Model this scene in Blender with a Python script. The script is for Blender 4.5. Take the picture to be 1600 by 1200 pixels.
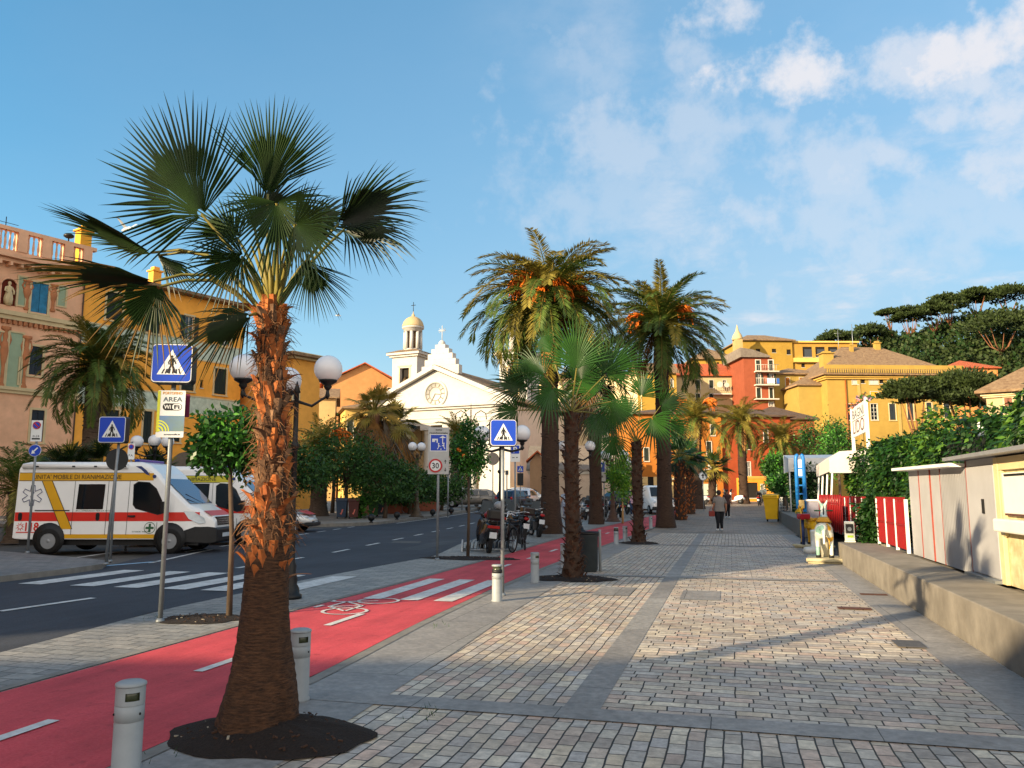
import bpy, math, random
from math import sin, cos, pi, radians, atan, tan, sqrt
from mathutils import Vector, Matrix
sc = bpy.context.scene
COL = sc.collection
for o in list(bpy.data.objects): bpy.data.objects.remove(o, do_unlink=True)
R = random.Random(7)
# ---------------------------------------------------------------- camera
FPX, HOR, VPX, CAMH = 1250.0, 772.0, 1140.0, 1.6
PIT = atan((HOR-600)/FPX); YAW = atan((VPX-800)*cos(PIT)/FPX)
cd = bpy.data.cameras.new('camera'); cd.sensor_width = 36; cd.lens = FPX/1600*36
cd.clip_start = 0.1; cd.clip_end = 6000
cam = bpy.data.objects.new('camera', cd); COL.objects.link(cam)
cam.location = (0, 0, CAMH); cam.rotation_euler = (pi/2+PIT, 0, YAW)
sc.camera = cam
# ---------------------------------------------------------------- light
SUN_EL = radians(16.0); SH = radians(52.7)-YAW       # shadows run towards (sin SH, cos SH)
sd = Vector((sin(SH)*cos(SUN_EL), cos(SH)*cos(SUN_EL), -sin(SUN_EL)))
sl = bpy.data.lights.new('sun', 'SUN'); sl.energy = 4.3; sl.angle = radians(0.5); sl.color = (1.0, 0.79, 0.50)
so = bpy.data.objects.new('sun', sl); COL.objects.link(so); so.rotation_euler = sd.to_track_quat('-Z', 'Y').to_euler()
so.location = (-40, -40, 60)
w = bpy.data.worlds.new('World'); sc.world = w; w.use_nodes = True
wn = w.node_tree; wn.nodes.clear(); WL = wn.links.new
def WN(t, **k):
    n = wn.nodes.new(t)
    for a, b in k.items(): setattr(n, a, b)
    return n
sky = WN('ShaderNodeTexSky', sky_type='NISHITA', sun_disc=False, sun_elevation=SUN_EL, sun_rotation=SH+pi,
         altitude=10, air_density=1.0, dust_density=0.6, ozone_density=1.4)
tc = WN('ShaderNodeTexCoord')
def wmath(op, a, b=None):
    n = WN('ShaderNodeMath', operation=op)
    for i, v in ((0, a), (1, b)):
        if v is None: continue
        if isinstance(v, (int, float)): n.inputs[i].default_value = v
        else: WL(v, n.inputs[i])
    return n.outputs[0]
sep = WN('ShaderNodeSeparateXYZ'); WL(tc.outputs['Generated'], sep.inputs[0])
den = wmath('ADD', wmath('MAXIMUM', sep.outputs[2], 0.0), 0.16)
cmb = WN('ShaderNodeCombineXYZ')
WL(wmath('DIVIDE', sep.outputs[0], den), cmb.inputs[0]); WL(wmath('DIVIDE', sep.outputs[1], den), cmb.inputs[1])
def wnoise(scale, det, rough, off=(0, 0, 0), st=(1, 1, 1), dist=0.0):
    mp = WN('ShaderNodeMapping'); mp.inputs['Location'].default_value = off; mp.inputs['Scale'].default_value = st
    WL(cmb.outputs[0], mp.inputs[0])
    n = WN('ShaderNodeTexNoise'); n.inputs['Scale'].default_value = scale; n.inputs['Detail'].default_value = det
    n.inputs['Roughness'].default_value = rough; n.inputs['Distortion'].default_value = dist
    WL(mp.outputs[0], n.inputs[0]); return n.outputs[0]
def wramp(v, a, b):
    n = WN('ShaderNodeMapRange', interpolation_type='SMOOTHSTEP'); n.inputs[1].default_value = a; n.inputs[2].default_value = b
    WL(v, n.inputs[0]); return n.outputs[0]
CLOUD_OFF = (3.1, 1.7, 0)
c1 = wramp(wnoise(1.9, 9, .62, CLOUD_OFF), .50, .72)
c2 = wramp(wnoise(.75, 7, .6, (7.3, 4.4, 0)), .38, .74)
azr = WN('ShaderNodeVectorMath', operation='DOT_PRODUCT'); WL(tc.outputs['Generated'], azr.inputs[0])
azr.inputs[1].default_value = (cos(YAW), sin(YAW), 0)     # more cloud towards the right-hand side
mk = wramp(azr.outputs['Value'], -.12, .42)
cl = wmath('MINIMUM', wmath('ADD', wmath('MULTIPLY', c1, wmath('MULTIPLY', mk, .8)), wmath('MULTIPLY', c2, wmath('ADD', wmath('MULTIPLY', mk, .12), .04))), .92)
# thicker, isolated puffs high on the right
def unit(px, py):
    d = Vector(((px-800)/FPX, (600-py)/FPX, -1)); d = cam.rotation_euler.to_matrix() @ d
    return d.normalized()
for (px, py, sz, amt) in ((1235, 130, .052, .9), (1570, 60, .075, .85), (1420, 95, .06, .5), (1110, 30, .03, .55), (1470, 190, .05, .45), (1330, 250, .07, .35), (1200, 345, .06, .25), (1050, 240, .1, .25), (1400, 245, .05, .4), (1290, 245, .05, .35), (1540, 130, .05, .5), (1500, 95, .05, .5), (1590, 250, .05, .45), (1150, 195, .07, .3), (1000, 225, .09, .3), (950, 300, .1, .22), (1300, 350, .1, .3), (1450, 330, .1, .25), (935, 100, .06, .2), (1060, 75, .03, .3), (1180, 340, .05, .35), (1560, 175, .04, .5)):
    d = unit(px, py)
    nz = WN('ShaderNodeTexNoise'); nz.inputs['Scale'].default_value = 13; nz.inputs['Detail'].default_value = 7; nz.inputs['Roughness'].default_value = .6
    WL(tc.outputs['Generated'], nz.inputs[0])
    sb = WN('ShaderNodeVectorMath', operation='SUBTRACT'); WL(tc.outputs['Generated'], sb.inputs[0]); sb.inputs[1].default_value = d
    ml = WN('ShaderNodeVectorMath', operation='MULTIPLY'); WL(sb.outputs[0], ml.inputs[0]); ml.inputs[1].default_value = (1, 1, 2.1)
    ln = WN('ShaderNodeVectorMath', operation='LENGTH'); WL(ml.outputs[0], ln.inputs[0])
    t = wmath('ADD', wmath('SUBTRACT', 1.0, wmath('DIVIDE', ln.outputs['Value'], sz*2.2)), wmath('MULTIPLY', wmath('SUBTRACT', nz.outputs[0], .5), 3.4))
    cl = wmath('MAXIMUM', cl, wmath('MULTIPLY', wramp(t, .15, .95), min(.95, amt*1.35)))
hazef = wmath('MULTIPLY', wramp(azr.outputs['Value'], -1.1, .3), wmath('MAXIMUM', wmath('SUBTRACT', .95, wmath('MULTIPLY', sep.outputs[2], .95)), .3))
mx = WN('ShaderNodeMix', data_type='RGBA'); WL(cl, mx.inputs[0])
SKYHS = WN('ShaderNodeHueSaturation'); SKYHS.inputs['Hue'].default_value = .487; SKYHS.inputs['Saturation'].default_value = 1.45; SKYHS.inputs['Value'].default_value = .82
WL(sky.outputs[0], SKYHS.inputs['Color']); hzm = WN('ShaderNodeMix', data_type='RGBA'); WL(hazef, hzm.inputs[0]); WL(SKYHS.outputs[0], hzm.inputs[6]); hzm.inputs[7].default_value = (1.1, 1.52, 1.95, 1); WL(hzm.outputs[2], mx.inputs[6]); mx.inputs[7].default_value = (2.5, 2.5, 2.65, 1)
bg = WN('ShaderNodeBackground'); bg.inputs[1].default_value = 0.13
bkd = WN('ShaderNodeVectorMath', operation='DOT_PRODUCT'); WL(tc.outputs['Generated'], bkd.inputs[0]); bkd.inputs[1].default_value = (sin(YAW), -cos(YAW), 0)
bkf = wmath('MULTIPLY', wramp(bkd.outputs['Value'], -.1, .6), wmath('SUBTRACT', .95, wmath('MULTIPLY', wmath('MAXIMUM', sep.outputs[2], 0.0), .75)))   # sky behind the viewpoint brightened as added fill light
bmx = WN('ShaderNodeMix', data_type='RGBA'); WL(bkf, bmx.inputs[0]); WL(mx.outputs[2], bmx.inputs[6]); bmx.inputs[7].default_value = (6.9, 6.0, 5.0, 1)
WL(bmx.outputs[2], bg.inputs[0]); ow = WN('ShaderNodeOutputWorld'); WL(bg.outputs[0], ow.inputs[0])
vs = sc.view_settings; vs.view_transform = 'Standard'; vs.look = 'None'; vs.exposure = 1.38; vs.gamma = 1.0; vs.use_curve_mapping = False
sc.cycles.max_bounces = 6; sc.cycles.transparent_max_bounces = 8
# ---------------------------------------------------------------- geometry of the place
CR = cam.rotation_euler.to_matrix()
def W(r, f, z=0.0):                        # metres right of / ahead of the viewpoint -> world
    return Vector((r*cos(YAW)-f*sin(YAW), r*sin(YAW)+f*cos(YAW), z))
def fwd(p): return -p.x*sin(YAW)+p.y*cos(YAW)
def rgt(p): return p.x*cos(YAW)+p.y*sin(YAW)
def terrain(p):                            # the square by the church lies a little higher
    t = min(1, max(0, (fwd(p)-40)/50)); return .8*t*t*(3-2*t)
def ray(px, py): return CR @ Vector(((px-800)/FPX, (600-py)/FPX, -1))
def G(px, py, z=0.0, ter=True):            # the spot on the ground seen at a photo pixel
    d = ray(px, py); h = z
    for _ in range(30):
        t = (h-CAMH)/d.z if d.z < -1e-6 else 400
        p = Vector((0, 0, CAMH))+d*t
        h2 = z+(terrain(p) if ter else 0); h = .5*h+.5*h2
    p.z = h; return p
def A(px, py, f):                          # the point at a photo pixel and distance f ahead
    d = ray(px, py); return Vector((0, 0, CAMH))+d*(f/fwd(d))
def base(px, f): 
    p = A(px, HOR, f); p.z = terrain(p); return p
def hz(p, py):                             # height of a point above p seen at picture row py
    f = fwd(p); return A(800, py, f).z if False else _hz(p, py)
def _hz(p, py):
    lo, hi = -5., 90.
    for _ in range(50):
        m = (lo+hi)/2; q = CR.transposed() @ (Vector((p.x, p.y, m))-Vector((0, 0, CAMH)))
        y = 600-FPX*q.y/-q.z
        if y > py: lo = m
        else: hi = m
    return m
def proj(p):
    q = CR.transposed() @ (p-Vector((0, 0, CAMH))); return (800+FPX*q.x/-q.z, 600-FPX*q.y/-q.z)
HEAD = YAW                                  # heading of "to the right" as seen from the viewpoint
# ---------------------------------------------------------------- materials
def lin(h):
    if not isinstance(h, str): return tuple(h)
    h = h.lstrip('#'); o = []
    for i in (0, 2, 4):
        c = int(h[i:i+2], 16)/255; o.append(c/12.92 if c <= .04045 else ((c+.055)/1.055)**2.4)
    return tuple(o)
MATS = {}
def M(name, col, rough=.7, var=.12, scale=6., bump=0., metal=0., spec=.4, col2=None, det=5, trans=0., emit=0., grime=0., coat=0., sx=(1, 1, 1), alpha=None):
    if name in MATS: return MATS[name]
    m = bpy.data.materials.new(name); m.use_nodes = True; nt = m.node_tree; N = nt.nodes; L = nt.links.new
    b = N['Principled BSDF']; c = lin(col)
    b.inputs['Roughness'].default_value = rough; b.inputs['Metallic'].default_value = metal
    b.inputs['Specular IOR Level'].default_value = spec; b.inputs['Coat Weight'].default_value = coat
    t = N.new('ShaderNodeTexCoord'); mp = N.new('ShaderNodeMapping'); mp.inputs['Scale'].default_value = sx; L(t.outputs['Object'], mp.inputs[0])
    n = N.new('ShaderNodeTexNoise'); n.inputs['Scale'].default_value = scale; n.inputs['Detail'].default_value = det; n.inputs['Roughness'].default_value = .6
    L(mp.outputs[0], n.inputs[0])
    r = N.new('ShaderNodeValToRGB'); r.color_ramp.elements[0].position = .3; r.color_ramp.elements[1].position = .7
    lo = tuple(x*(1-var) for x in c); hi = tuple(min(1, x*(1+var)) for x in c) if col2 is None else lin(col2)
    r.color_ramp.elements[0].color = (*lo, 1); r.color_ramp.elements[1].color = (*hi, 1); L(n.outputs[0], r.inputs[0])
    out = r.outputs[0]
    if grime:
        g = N.new('ShaderNodeTexNoise'); g.inputs['Scale'].default_value = scale*.17; g.inputs['Detail'].default_value = 9; g.inputs['Roughness'].default_value = .7
        L(t.outputs['Object'], g.inputs[0]); gr = N.new('ShaderNodeMapRange'); gr.inputs[1].default_value = .45; gr.inputs[2].default_value = .75
        gr.inputs[3].default_value = 0; gr.inputs[4].default_value = grime; L(g.outputs[0], gr.inputs[0])
        mm = N.new('ShaderNodeMix'); mm.data_type = 'RGBA'; L(gr.outputs[0], mm.inputs[0]); L(out, mm.inputs[6]); mm.inputs[7].default_value = (c[0]*.45, c[1]*.42, c[2]*.38, 1); out = mm.outputs[2]
    L(out, b.inputs['Base Color'])
    if bump:
        bp = N.new('ShaderNodeBump'); bp.inputs['Strength'].default_value = bump; bp.inputs['Distance'].default_value = .02; L(n.outputs[0], bp.inputs['Height']); L(bp.outputs[0], b.inputs['Normal'])
    if emit: b.inputs['Emission Color'].default_value = (*c, 1); b.inputs['Emission Strength'].default_value = emit
    if trans:
        tr = N.new('ShaderNodeBsdfTranslucent'); L(out, tr.inputs[0]); ms = N.new('ShaderNodeMixShader'); ms.inputs[0].default_value = trans
        L(b.outputs[0], ms.inputs[1]); L(tr.outputs[0], ms.inputs[2]); L(ms.outputs[0], N['Material Output'].inputs[0])
    MATS[name] = m; return m
def glass(name, col='#20262a', rough=.06):
    return M(name, col, rough=rough, var=.1, scale=1.5, spec=.8)
# ---------------------------------------------------------------- mesh helper
class MB:
    def __init__(s): s.v = []; s.f = []; s.m = []; s.s = []
    def add(s, vs, fs, m=0, sm=False):
        k = len(s.v); s.v += [tuple(p) for p in vs]
        for f in fs: s.f.append(tuple(i+k for i in f)); s.m.append(m); s.s.append(sm)
        return s
    def poly(s, pts, m=0): return s.add(pts, [tuple(range(len(pts)))], m)
    def box(s, x0, x1, y0, y1, z0, z1, m=0):
        return s.add([(x0,y0,z0),(x1,y0,z0),(x1,y1,z0),(x0,y1,z0),(x0,y0,z1),(x1,y0,z1),(x1,y1,z1),(x0,y1,z1)],
            [(0,3,2,1),(4,5,6,7),(0,1,5,4),(1,2,6,5),(2,3,7,6),(3,0,4,7)], m)
    def obox(s, c, ax, ay, az, m=0):       # oriented box: centre and three half axes
        c = Vector(c); ax = Vector(ax); ay = Vector(ay); az = Vector(az)
        q = [c+i*ax+j*ay+k*az for k in (-1, 1) for (i, j) in ((-1,-1),(1,-1),(1,1),(-1,1))]
        return s.add(q, [(0,3,2,1),(4,5,6,7),(0,1,5,4),(1,2,6,5),(2,3,7,6),(3,0,4,7)], m)
    def prism(s, pts, y0, y1, m=0, ax='y', w=None):   # outline in xz pushed along y (or xy along z)
        n = len(pts); vs = []
        for yy in (y0, y1):
            for (a, b) in pts:
                if ax == 'y': vs.append((a, yy*(w(a, b) if w else 1), b))
                elif ax == 'z': vs.append((a, b, yy))
                else: vs.append((yy, a, b))
        fs = [tuple(range(n)), tuple(range(2*n-1, n-1, -1))]+[(i, i+n, (i+1) % n+n, (i+1) % n) for i in range(n)]
        return s.add(vs, fs, m)
    def tube(s, pts, rad, n=8, m=0, cap=True, sm=True):
        pts = [Vector(p) for p in pts]
        if not isinstance(rad, (list, tuple)): rad = [rad]*len(pts)
        vs = []; up = None
        for i, p in enumerate(pts):
            d = (pts[min(i+1, len(pts)-1)]-pts[max(i-1, 0)])
            d = d.normalized() if d.length > 1e-9 else Vector((0, 0, 1))
            if up is None: up = Vector((1, 0, 0)) if abs(d.x) < .8 else Vector((0, 1, 0))
            a = (up-d*up.dot(d)).normalized(); b = d.cross(a); up = a
            vs += [p+(a*cos(2*pi*k/n)+b*sin(2*pi*k/n))*rad[i] for k in range(n)]
        fs = [(i*n+k, i*n+(k+1) % n, (i+1)*n+(k+1) % n, (i+1)*n+k) for i in range(len(pts)-1) for k in range(n)]
        s.add(vs, fs, m, sm)
        if cap:
            e = len(s.v)-len(vs); l = (len(pts)-1)*n
            s.f.append(tuple(e+k for k in range(n-1, -1, -1))); s.f.append(tuple(e+l+k for k in range(n))); s.m += [m, m]; s.s += [False, False]
        return s
    def lathe(s, prof, c=(0, 0, 0), n=16, m=0, sm=True, ax='z', cap=True):
        c = Vector(c); vs = []
        for (r, z) in prof:
            for k in range(n):
                a = 2*pi*k/n
                q = Vector((r*cos(a), r*sin(a), z)) if ax == 'z' else Vector((r*cos(a), z, r*sin(a))) if ax == 'y' else Vector((z, r*cos(a), r*sin(a)))
                vs.append(c+q)
        fs = [(i*n+k, i*n+(k+1) % n, (i+1)*n+(k+1) % n, (i+1)*n+k) for i in range(len(prof)-1) for k in range(n)]
        if ax == 'y': fs = [f[::-1] for f in fs]
        k0 = len(s.v); s.add(vs, fs, m, sm)
        l = (len(prof)-1)*n
        if not cap: return s
        s.f.append(tuple(k0+k for k in range(n-1, -1, -1))); s.f.append(tuple(k0+l+k for k in range(n))); s.m += [m, m]; s.s += [False, False]
        return s
    def sphere(s, c, r, n=16, m=0, sq=(1, 1, 1)):
        k = n//2; c = Vector(c); vs = []; fs = []
        for i in range(k+1):
            t = pi*i/k
            for j in range(n):
                a = 2*pi*j/n; vs.append(c+Vector((r*sin(t)*cos(a)*sq[0], r*sin(t)*sin(a)*sq[1], r*cos(t)*sq[2])))
        for i in range(k):
            for j in range(n): fs.append((i*n+j, (i+1)*n+j, (i+1)*n+(j+1) % n, i*n+(j+1) % n))
        return s.add(vs, fs, m, True)
    def build(s, name, mats, parent=None, bevel=0, loc=None, seg=2, subs=0):
        me = bpy.data.meshes.new(name); me.from_pydata(s.v, [], s.f)
        if not isinstance(mats, (list, tuple)): mats = [mats]
        for mt in mats: me.materials.append(mt)
        me.polygons.foreach_set('material_index', s.m); me.polygons.foreach_set('use_smooth', s.s); me.update()
        o = bpy.data.objects.new(name, me); COL.objects.link(o)
        if parent is not None: o.parent = parent
        if loc is not None: o.location = loc
        if bevel:
            b = o.modifiers.new('bevel', 'BEVEL'); b.width = bevel; b.segments = seg; b.limit_method = 'ANGLE'; b.angle_limit = radians(35)
        if subs:
            u = o.modifiers.new('sub', 'SUBSURF'); u.levels = subs; u.render_levels = subs
        return o
def tag(o, label=None, cat=None, group=None, kind=None):
    if label: o['label'] = label
    if cat: o['category'] = cat
    if group: o['group'] = group
    if kind: o['kind'] = kind
    return o
def thing(name, label, cat, loc=(0, 0, 0), rz=0., group=None):
    o = bpy.data.objects.new(name, None); COL.objects.link(o); o.empty_display_size = .2
    o.location = loc; o.rotation_euler = (0, 0, rz); return tag(o, label, cat, group)
def clone(o, label=None, loc=None, rz=None, scale=None, parent=None):
    c = o.copy(); COL.objects.link(c)
    if parent is not None: c.parent = parent
    for ch in list(o.children): clone(ch, parent=c)
    if label: c['label'] = label
    if loc is not None: c.location = loc
    if rz is not None: c.rotation_euler = (0, 0, rz)
    if scale is not None: c.scale = scale if isinstance(scale, (tuple, list)) else (scale,)*3
    return c
def text(name, s, h, mat, parent, mtx, width=None, ext=.002, bold=0.):
    cu = bpy.data.curves.new(name, 'FONT'); cu.body = s; cu.size = h/.70; cu.extrude = ext; cu.align_x = 'CENTER'; cu.align_y = 'CENTER'; cu.offset = bold*h; cu.resolution_u = 3
    t = bpy.data.objects.new(name, cu); COL.objects.link(t); bpy.context.view_layer.update()
    me = bpy.data.meshes.new_from_object(t.evaluated_get(bpy.context.evaluated_depsgraph_get()))
    bpy.data.objects.remove(t)
    if len(me.vertices):
        xs = [v.co.x for v in me.vertices]; ys = [v.co.y for v in me.vertices]; cx = (max(xs)+min(xs))/2; cy = (max(ys)+min(ys))/2
        k = width/(max(xs)-min(xs)) if width else 1
        for v in me.vertices: v.co.x = (v.co.x-cx)*k; v.co.y -= cy
    me.materials.clear(); me.materials.append(mat)
    o = bpy.data.objects.new(name, me); COL.objects.link(o)
    if parent is not None: o.parent = parent
    o.matrix_local = mtx; return o
def front(x, y, z):        # text standing upright, read from -y
    return Matrix.Translation((x, y, z)) @ Matrix.Rotation(pi/2, 4, 'X')
WHITE = M('white_paint', '#e4e4e0', .5, .05); BLACK = M('black_paint', '#121213', .4, .2)
STEEL = M('galvanised_steel', '#8e9396', .42, .12, metal=.6, scale=9); IRON = M('dark_iron', '#17191a', .45, .25, metal=.2)
RUBBER = M('tyre_rubber', '#131313', .85, .2); CHROME = M('chrome', '#c8c8c8', .15, .05, metal=1.)
# ================================================================= ground, road, paving
def stone_mat(name, bw, bh, swap=False, mortar=.007, cols=None, bump=.55, squash=1., offs=.5, mcol='#26241f'):
    m = bpy.data.materials.new(name); m.use_nodes = True; nt = m.node_tree; N = nt.nodes; L = nt.links.new; b = N['Principled BSDF']
    t = N.new('ShaderNodeTexCoord'); mp = N.new('ShaderNodeMapping'); L(t.outputs['Object'], mp.inputs[0])
    mp.inputs['Location'].default_value = (57.37, 83.11, 0)
    if swap: mp.inputs['Rotation'].default_value = (0, 0, pi/2)
    wz = N.new('ShaderNodeTexNoise'); wz.inputs['Scale'].default_value = 3.1; wz.inputs['Detail'].default_value = 2; L(mp.outputs[0], wz.inputs[0])
    wv = N.new('ShaderNodeVectorMath'); wv.operation = 'SCALE'; wv.inputs['Scale'].default_value = .03; L(wz.outputs['Color'], wv.inputs[0])
    wa = N.new('ShaderNodeVectorMath'); wa.operation = 'ADD'; L(mp.outputs[0], wa.inputs[0]); L(wv.outputs[0], wa.inputs[1])
    br = N.new('ShaderNodeTexBrick'); br.inputs['Scale'].default_value = 1; br.inputs['Brick Width'].default_value = bw; br.inputs['Row Height'].default_value = bh
    br.inputs['Mortar Size'].default_value = mortar; br.inputs['Mortar Smooth'].default_value = .3; br.offset = offs; br.squash = squash; br.squash_frequency = 3
    br.inputs['Color1'].default_value = (0, 0, 0, 1); br.inputs['Color2'].default_value = (1, 1, 1, 1); br.inputs['Mortar'].default_value = (.5, .5, .5, 1)
    L(wa.outputs[0], br.inputs[0])
    r = N.new('ShaderNodeValToRGB'); cols = cols or ['#8d847a', '#a79a8a', '#b5a48c', '#979089', '#b4aa99', '#b19887', '#95897d', '#a39d97', '#bfb29c', '#918a83']
    e = r.color_ramp.elements; e[0].color = (*lin(cols[0]), 1); e[1].color = (*lin(cols[-1]), 1)
    for i, c in enumerate(cols[1:-1]): k = e.new((i+1)/(len(cols)-1)); k.color = (*lin(c), 1)
    L(br.outputs['Color'], r.inputs[0])
    n = N.new('ShaderNodeTexNoise'); n.inputs['Scale'].default_value = 14; n.inputs['Detail'].default_value = 8; n.inputs['Roughness'].default_value = .7; L(t.outputs['Object'], n.inputs[0])
    n2 = N.new('ShaderNodeTexNoise'); n2.inputs['Scale'].default_value = .55; n2.inputs['Detail'].default_value = 6; n2.inputs['Roughness'].default_value = .65; L(t.outputs['Object'], n2.inputs[0])
    def mul(col, fac, a, bb):
        q = N.new('ShaderNodeMapRange'); q.inputs[1].default_value = .25; q.inputs[2].default_value = .75; q.inputs[3].default_value = a; q.inputs[4].default_value = bb; L(fac, q.inputs[0])
        x = N.new('ShaderNodeMix'); x.data_type = 'RGBA'; x.blend_type = 'MULTIPLY'; x.inputs[0].default_value = 1; L(col, x.inputs[6]); L(q.outputs[0], x.inputs[7]); return x.outputs[2]
    n3 = N.new('ShaderNodeTexNoise'); n3.inputs['Scale'].default_value = 2.3; n3.inputs['Detail'].default_value = 9; n3.inputs['Roughness'].default_value = .72; L(t.outputs['Object'], n3.inputs[0])
    c = mul(mul(mul(r.outputs[0], n.outputs[0], .62, 1.55), n2.outputs[0], .78, 1.25), n3.outputs[0], .76, 1.26)
    x = N.new('ShaderNodeMix'); x.data_type = 'RGBA'; L(br.outputs['Fac'], x.inputs[0]); L(c, x.inputs[6]); x.inputs[7].default_value = (*lin(mcol), 1); L(x.outputs[2], b.inputs['Base Color'])
    rr = N.new('ShaderNodeMapRange'); rr.inputs[3].default_value = .42; rr.inputs[4].default_value = .75; L(n.outputs[0], rr.inputs[0]); L(rr.outputs[0], b.inputs['Roughness'])
    b.inputs['Specular IOR Level'].default_value = .35
    hm = N.new('ShaderNodeMath'); hm.operation = 'MULTIPLY_ADD'; L(br.outputs['Fac'], hm.inputs[0]); hm.inputs[1].default_value = -1.2
    h2 = N.new('ShaderNodeMath'); h2.operation = 'MULTIPLY_ADD'; L(br.outputs['Color'], h2.inputs[0]); h2.inputs[1].default_value = .5; L(n.outputs[0], h2.inputs[2]); L(h2.outputs[0], hm.inputs[2])
    bp = N.new('ShaderNodeBump'); bp.inputs['Strength'].default_value = bump; bp.inputs['Distance'].default_value = .012; L(hm.outputs[0], bp.inputs['Height']); L(bp.outputs[0], b.inputs['Normal'])
    return m
def asphalt(name, col, col2, sc_=40, rough=.8, patch=.3, spec=.3):
    m = bpy.data.materials.new(name); m.use_nodes = True; nt = m.node_tree; N = nt.nodes; L = nt.links.new; b = N['Principled BSDF']
    t = N.new('ShaderNodeTexCoord')
    def nz(s, d, st=(1, 1, 1)):
        mp = N.new('ShaderNodeMapping'); mp.inputs['Scale'].default_value = st; L(t.outputs['Object'], mp.inputs[0])
        n = N.new('ShaderNodeTexNoise'); n.inputs['Scale'].default_value = s; n.inputs['Detail'].default_value = d; n.inputs['Roughness'].default_value = .65; L(mp.outputs[0], n.inputs[0]); return n.outputs[0]
    a = nz(sc_, 6); p = nz(.45, 7); s2 = nz(1.3, 6, (3, .35, 1))
    r = N.new('ShaderNodeValToRGB'); e = r.color_ramp.elements; e[0].position = .3; e[1].position = .72; e[0].color = (*lin(col), 1); e[1].color = (*lin(col2), 1); L(a, r.inputs[0])
    c = r.outputs[0]
    sp = nz(7, 9); sq = N.new('ShaderNodeMapRange'); sq.inputs[1].default_value = .56; sq.inputs[2].default_value = .74; sq.inputs[3].default_value = 1; sq.inputs[4].default_value = .62; L(sp, sq.inputs[0])
    x = N.new('ShaderNodeMix'); x.data_type = 'RGBA'; x.blend_type = 'MULTIPLY'; x.inputs[0].default_value = 1; L(c, x.inputs[6]); L(sq.outputs[0], x.inputs[7]); c = x.outputs[2]
    for f, k in ((p, patch), (s2, patch*.7)):
        q = N.new('ShaderNodeMapRange'); q.inputs[1].default_value = .3; q.inputs[2].default_value = .7; q.inputs[3].default_value = 1-k; q.inputs[4].default_value = 1+k*.6; L(f, q.inputs[0])
        x = N.new('ShaderNodeMix'); x.data_type = 'RGBA'; x.blend_type = 'MULTIPLY'; x.inputs[0].default_value = 1; L(c, x.inputs[6]); L(q.outputs[0], x.inputs[7]); c = x.outputs[2]
    L(c, b.inputs['Base Color']); b.inputs['Roughness'].default_value = rough; b.inputs['Specular IOR Level'].default_value = spec
    bp = N.new('ShaderNodeBump'); bp.inputs['Strength'].default_value = .3; bp.inputs['Distance'].default_value = .006; L(a, bp.inputs['Height']); L(bp.outputs[0], b.inputs['Normal']); return m
ASPH = asphalt('road_asphalt', '#2c2f36', '#474b53'); ASPH2 = asphalt('old_asphalt', '#4a4a4a', '#66645f')
REDL = asphalt('red_bike_lane', '#b93a42', '#cb5157', 55, .75, .3)
PAVE = asphalt('far_pavement', '#7d786f', '#979088', 25, .85, .25)
GREYSTRIP = stone_mat('grey_slab_strip', 1.1, 3.0, cols=['#74716e', '#827e79', '#7a7774', '#85827d'], bump=.15, mortar=.004)
STN_L = stone_mat('sett_rows_along', .205, .115, swap=True); STN_R = stone_mat('sett_rows_across', .25, .13, squash=.75)
STN_S = stone_mat('sidewalk_setts', .36, .2, cols=['#74736f', '#82807b', '#8b8780', '#787774'], bump=.25)
STN_F = stone_mat('promenade_far_setts', .5, .3, cols=['#6d6258', '#7f7468', '#8a7c6c', '#75706a'], bump=.2)
CONC = M('weathered_concrete', '#7d776d', .85, .22, 3, bump=.35, grime=.9)
KERB = M('kerb_stone', '#77746e', .8, .2, 5, bump=.2)
LINE = M('road_paint', '#c9c9c6', .6, .22, 12, grime=.8)
SOIL = M('dark_soil', '#1d130d', .95, .5, 60, bump=.8)
def resample(pl, n):
    d = [0]
    for a, b in zip(pl, pl[1:]): d.append(d[-1]+(b-a).length)
    out = []
    for k in range(n+1):
        t = d[-1]*k/n; i = 0
        while i < len(d)-2 and d[i+1] < t: i += 1
        u = (t-d[i])/max(1e-9, d[i+1]-d[i]); out.append(pl[i].lerp(pl[i+1], u))
    return out
def sheet(name, left, right, mat, off=0., n=60, m=8, kind='structure', side=None):
    """ground sheet between two edge lines, draped over the terrain; side = thickness of a raised edge"""
    Lp = resample(left, n); Rp = resample(right, n); b = MB(); vs = []
    for i in range(n+1):
        for j in range(m+1):
            p = Lp[i].lerp(Rp[i], j/m); p.z = terrain(p)+off; vs.append(p)
    fs = [(i*(m+1)+j, i*(m+1)+j+1, (i+1)*(m+1)+j+1, (i+1)*(m+1)+j) for i in range(n) for j in range(m)]
    b.add(vs, fs)
    o = b.build(name, mat); tag(o, kind=kind); 
    return o
def PX(l, z=0): return [G(x, y, z) for x, y in l]
# street-aligned lines: x and y in world metres (y runs down the street)
laneL = [G(0, 1083), G(250, 1014), G(480, 950), G(640, 909), G(770, 873), G(870, 843), G(930, 826), G(990, 812), G(1035, 803)]
laneR = [G(235, 1170), G(365, 1112), G(490, 1057), G(650, 975), G(765, 922), G(850, 886), G(935, 855), G(1000, 832), G(1040, 815)]
laneL = [laneL[0]+(laneL[0]-laneL[1]).normalized()*7]+laneL; laneR = [laneR[0]+(laneR[0]-laneR[1]).normalized()*7]+laneR
LX = lambda y, pl: next((a.x+(b.x-a.x)*(y-a.y)/(b.y-a.y) for a, b in zip(pl, pl[1:]) if a.y <= y <= b.y), pl[-1].x)
V = lambda x, y, z=0: Vector((x, y, z))
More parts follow.
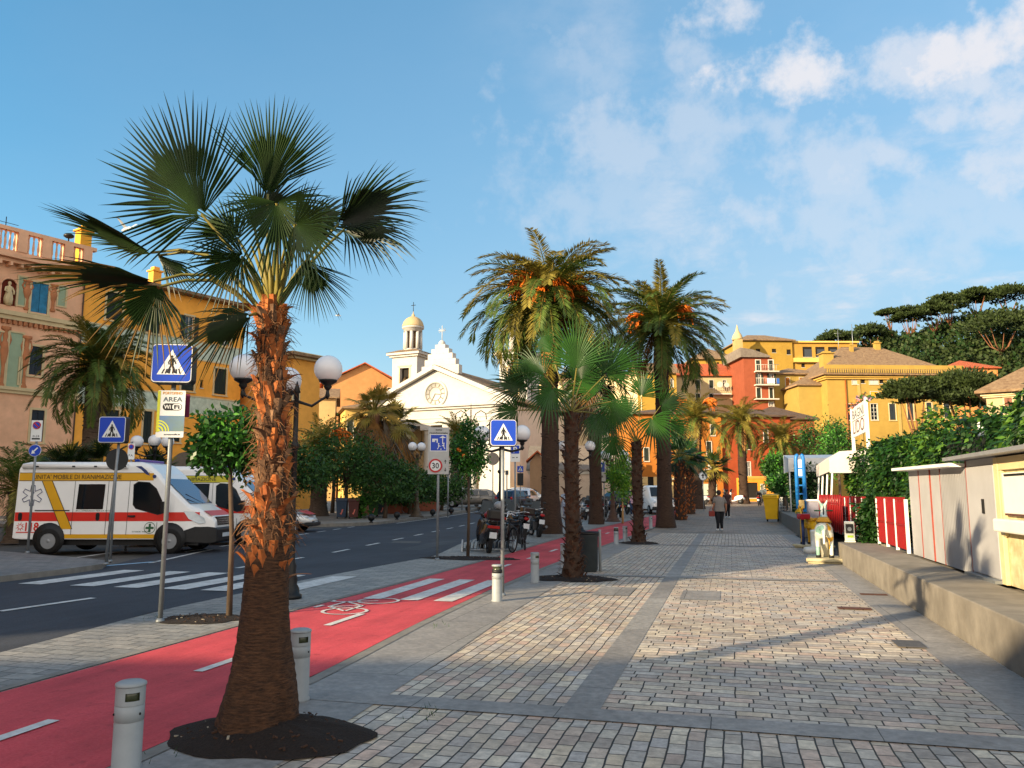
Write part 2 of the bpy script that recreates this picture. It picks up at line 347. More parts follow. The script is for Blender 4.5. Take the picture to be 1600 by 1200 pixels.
# one big ground sheet, to the horizon
gb = MB(); xs = [-3000, -700, -200]+list(range(-120, 161, 4))+[250, 700, 3000]; ys = [-400, -80]+list(range(-40, 221, 4))+[300, 700, 3000]
for yy in ys:
    for xx in xs: p = V(xx, yy); gb.v.append((xx, yy, terrain(p)-.06))
nx = len(xs)
for j in range(len(ys)-1):
    for i in range(nx-1): gb.f.append((j*nx+i, j*nx+i+1, (j+1)*nx+i+1, (j+1)*nx+i)); gb.m.append(0); gb.s.append(True)
tag(gb.build('ground', ASPH2), kind='structure')
roadR = [V(-6.9, -12), V(-7.2, 6.7), V(-7.7, 9.7), V(-7.8, 14), V(-7.5, 20), V(-8.5, 25), V(-9.9, 35), V(-13.5, 58), V(-17, 82)]
roadL = [V(-12.9, -12), V(-12.95, 6), V(-12.95, 14), V(-15.6, 20), V(-18.6, 30), V(-18.0, 40), V(-18.3, 51), V(-18.8, 59), V(-22, 82)]
sheet('road', roadL, roadR, ASPH, .0, 70, 8)
sheet('pavement', [p+V(.02, 0) for p in roadR[:-2]]+[V(-12, 49)], [V(-5.86, -12)]+laneL[1:8]+[V(-5.75, 48.5)], STN_S, .004, 50, 6)
sheet('bike_lane', laneL+[V(-4.2, 66)], laneR+[V(-3.3, 60)], REDL, .006, 60, 4)
laneE = [p+V(.0, 0) for p in laneR]
sheet('lane_edging', [p+V(-.02, 0) for p in laneL], [p+V(-.13, 0) for p in laneL], KERB, .012, 50, 1)
sheet('lane_edging', [p+V(.02, 0) for p in laneR], [p+V(.14, 0) for p in laneR], KERB, .012, 50, 1)
def rect(name, x0, x1, y0, y1, mat, off=.002, n=30, m=6): return sheet(name, [V(x0, y0), V(x0, y1)], [V(x1, y0), V(x1, y1)], mat, off, n, m)
def fromlane(y): return LX(y, laneR)+.1
def prom(name, y0, y1, x1, mat, off=.002):
    ys_ = [y0+(y1-y0)*k/12 for k in range(13)]
    return sheet(name, [V(fromlane(y), y) for y in ys_], [V(x1, y) for y in ys_], mat, off, 24, 6)
prom('promenade', -8, 5.9, 2.43, STN_L); prom('promenade', 5.9, 34, -1.2, STN_L)
rect('promenade', -1.2, 2.43, 5.9, 16, STN_R); rect('promenade', -1.2, 2.43, 16, 26, STN_R); rect('promenade', -1.2, 2.43, 26, 34, STN_L)
rect('promenade', -14, 40, 34, 39, STN_F, -.02, 10, 20); rect('promenade', -14, 60, 39, 96, STN_F, -.02, 60, 60)
rect('paving_strip', -1.27, -.99, 6.22, 34, GREYSTRIP, .006); rect('paving_strip', 1.9, 2.42, -6, 34, GREYSTRIP, .006)
for y in (5.9, 16.0, 26.0): rect('paving_strip', -3.4, 1.9, y, y+.31, GREYSTRIP, .010, 2, 4)
sheet('paving_strip', [V(fromlane(y), y) for y in (-6, 0, 5, 8, 11, 15, 20, 34)], [V(fromlane(y)+.85, y) for y in (-6, 0, 5, 8, 11, 15, 20, 34)], GREYSTRIP, .007, 40, 2)
for (x, y) in ((-.5, 13.4), (-1.9, 13.6)): rect('paving_slab', x-.3, x+.3, y-.6, y+.6, GREYSTRIP, .008, 2, 2)
# road paint
def paint(pts, off=.010, name='road_marking', mat=LINE):
    vs = [V(p.x, p.y, terrain(p)+off) for p in pts]; return tag(MB().poly(vs).build(name, mat), kind='structure')
def bar(p, q, wd, name='road_marking', off=.010, mat=LINE):
    d = (q-p); d.z = 0; n = V(-d.y, d.x).normalized()*wd/2; return paint([p-n, q-n, q+n, p+n], off, name, mat)
for a, b in (((0, 919), (118, 904)), ((22, 929), (198, 908)), ((106, 931), (268, 909)), ((186, 933), (342, 911)), ((266, 935), (384, 915)), ((350, 938), (486, 918))):
    p, q = G(*a), G(*b); m_ = (p+q)/2; bar(V(m_.x, 11.9), V(m_.x-.05, 14.6), .5, 'zebra_crossing')
p, q = G(0, 956), G(146, 935); bar(p, q, .13); bar(V(-10.4, 15.6), V(-10.5, 18.6), .13)
for k in range(9): y = 20.4+k*3.0; x = -10.55-(y-20)*.137; bar(V(x, y), V(x-.16, y+1.3), .12)
for k in range(8): y = 19.5+k*2.3; x = -14.6-(y-19)*.19; bar(V(x, y), V(x-.2, y+1.1), .12)
bar(V(-17.55, 41), V(-17.9, 50), .14); bar(V(-17.9, 50), V(-18.4, 60), .14)
bar(V(-13.1, 16.2), V(-14.6, 20.6), .12); bar(G(52, 881), G(196, 861), .1); bar(G(160, 885), G(245, 878), .18, mat=M('blue_paint', '#8fb4cc', .6, .2, 9))
for k in range(-2, 14): y = 3.9+k*2.62; x = (LX(y, laneL)+LX(y, laneR))/2; bar(V(x, y), V(x-.01, y+1.0), .1, off=.014) if not 11.3 < y < 14.5 else None
for x in (-5.35, -4.75, -4.2): bar(V(x, 11.6), V(x-.05, 14.6), .3, 'zebra_crossing', off=.014)
for k in range(1): pass
bk = MB()                                         # bicycle symbol, painted flat
def flat(pts, wd): 
    for a, b in zip(pts, pts[1:]):
        d = (b-a).normalized(); n = V(-d.y, d.x)*wd/2; bk.poly([a-n, b-n, b+n, a+n])
S = G(566, 948); S.z = .016
def bp(u, v): return S+V(v, u, 0)                # u along the lane, v across
for u in (-.55, .55): flat([bp(u+.3*cos(2*pi*k/20), .3*sin(2*pi*k/20)) for k in range(21)], .05)
flat([bp(-.55, 0), bp(-.2, -.42), bp(.35, -.42), bp(.55, 0)], .05); flat([bp(-.2, -.42), bp(0, 0), bp(.35, -.42)], .05); flat([bp(-.55, 0), bp(0, 0)], .05)
flat([bp(.35, -.42), bp(.28, -.62), bp(.45, -.66)], .05); flat([bp(-.32, -.58), bp(-.08, -.58)], .07)
tag(bk.build('road_marking', LINE), kind='structure')
for (x0, y0, x1, y1) in ((-9.4, 22, -8.7, 26.5), (-12.2, 9.2, -11.2, 10.4), (-10.9, 25, -9.9, 26)): sheet('road_patch', [V(x0, y0), V(x0-.3, y1)], [V(x1, y0), V(x1-.3, y1)], asphalt('patch_asphalt', '#3a3d42', '#54575b') if x0 > -10 else ASPH2, .004, 4, 2)
# raised pavements on the left of the road
def raised(name, poly, h, mat, kerb=.16):
    b = MB(); n = len(poly); z = [terrain(p) for p in poly]
    b.add([V(p.x, p.y, zz+h) for p, zz in zip(poly, z)], [tuple(range(n))], 0)
    b.add([V(p.x, p.y, zz+h) for p, zz in zip(poly, z)]+[V(p.x, p.y, zz-.05) for p, zz in zip(poly, z)], [(i, (i+1) % n, (i+1) % n+n, i+n) for i in range(n)], 1)
    return tag(b.build(name, [mat, KERB]), kind='structure')
raised('pavement', [V(-12.95, -12), V(-12.95, 13.7), V(-13.1, 14.7), V(-13.6, 15.4), V(-14.6, 15.9), V(-19, 17.4), V(-27, 19.6), V(-45, 24), V(-45, -12)], .11, stone_mat('island_setts', .3, .18, cols=['#5f6062', '#70706e', '#7a7773', '#666668'], bump=.25))
raised('pavement', [V(-34, 32), V(-25, 34.3), V(-21.5, 35.8), V(-19.5, 37.6), V(-18.15, 40), V(-18.25, 44), V(-18.5, 51), V(-19, 59), V(-21, 70), V(-60, 82), V(-60, 44)], .12, PAVE)
# the raised beach terrace behind its low wall
WT = _hz(V(2.43, 14.09), 880)
WT = .48
rect('beach_terrace', 3.15, 40, -6, 52, PAVE, WT-.06, 30, 20)
wl = MB().box(2.43, 3.2, -6, 20.6, -.05, WT)
for i in range(13): pass
o = wl.build('low_wall', CONC, bevel=.015); tag(o, 'long low concrete wall edging the promenade in front of the white beach cabins', 'wall')
wl2 = MB().prism([(2.55, 33), (3.4, 33), (3.4, 50.5), (2.75, 50.5)], -.05, .62, ax='z'); o = wl2.build('low_wall', M('grey_block', '#6a6a66', .85, .15, 4, bump=.2), bevel=.02); tag(o, 'short grey low wall ending beside the yellow wheelie bin', 'wall')
wl3 = MB().box(3.15, 9, 20.0, 20.6, -.05, WT-.004); o = wl3.build('low_wall', CONC); tag(o, 'low concrete end wall beside the coin-operated ride platform', 'wall')
# slots in the low wall face and covers in the paving
for (px, py, lx, ly, lab) in ((1335, 952, .22, .09, 'rusty rectangular drain cover in lit paving near the wall'), (1365, 930, .2, .07, 'narrow dark drain cover closest to the low wall'), (1420, 1008, .14, .2, 'square inspection cover in grey slabs by low wall')):
    p = G(px, py); o = MB().box(-lx, lx, -ly, ly, 0, .006).build('drain_cover', M('rusty_iron', '#4f3026', .8, .3, 20, bump=.3) if px < 1400 else M('iron_cover', '#4a4a4c', .7, .2, 15, bump=.3)); o.location = (p.x, p.y, .013); tag(o, lab, 'drain cover')
# planting holes
def soil(name, c, rx, ry, seed=0, h=.06, irr=.1):
    q = random.Random(seed); b = MB(); n = 40; rings = 7; vs = [V(0, 0, h)]
    ph = [q.uniform(0, 6) for _ in range(4)]
    for i in range(1, rings+1):
        t = i/rings
        for k in range(n):
            a = 2*pi*k/n; rr = t*(1+irr*sin(2*a+ph[0])+irr*.6*sin(5*a+ph[1])+.4*irr*sin(9*a+ph[2]))
            vs.append(V(rx*rr*cos(a), ry*rr*sin(a), h*(1-t**2)+q.uniform(-.012, .02)*(1-t)+.012))
    b.add(vs, [(0, 1+k, 1+(k+1) % n) for k in range(n)]+[(1+(i-1)*n+k, 1+i*n+k, 1+i*n+(k+1) % n, 1+(i-1)*n+(k+1) % n) for i in range(1, rings) for k in range(n)], 0, True)
    for k in range(int(rx*ry*300)):                       # bark chips and grit on the soil
        a = q.uniform(0, 6.28); t = sqrt(q.random())*.95; s = q.uniform(.003, .008); p = V(rx*t*cos(a), ry*t*sin(a), h*(1-t*t)+.018)
        d = V(q.uniform(-1, 1), q.uniform(-1, 1), q.uniform(-.3, .3)).normalized()
        b.obox(p, d*s*2, V(-d.y, d.x, 0)*s, V(0, 0, s*.6), 1 if q.random() < .9 else 2)
    o = b.build(name, [SOIL, M('bark_chip', '#3b2618', .9, .4), M('pale_grit', '#9a8f7c', .9, .2)]); o.location = c; return tag(o, kind='structure')
soil('soil_bed', V(-3.0, 4.96), .66, .50, 1, .12, .07); soil('soil_bed', G(318, 968), .55, .42, 2, .03); soil('soil_bed', G(735, 873), 1.15, .6, 3, .03)
soil('soil_bed', V(-2.93, 15.3), .75, .6, 4, .05); soil('soil_bed', V(-2.93, 26.8), .7, .7, 5, .05)
# ================================================================= buildings
def tile_mat(name, c1, c2, sc_=9., ax='X'):
    m = bpy.data.materials.new(name); m.use_nodes = True; nt = m.node_tree; N = nt.nodes; L = nt.links.new; b = N['Principled BSDF']
    t = N.new('ShaderNodeTexCoord'); n = N.new('ShaderNodeTexNoise'); n.inputs['Scale'].default_value = 2.2; n.inputs['Detail'].default_value = 8; n.inputs['Roughness'].default_value = .75; L(t.outputs['Object'], n.inputs[0])
    r = N.new('ShaderNodeValToRGB'); e = r.color_ramp.elements; e[0].position = .32; e[1].position = .68; e[0].color = (*lin(c1), 1); e[1].color = (*lin(c2), 1); L(n.outputs[0], r.inputs[0])
    wv = N.new('ShaderNodeTexWave'); wv.bands_direction = ax; wv.inputs['Scale'].default_value = sc_/6.28*3; wv.inputs['Distortion'].default_value = .6; L(t.outputs['Object'], wv.inputs[0])
    q = N.new('ShaderNodeMapRange'); q.inputs[3].default_value = .72; q.inputs[4].default_value = 1.15; L(wv.outputs['Fac'], q.inputs[0])
    x = N.new('ShaderNodeMix'); x.data_type = 'RGBA'; x.blend_type = 'MULTIPLY'; x.inputs[0].default_value = 1; L(r.outputs[0], x.inputs[6]); L(q.outputs[0], x.inputs[7]); L(x.outputs[2], b.inputs['Base Color'])
    b.inputs['Roughness'].default_value = .9; bp = N.new('ShaderNodeBump'); bp.inputs['Strength'].default_value = .6; bp.inputs['Distance'].default_value = .08; L(wv.outputs['Fac'], bp.inputs['Height']); L(bp.outputs[0], b.inputs['Normal']); return m
T_BROWN = tile_mat('brown_tiles', '#6e5138', '#a58a68'); T_RED = tile_mat('red_tiles', '#a94a26', '#c96b3c'); T_GREY = tile_mat('grey_slate', '#6d6258', '#8f8578'); T_DARK = tile_mat('dark_tiles', '#4a3a30', '#6d5747')
def plaster(n, c, var=.08, grime=.35): return M(n, c, .88, var, 1.6, bump=.06, grime=grime, spec=.2)
def louvre(name, c):
    m = bpy.data.materials.new(name); m.use_nodes = True; nt = m.node_tree; N = nt.nodes; L = nt.links.new; b = N['Principled BSDF']
    t = N.new('ShaderNodeTexCoord'); wv = N.new('ShaderNodeTexWave'); wv.bands_direction = 'Z'; wv.inputs['Scale'].default_value = 4.5; wv.inputs['Distortion'].default_value = .0; L(t.outputs['Object'], wv.inputs[0])
    n = N.new('ShaderNodeTexNoise'); n.inputs['Scale'].default_value = 3; n.inputs['Detail'].default_value = 6; L(t.outputs['Object'], n.inputs[0])
    r = N.new('ShaderNodeValToRGB'); e = r.color_ramp.elements; cc = lin(c); e[0].position = .3; e[1].position = .7; e[0].color = (*[k*.7 for k in cc], 1); e[1].color = (*[k*1.25 for k in cc], 1); L(n.outputs[0], r.inputs[0]); L(r.outputs[0], b.inputs['Base Color'])
    b.inputs['Roughness'].default_value = .6; bp = N.new('ShaderNodeBump'); bp.inputs['Strength'].default_value = .8; bp.inputs['Distance'].default_value = .04; L(wv.outputs['Fac'], bp.inputs['Height']); L(bp.outputs[0], b.inputs['Normal']); return m
SH_GREEN = louvre('dark_green_louvre', '#1c2a24'); SH_BLUE = louvre('blue_louvre', '#2f7ea6'); SH_ORANGE = louvre('orange_louvre', '#b06a1c'); SH_BROWN = louvre('brown_louvre', '#3a3128'); SH_DARKB = louvre('grey_blue_louvre', '#26303a'); SH_RED = louvre('rusty_louvre', '#8a5a48')
PANE = glass('window_pane', '#1b2126'); TRIM = plaster('cream_trim', '#c9b68e'); WHT = plaster('white_trim', '#c2bdb2', .05); DARKIN = M('dark_interior', '#1a1612', .9, .2)
def wall_holes(b, x0, x1, z0, z1, holes, y=0., dep=.18, m=0):
    hs = [h for h in holes if h[1] > x0 and h[0] < x1]
    xs = sorted(set([x0, x1]+[min(max(v, x0), x1) for h in hs for v in h[:2]])); zs = sorted(set([z0, z1]+[min(max(v, z0), z1) for h in hs for v in h[2:4]]))
    for i in range(len(xs)-1):
        for j in range(len(zs)-1):
            cx = (xs[i]+xs[i+1])/2; cz = (zs[j]+zs[j+1])/2
            if any(h[0] < cx < h[1] and h[2] < cz < h[3] for h in hs): continue
            b.poly([(xs[i], y, zs[j]), (xs[i+1], y, zs[j]), (xs[i+1], y, zs[j+1]), (xs[i], y, zs[j+1])], m)
    for h in hs:
        a, c, d, e = h[:4]
        for q in (((a, d), (a, e)), ((c, e), (c, d)), ((a, e), (c, e)), ((c, d), (a, d))):
            (p0, q0), (p1, q1) = q; b.poly([(p0, y, q0), (p0, y+dep, q0), (p1, y+dep, q1), (p1, y, q1)], m)
class Bld:
    def __init__(s, name, label, P, u, L, D, z1, mat, cat='building', z0=None, group=None):
        s.P = P.copy(); s.u = Vector((u.x, u.y, 0)).normalized(); s.n = Vector((s.u.y, -s.u.x, 0)); s.L = L; s.D = D; s.z1 = z1; s.mat = mat
        s.P.z = 0; s.z0 = terrain(P)-.3 if z0 is None else z0
        s.root = thing(name, label, cat, (P.x, P.y, 0), math.atan2(s.u.y, s.u.x), group); s.holes = []; s.sh = []
    def sz(s, px, py):
        d = ray(px, py); o = Vector((0, 0, CAMH)); t = (s.P-o).dot(s.n)/d.dot(s.n); q = o+d*t; return (q-s.P).dot(s.u), q.z
    def win(s, px0, py0, px1, py1, style='shut', mat=None, trim=None, raw=False, door=False, tw=.14):
        if raw: a, c, d, e = px0, px1, py0, py1
        else:
            a, e = s.sz(px0, py0); c, d = s.sz(px1, py1)
            a2, d2 = s.sz(px0, py1); d = (d+d2)/2
        h = (a, c, d, e); s.holes.append(h); r = s.root; wd = c-a; b = MB(); tm = trim or WHT
        if style in ('shut', 'glass', 'french', 'open'):                 # frame = surround standing proud of the wall
            t = tw if trim else .07
            for (x0, x1, z0, z1) in ((a-t, a, d-t*.5, e+t), (c, c+t, d-t*.5, e+t), (a, c, e, e+t)): b.box(x0, x1, -.045, .02, z0, z1)
            b.box(a-t*1.3, c+t*1.3, -.12, .03, d-t*.5-.1, d-t*.5)
        else: b.box(a-.04, c+.04, -.05, .05, d-.08, d-.003)
        w_ = b.build('door' if door else 'window', tm, r)
        if style == 'shut':
            k = MB(); m_ = (a+c)/2
            for (x0, x1) in ((a+.01, m_-.012), (m_+.012, c-.01)): k.box(x0, x1, .03, .075, d+.01, e-.01)
            k.build('shutter', mat or SH_GREEN, w_)
        else:
            k = MB(); k.box(a, c, .14, .17, d, e); k.build('pane', DARKIN if style == 'dark' else PANE, w_)
            if style in ('open', 'french', 'glass'):
                f = MB(); t = max(.04, wd*.05)
                for x in ((a, a+t), ((a+c)/2-t/2, (a+c)/2+t/2), (c-t, c)): f.box(x[0], x[1], .09, .138, d, e)
                for z in ([d+t/2, e-t/2, d+(e-d)*.62] if style != 'french' else [d+t/2, e-t/2]+[d+(e-d)*q for q in (.25, .5, .75)]): f.box(a+t, c-t, .095, .136, z-t/2, z+t/2)
                f.build('sash', M('sash_white', '#c8c6bd', .5, .05), w_)
            if style == 'open':
                for x0, x1 in ((a-wd*.5-.05, a-.05), (c+.05, c+wd*.5+.05)): MB().box(x0, x1, -.1, -.055, d, e).build('shutter', mat or SH_GREEN, w_)
        return w_
    def body(s, sides=True, skirt=None):
        b = MB(); L, D = s.L, s.D; wall_holes(b, 0, L, s.z0, s.z1, s.holes)
        for h in s.holes: pass
        b.poly([(0, D, s.z0), (0, 0, s.z0), (0, 0, s.z1), (0, D, s.z1)]); b.poly([(L, 0, s.z0), (L, D, s.z0), (L, D, s.z1), (L, 0, s.z1)])
        b.poly([(L, D, s.z0), (0, D, s.z0), (0, D, s.z1), (L, D, s.z1)]); b.poly([(0, 0, s.z1), (L, 0, s.z1), (L, D, s.z1), (0, D, s.z1)])
        return b.build('wall', s.mat, s.root)
    def hip(s, h, over=.6, mat=None, ridge=None, thick=.22, z=None):
        L, D, z = s.L, s.D, (s.z1 if z is None else z)+.02; o = over; k = D/2 if ridge is None else ridge
        b = MB(); A_ = [(-o, -o, z+thick), (L+o, -o, z+thick), (L+o, D+o, z+thick), (-o, D+o, z+thick)]; k = min(k, L/2-.05)
        r0 = (k, D/2, z+thick+h); r1 = (L-k, D/2, z+thick+h)
        b.poly([A_[0], A_[1], r1, r0]); b.poly([A_[2], A_[3], r0, r1]); b.poly([A_[3], A_[0], r0]); b.poly([A_[1], A_[2], r1])
        lo = [(x, y, z) for x, y, _ in A_]
        for i in range(4): j = (i+1) % 4; b.poly([lo[i], lo[j], A_[j], A_[i]])
        b.poly(lo[::-1]); return b.build('roof', mat or T_BROWN, s.root)
    def gable(s, h, over=.5, mat=None, along='x', thick=.18):
        L, D, z = s.L, s.D, s.z1; b = MB(); o = over
        if along == 'x':
            for sg in (0, 1):
                y0, y1 = (-o, D/2) if sg == 0 else (D+o, D/2); q = [(-o, y0, z), (L+o, y0, z), (L+o, y1, z+h), (-o, y1, z+h)]
                if sg: q = q[::-1]
                b.poly([(x, y, zz+thick) for x, y, zz in q]); b.poly(q[::-1])
            b.box(-o, L+o, -o-.02, -o, z, z+thick); w2 = MB().poly([(0, D, z), (0, 0, z), (0, D/2, z+h)]).poly([(L, 0, z), (L, D, z), (L, D/2, z+h)])
        else:
            for sg in (0, 1):
                x0 = -o if sg == 0 else L+o; q = [(x0, -o, z), (L/2, -o, z+h), (L/2, D+o, z+h), (x0, D+o, z)]
                if not sg: q = q[::-1]
                b.poly([(x, y, zz+thick) for x, y, zz in q]); b.poly(q[::-1])
                b.poly([(x0, -o, z), (x0, -o, z+thick), (L/2, -o, z+h+thick), (L/2, -o, z+h)])
            w2 = MB().poly([(0, 0, z), (L, 0, z), (L/2, 0, z+h)]).poly([(L, D, z), (0, D, z), (L/2, D, z+h)])
        w2.build('gable', s.mat, s.root); return b.build('roof', mat or T_BROWN, s.root)
    def cornice(s, z, h=.35, out=.4, mat=None, x0=0, x1=None, name='cornice'):
        x1 = s.L if x1 is None else x1
        return MB().box(x0-out, x1+out, -out, s.D*.5, z, z+h*.5).box(x0-out*.6, x1+out*.6, -out*.6, s.D*.5, z-h*.5, z-.002).build(name, mat or TRIM, s.root)
    def band(s, z0, z1, mat, x0=0, x1=None, out=.012, name='frieze'):
        b = MB(); x1 = s.L if x1 is None else x1; hs = [h for h in s.holes]; wall_holes(b, x0, x1, z0, z1, hs, y=-out, dep=out-.001); return b.build(name, mat, s.root)
    def chimney(s, x, y, z, wd=.6, h=1.4, mat=None):
        b = MB().box(x-wd/2, x+wd/2, y-wd/2, y+wd/2, z-1.5, z+h).box(x-wd*.65, x+wd*.65, y-wd*.65, y+wd*.65, z+h, z+h+.12).box(x-wd*.35, x+wd*.35, y-wd*.35, y+wd*.35, z+h+.12, z+h+.4)
        return b.build('chimney', mat or s.mat, s.root)
# ---- left row -----------------------------------------------------------------
PL = W(-32, 50); UL = W(.56, .83).normalized()
PINK = plaster('pink_plaster', '#e0af8c', .1); PALEG = plaster('pale_green_panel', '#93a58a'); PINKD = plaster('terracotta_relief', '#b0744f', .2); DRED = plaster('dark_red_niche', '#6a2c20')
b1 = Bld('palazzo', 'ornate pink palazzo with roof balustrade and statue niche at the far left', PL+UL*-16, UL, 20.5, 15, 16.35, PINK); q = b1
q.win(51, 440, 73, 489, 'shut', SH_BLUE, TRIM); q.win(48, 540, 64, 586, 'shut', SH_DARKB, TRIM); q.win(-52, 425, -28, 482, 'shut', SH_BLUE, TRIM); q.win(50, 640, 66, 690, 'shut', SH_DARKB, TRIM)
s0, e = q.sz(4, 434); s1, d = q.sz(24, 479); q.holes.append((s0, s1, d, e))
q.body()
b = MB(); n_ = 12; cx = (s0+s1)/2; rr = (s1-s0)/2
b.box(s0, s1, .16, .2, d, e, 1)
for k in range(n_):                                            # arched head of the niche
    a0, a1 = pi*k/n_, pi*(k+1)/n_; zc = e-rr
    b.poly([(cx+rr*cos(a0), .02, zc+rr*sin(a0)), (cx+rr*cos(a1), .02, zc+rr*sin(a1)), (cx+rr*cos(a1), .02, e+.003), (cx+rr*cos(a0), .02, e+.003)], 0)
for x in (s0-.1, s1+.02): b.box(x, x+.08, -.05, .01, d, e-rr)
b.tube([(cx+(rr+.06)*cos(pi*k/12), -.02, e-rr+(rr+.06)*sin(pi*k/12)) for k in range(13)], .05, 6)
ni = b.build('niche', [PINK, DRED], q.root)
st = MB(); hh = e-d
st.lathe([(.2, 0), (.2, .12), (.27, .14), (.26, .5), (.2, .9), (.17, 1.15), (.22, 1.35), (.18, 1.45), (.07, 1.5), (.07, 1.56), (.11, 1.62), (.115, 1.72), (.08, 1.82), (.01, 1.86)], n=12)
st.tube([(-.2, 0, 1.38), (-.28, -.1, 1.1), (-.12, -.2, .95)], [.07, .06, .045]); st.tube([(.2, 0, 1.38), (.3, -.05, 1.1), (.26, -.16, .85)], [.07, .06, .045])
for k in range(7): a = 2*pi*k/7; st.tube([(.22*cos(a), .22*sin(a), .1), (.26*cos(a+.2), .26*sin(a+.2), .5), (.17*cos(a+.5), .17*sin(a+.5), 1.1)], [.05, .045, .02], 5)
o = st.build('statue', TRIM, ni, loc=(cx, .0, d)); o.scale = (.95, .7, hh/2.0)
for (a, b_, c, d_) in ((30, 432, 38, 478), (92, 447, 101, 479), (16, 519, 29, 606), (-12, 517, 4, 606), (-20, 428, -8, 477), (32, 560, 36, 600)):
    x0, z1 = q.sz(a, b_); x1, z0 = q.sz(c, d_)
    p = MB().box(x0, x1, -.012, .0, z0, z1, 1)
    for (u0, u1, v0, v1) in ((x0-.1, x0, z0-.1, z1+.1), (x1, x1+.1, z0-.1, z1+.1), (x0, x1, z0-.1, z0), (x0, x1, z1, z1+.1)): p.box(u0, u1, -.06, .0, v0, v1, 0)
    p.build('wall_panel', [TRIM, PALEG], q.root)
for (px, y0, y1) in ((10, 510, 610), (44, 438, 485), (85, 445, 488), (43, 525, 610), (-30, 510, 610)):    # painted herms / pilasters in relief
    x, z1 = q.sz(px, y0); _, z0 = q.sz(px, y1); p = MB(); H_ = z1-z0
    p.lathe([(.13, 0), (.2, H_*.06), (.12, H_*.12), (.1, H_*.35), (.2, H_*.5), (.26, H_*.62), (.2, H_*.74), (.13, H_*.78), (.17, H_*.85), (.12, H_*.93), (.3, H_*.95), (.3, H_)], n=10)
    p.tube([(-.2, 0, H_*.68), (-.32, -.05, H_*.8), (-.2, 0, H_*.92)], .06, 6); p.tube([(.2, 0, H_*.68), (.32, -.05, H_*.8), (.2, 0, H_*.92)], .06, 6)
    o = p.build('relief_figure', PINKD, q.root, loc=(x, -.02, z0)); o.scale = (1, .45, 1)
_, zc = q.sz(20, 402); _, zm = q.sz(40, 503)
q.cornice(16.5, .5, .75, PINK); q.cornice(zm+.25, .55, .3, TRIM); q.cornice(q.sz(40, 612)[1], .4, .25, TRIM)
p = MB()
for k in range(64): x = .1+k*.32; p.box(x, x+.16, -.62, -.02, 16.0, 16.24) if k % 2 == 0 else None; p.box(x, x+.17, -.22, -.005, zm-.3, zm-.05, 1)
p.build('dentil_row', [PINK, PINKD], q.root)
p = MB(); p.box(-.5, 20.9, -.55, -.15, 18.25, 18.5); p.box(-.5, 20.9, -.55, -.15, 16.78, 16.98)
ped = [q.sz(x, 375)[0] for x in (-118, -70, -22, 30, 68, 103)]+[20.3]
for x in ped: p.box(x-.28, x+.28, -.6, -.1, 16.985, 18.245)
xx = [0]+ped
for a, c in zip(ped, ped[1:]):
    n_ = max(1, int((c-a-.56)/.24)); stp = (c-a-.56)/n_
    for k in range(n_):
        p.lathe([(.07, 0), (.07, .1), (.045, .18), (.085, .42), (.06, .75), (.04, 1.0), (.07, 1.1), (.07, 1.255)], (a+.28+stp*(k+.5), -.35, 16.985), 8)
p.build('balustrade', PINK, q.root)
MB().lathe([(.05, 0), (.05, 15.8)], (20.44, -.12, .2), 8).build('drainpipe', M('pipe_brown', '#4b3a30', .6), q.root)
MB().box(1, 19, 4, 12, 16.4, 18.2).build('roof_storey', plaster('ochre_roof_wall', '#c98f3e'), q.root)  # roof storey in ochre plaster
an = MB().tube([(16.5, 3, 16.3), (16.5, 3, 20.2)], .03, 5).tube([(15.7, 3, 19.8), (17.3, 3, 19.8)], .02, 5).tube([(15.9, 3, 19.4), (17.1, 3, 19.4)], .02, 5).sphere((19.3, .2, 19.1), .35, 10, sq=(1, 1, .5)).tube([(19.3, .2, 16.8), (19.3, .2, 19)], .05, 6); an.build('aerial', IRON, q.root)
YEL = plaster('ochre_plaster', '#eca646', .1); FRZ = M('painted_frieze', '#aebfae', .9, .3, 2.2, col2='#cbd6c4')
b2 = Bld('apartment_house', 'long ochre yellow house with dark green shutters and pale green friezes', PL+UL*4.56, UL, 13.1, 13, 16.75, YEL); q = b2
for (a, b_, c, d_, stl) in ((230, 480, 249, 520, 'shut'), (345, 508, 360, 541, 'french'), (285, 567, 302, 610, 'shut'), (336, 575, 352, 616, 'shut'), (161, 639, 184, 676, 'shut'), (225, 642, 235, 692, 'shut'), (268, 655, 280, 690, 'shut'), (168, 455, 190, 500, 'shut'), (170, 545, 190, 590, 'shut')): q.win(a, b_, c, d_, stl, SH_GREEN, TRIM)
q.win(290, 493, 301, 531, 'open', SH_GREEN, TRIM); q.win(313, 593, 317, 606, 'dark', tw=.05); q.win(338, 660, 352, 700, 'shut', SH_GREEN, TRIM)
q.body(); q.band(11.98, 13.3, FRZ); q.band(7.75, 9.0, FRZ); q.hip(1.5, .75, T_BROWN); q.chimney(.9, 2.5, 17.8, .8, 2.6, plaster('chimney_yellow', '#d59a35')); q.chimney(7.5, 4, 18, .7, 1.2)
MB().box(0, 13.1, -.05, 0, 13.302, 13.4).box(0, 13.1, -.05, 0, 11.87, 11.978).box(0, 13.1, -.05, 0, 9.002, 9.1).box(0, 13.1, -.05, 0, 7.64, 7.748).build('string_course', TRIM, q.root)
p = MB(); cx, zt = q.sz(291, 706); p.prism([(cx+1.3*cos(pi*k/12), zt-1.3+1.3*sin(pi*k/12)) for k in range(13)]+[(cx-1.3, 0.1), (cx+1.3, .1)], -.03, -.004); p.build('archway', M('arch_shadow', '#6a6156', .8), q.root)  # flat panel coloured as the shade inside the arch
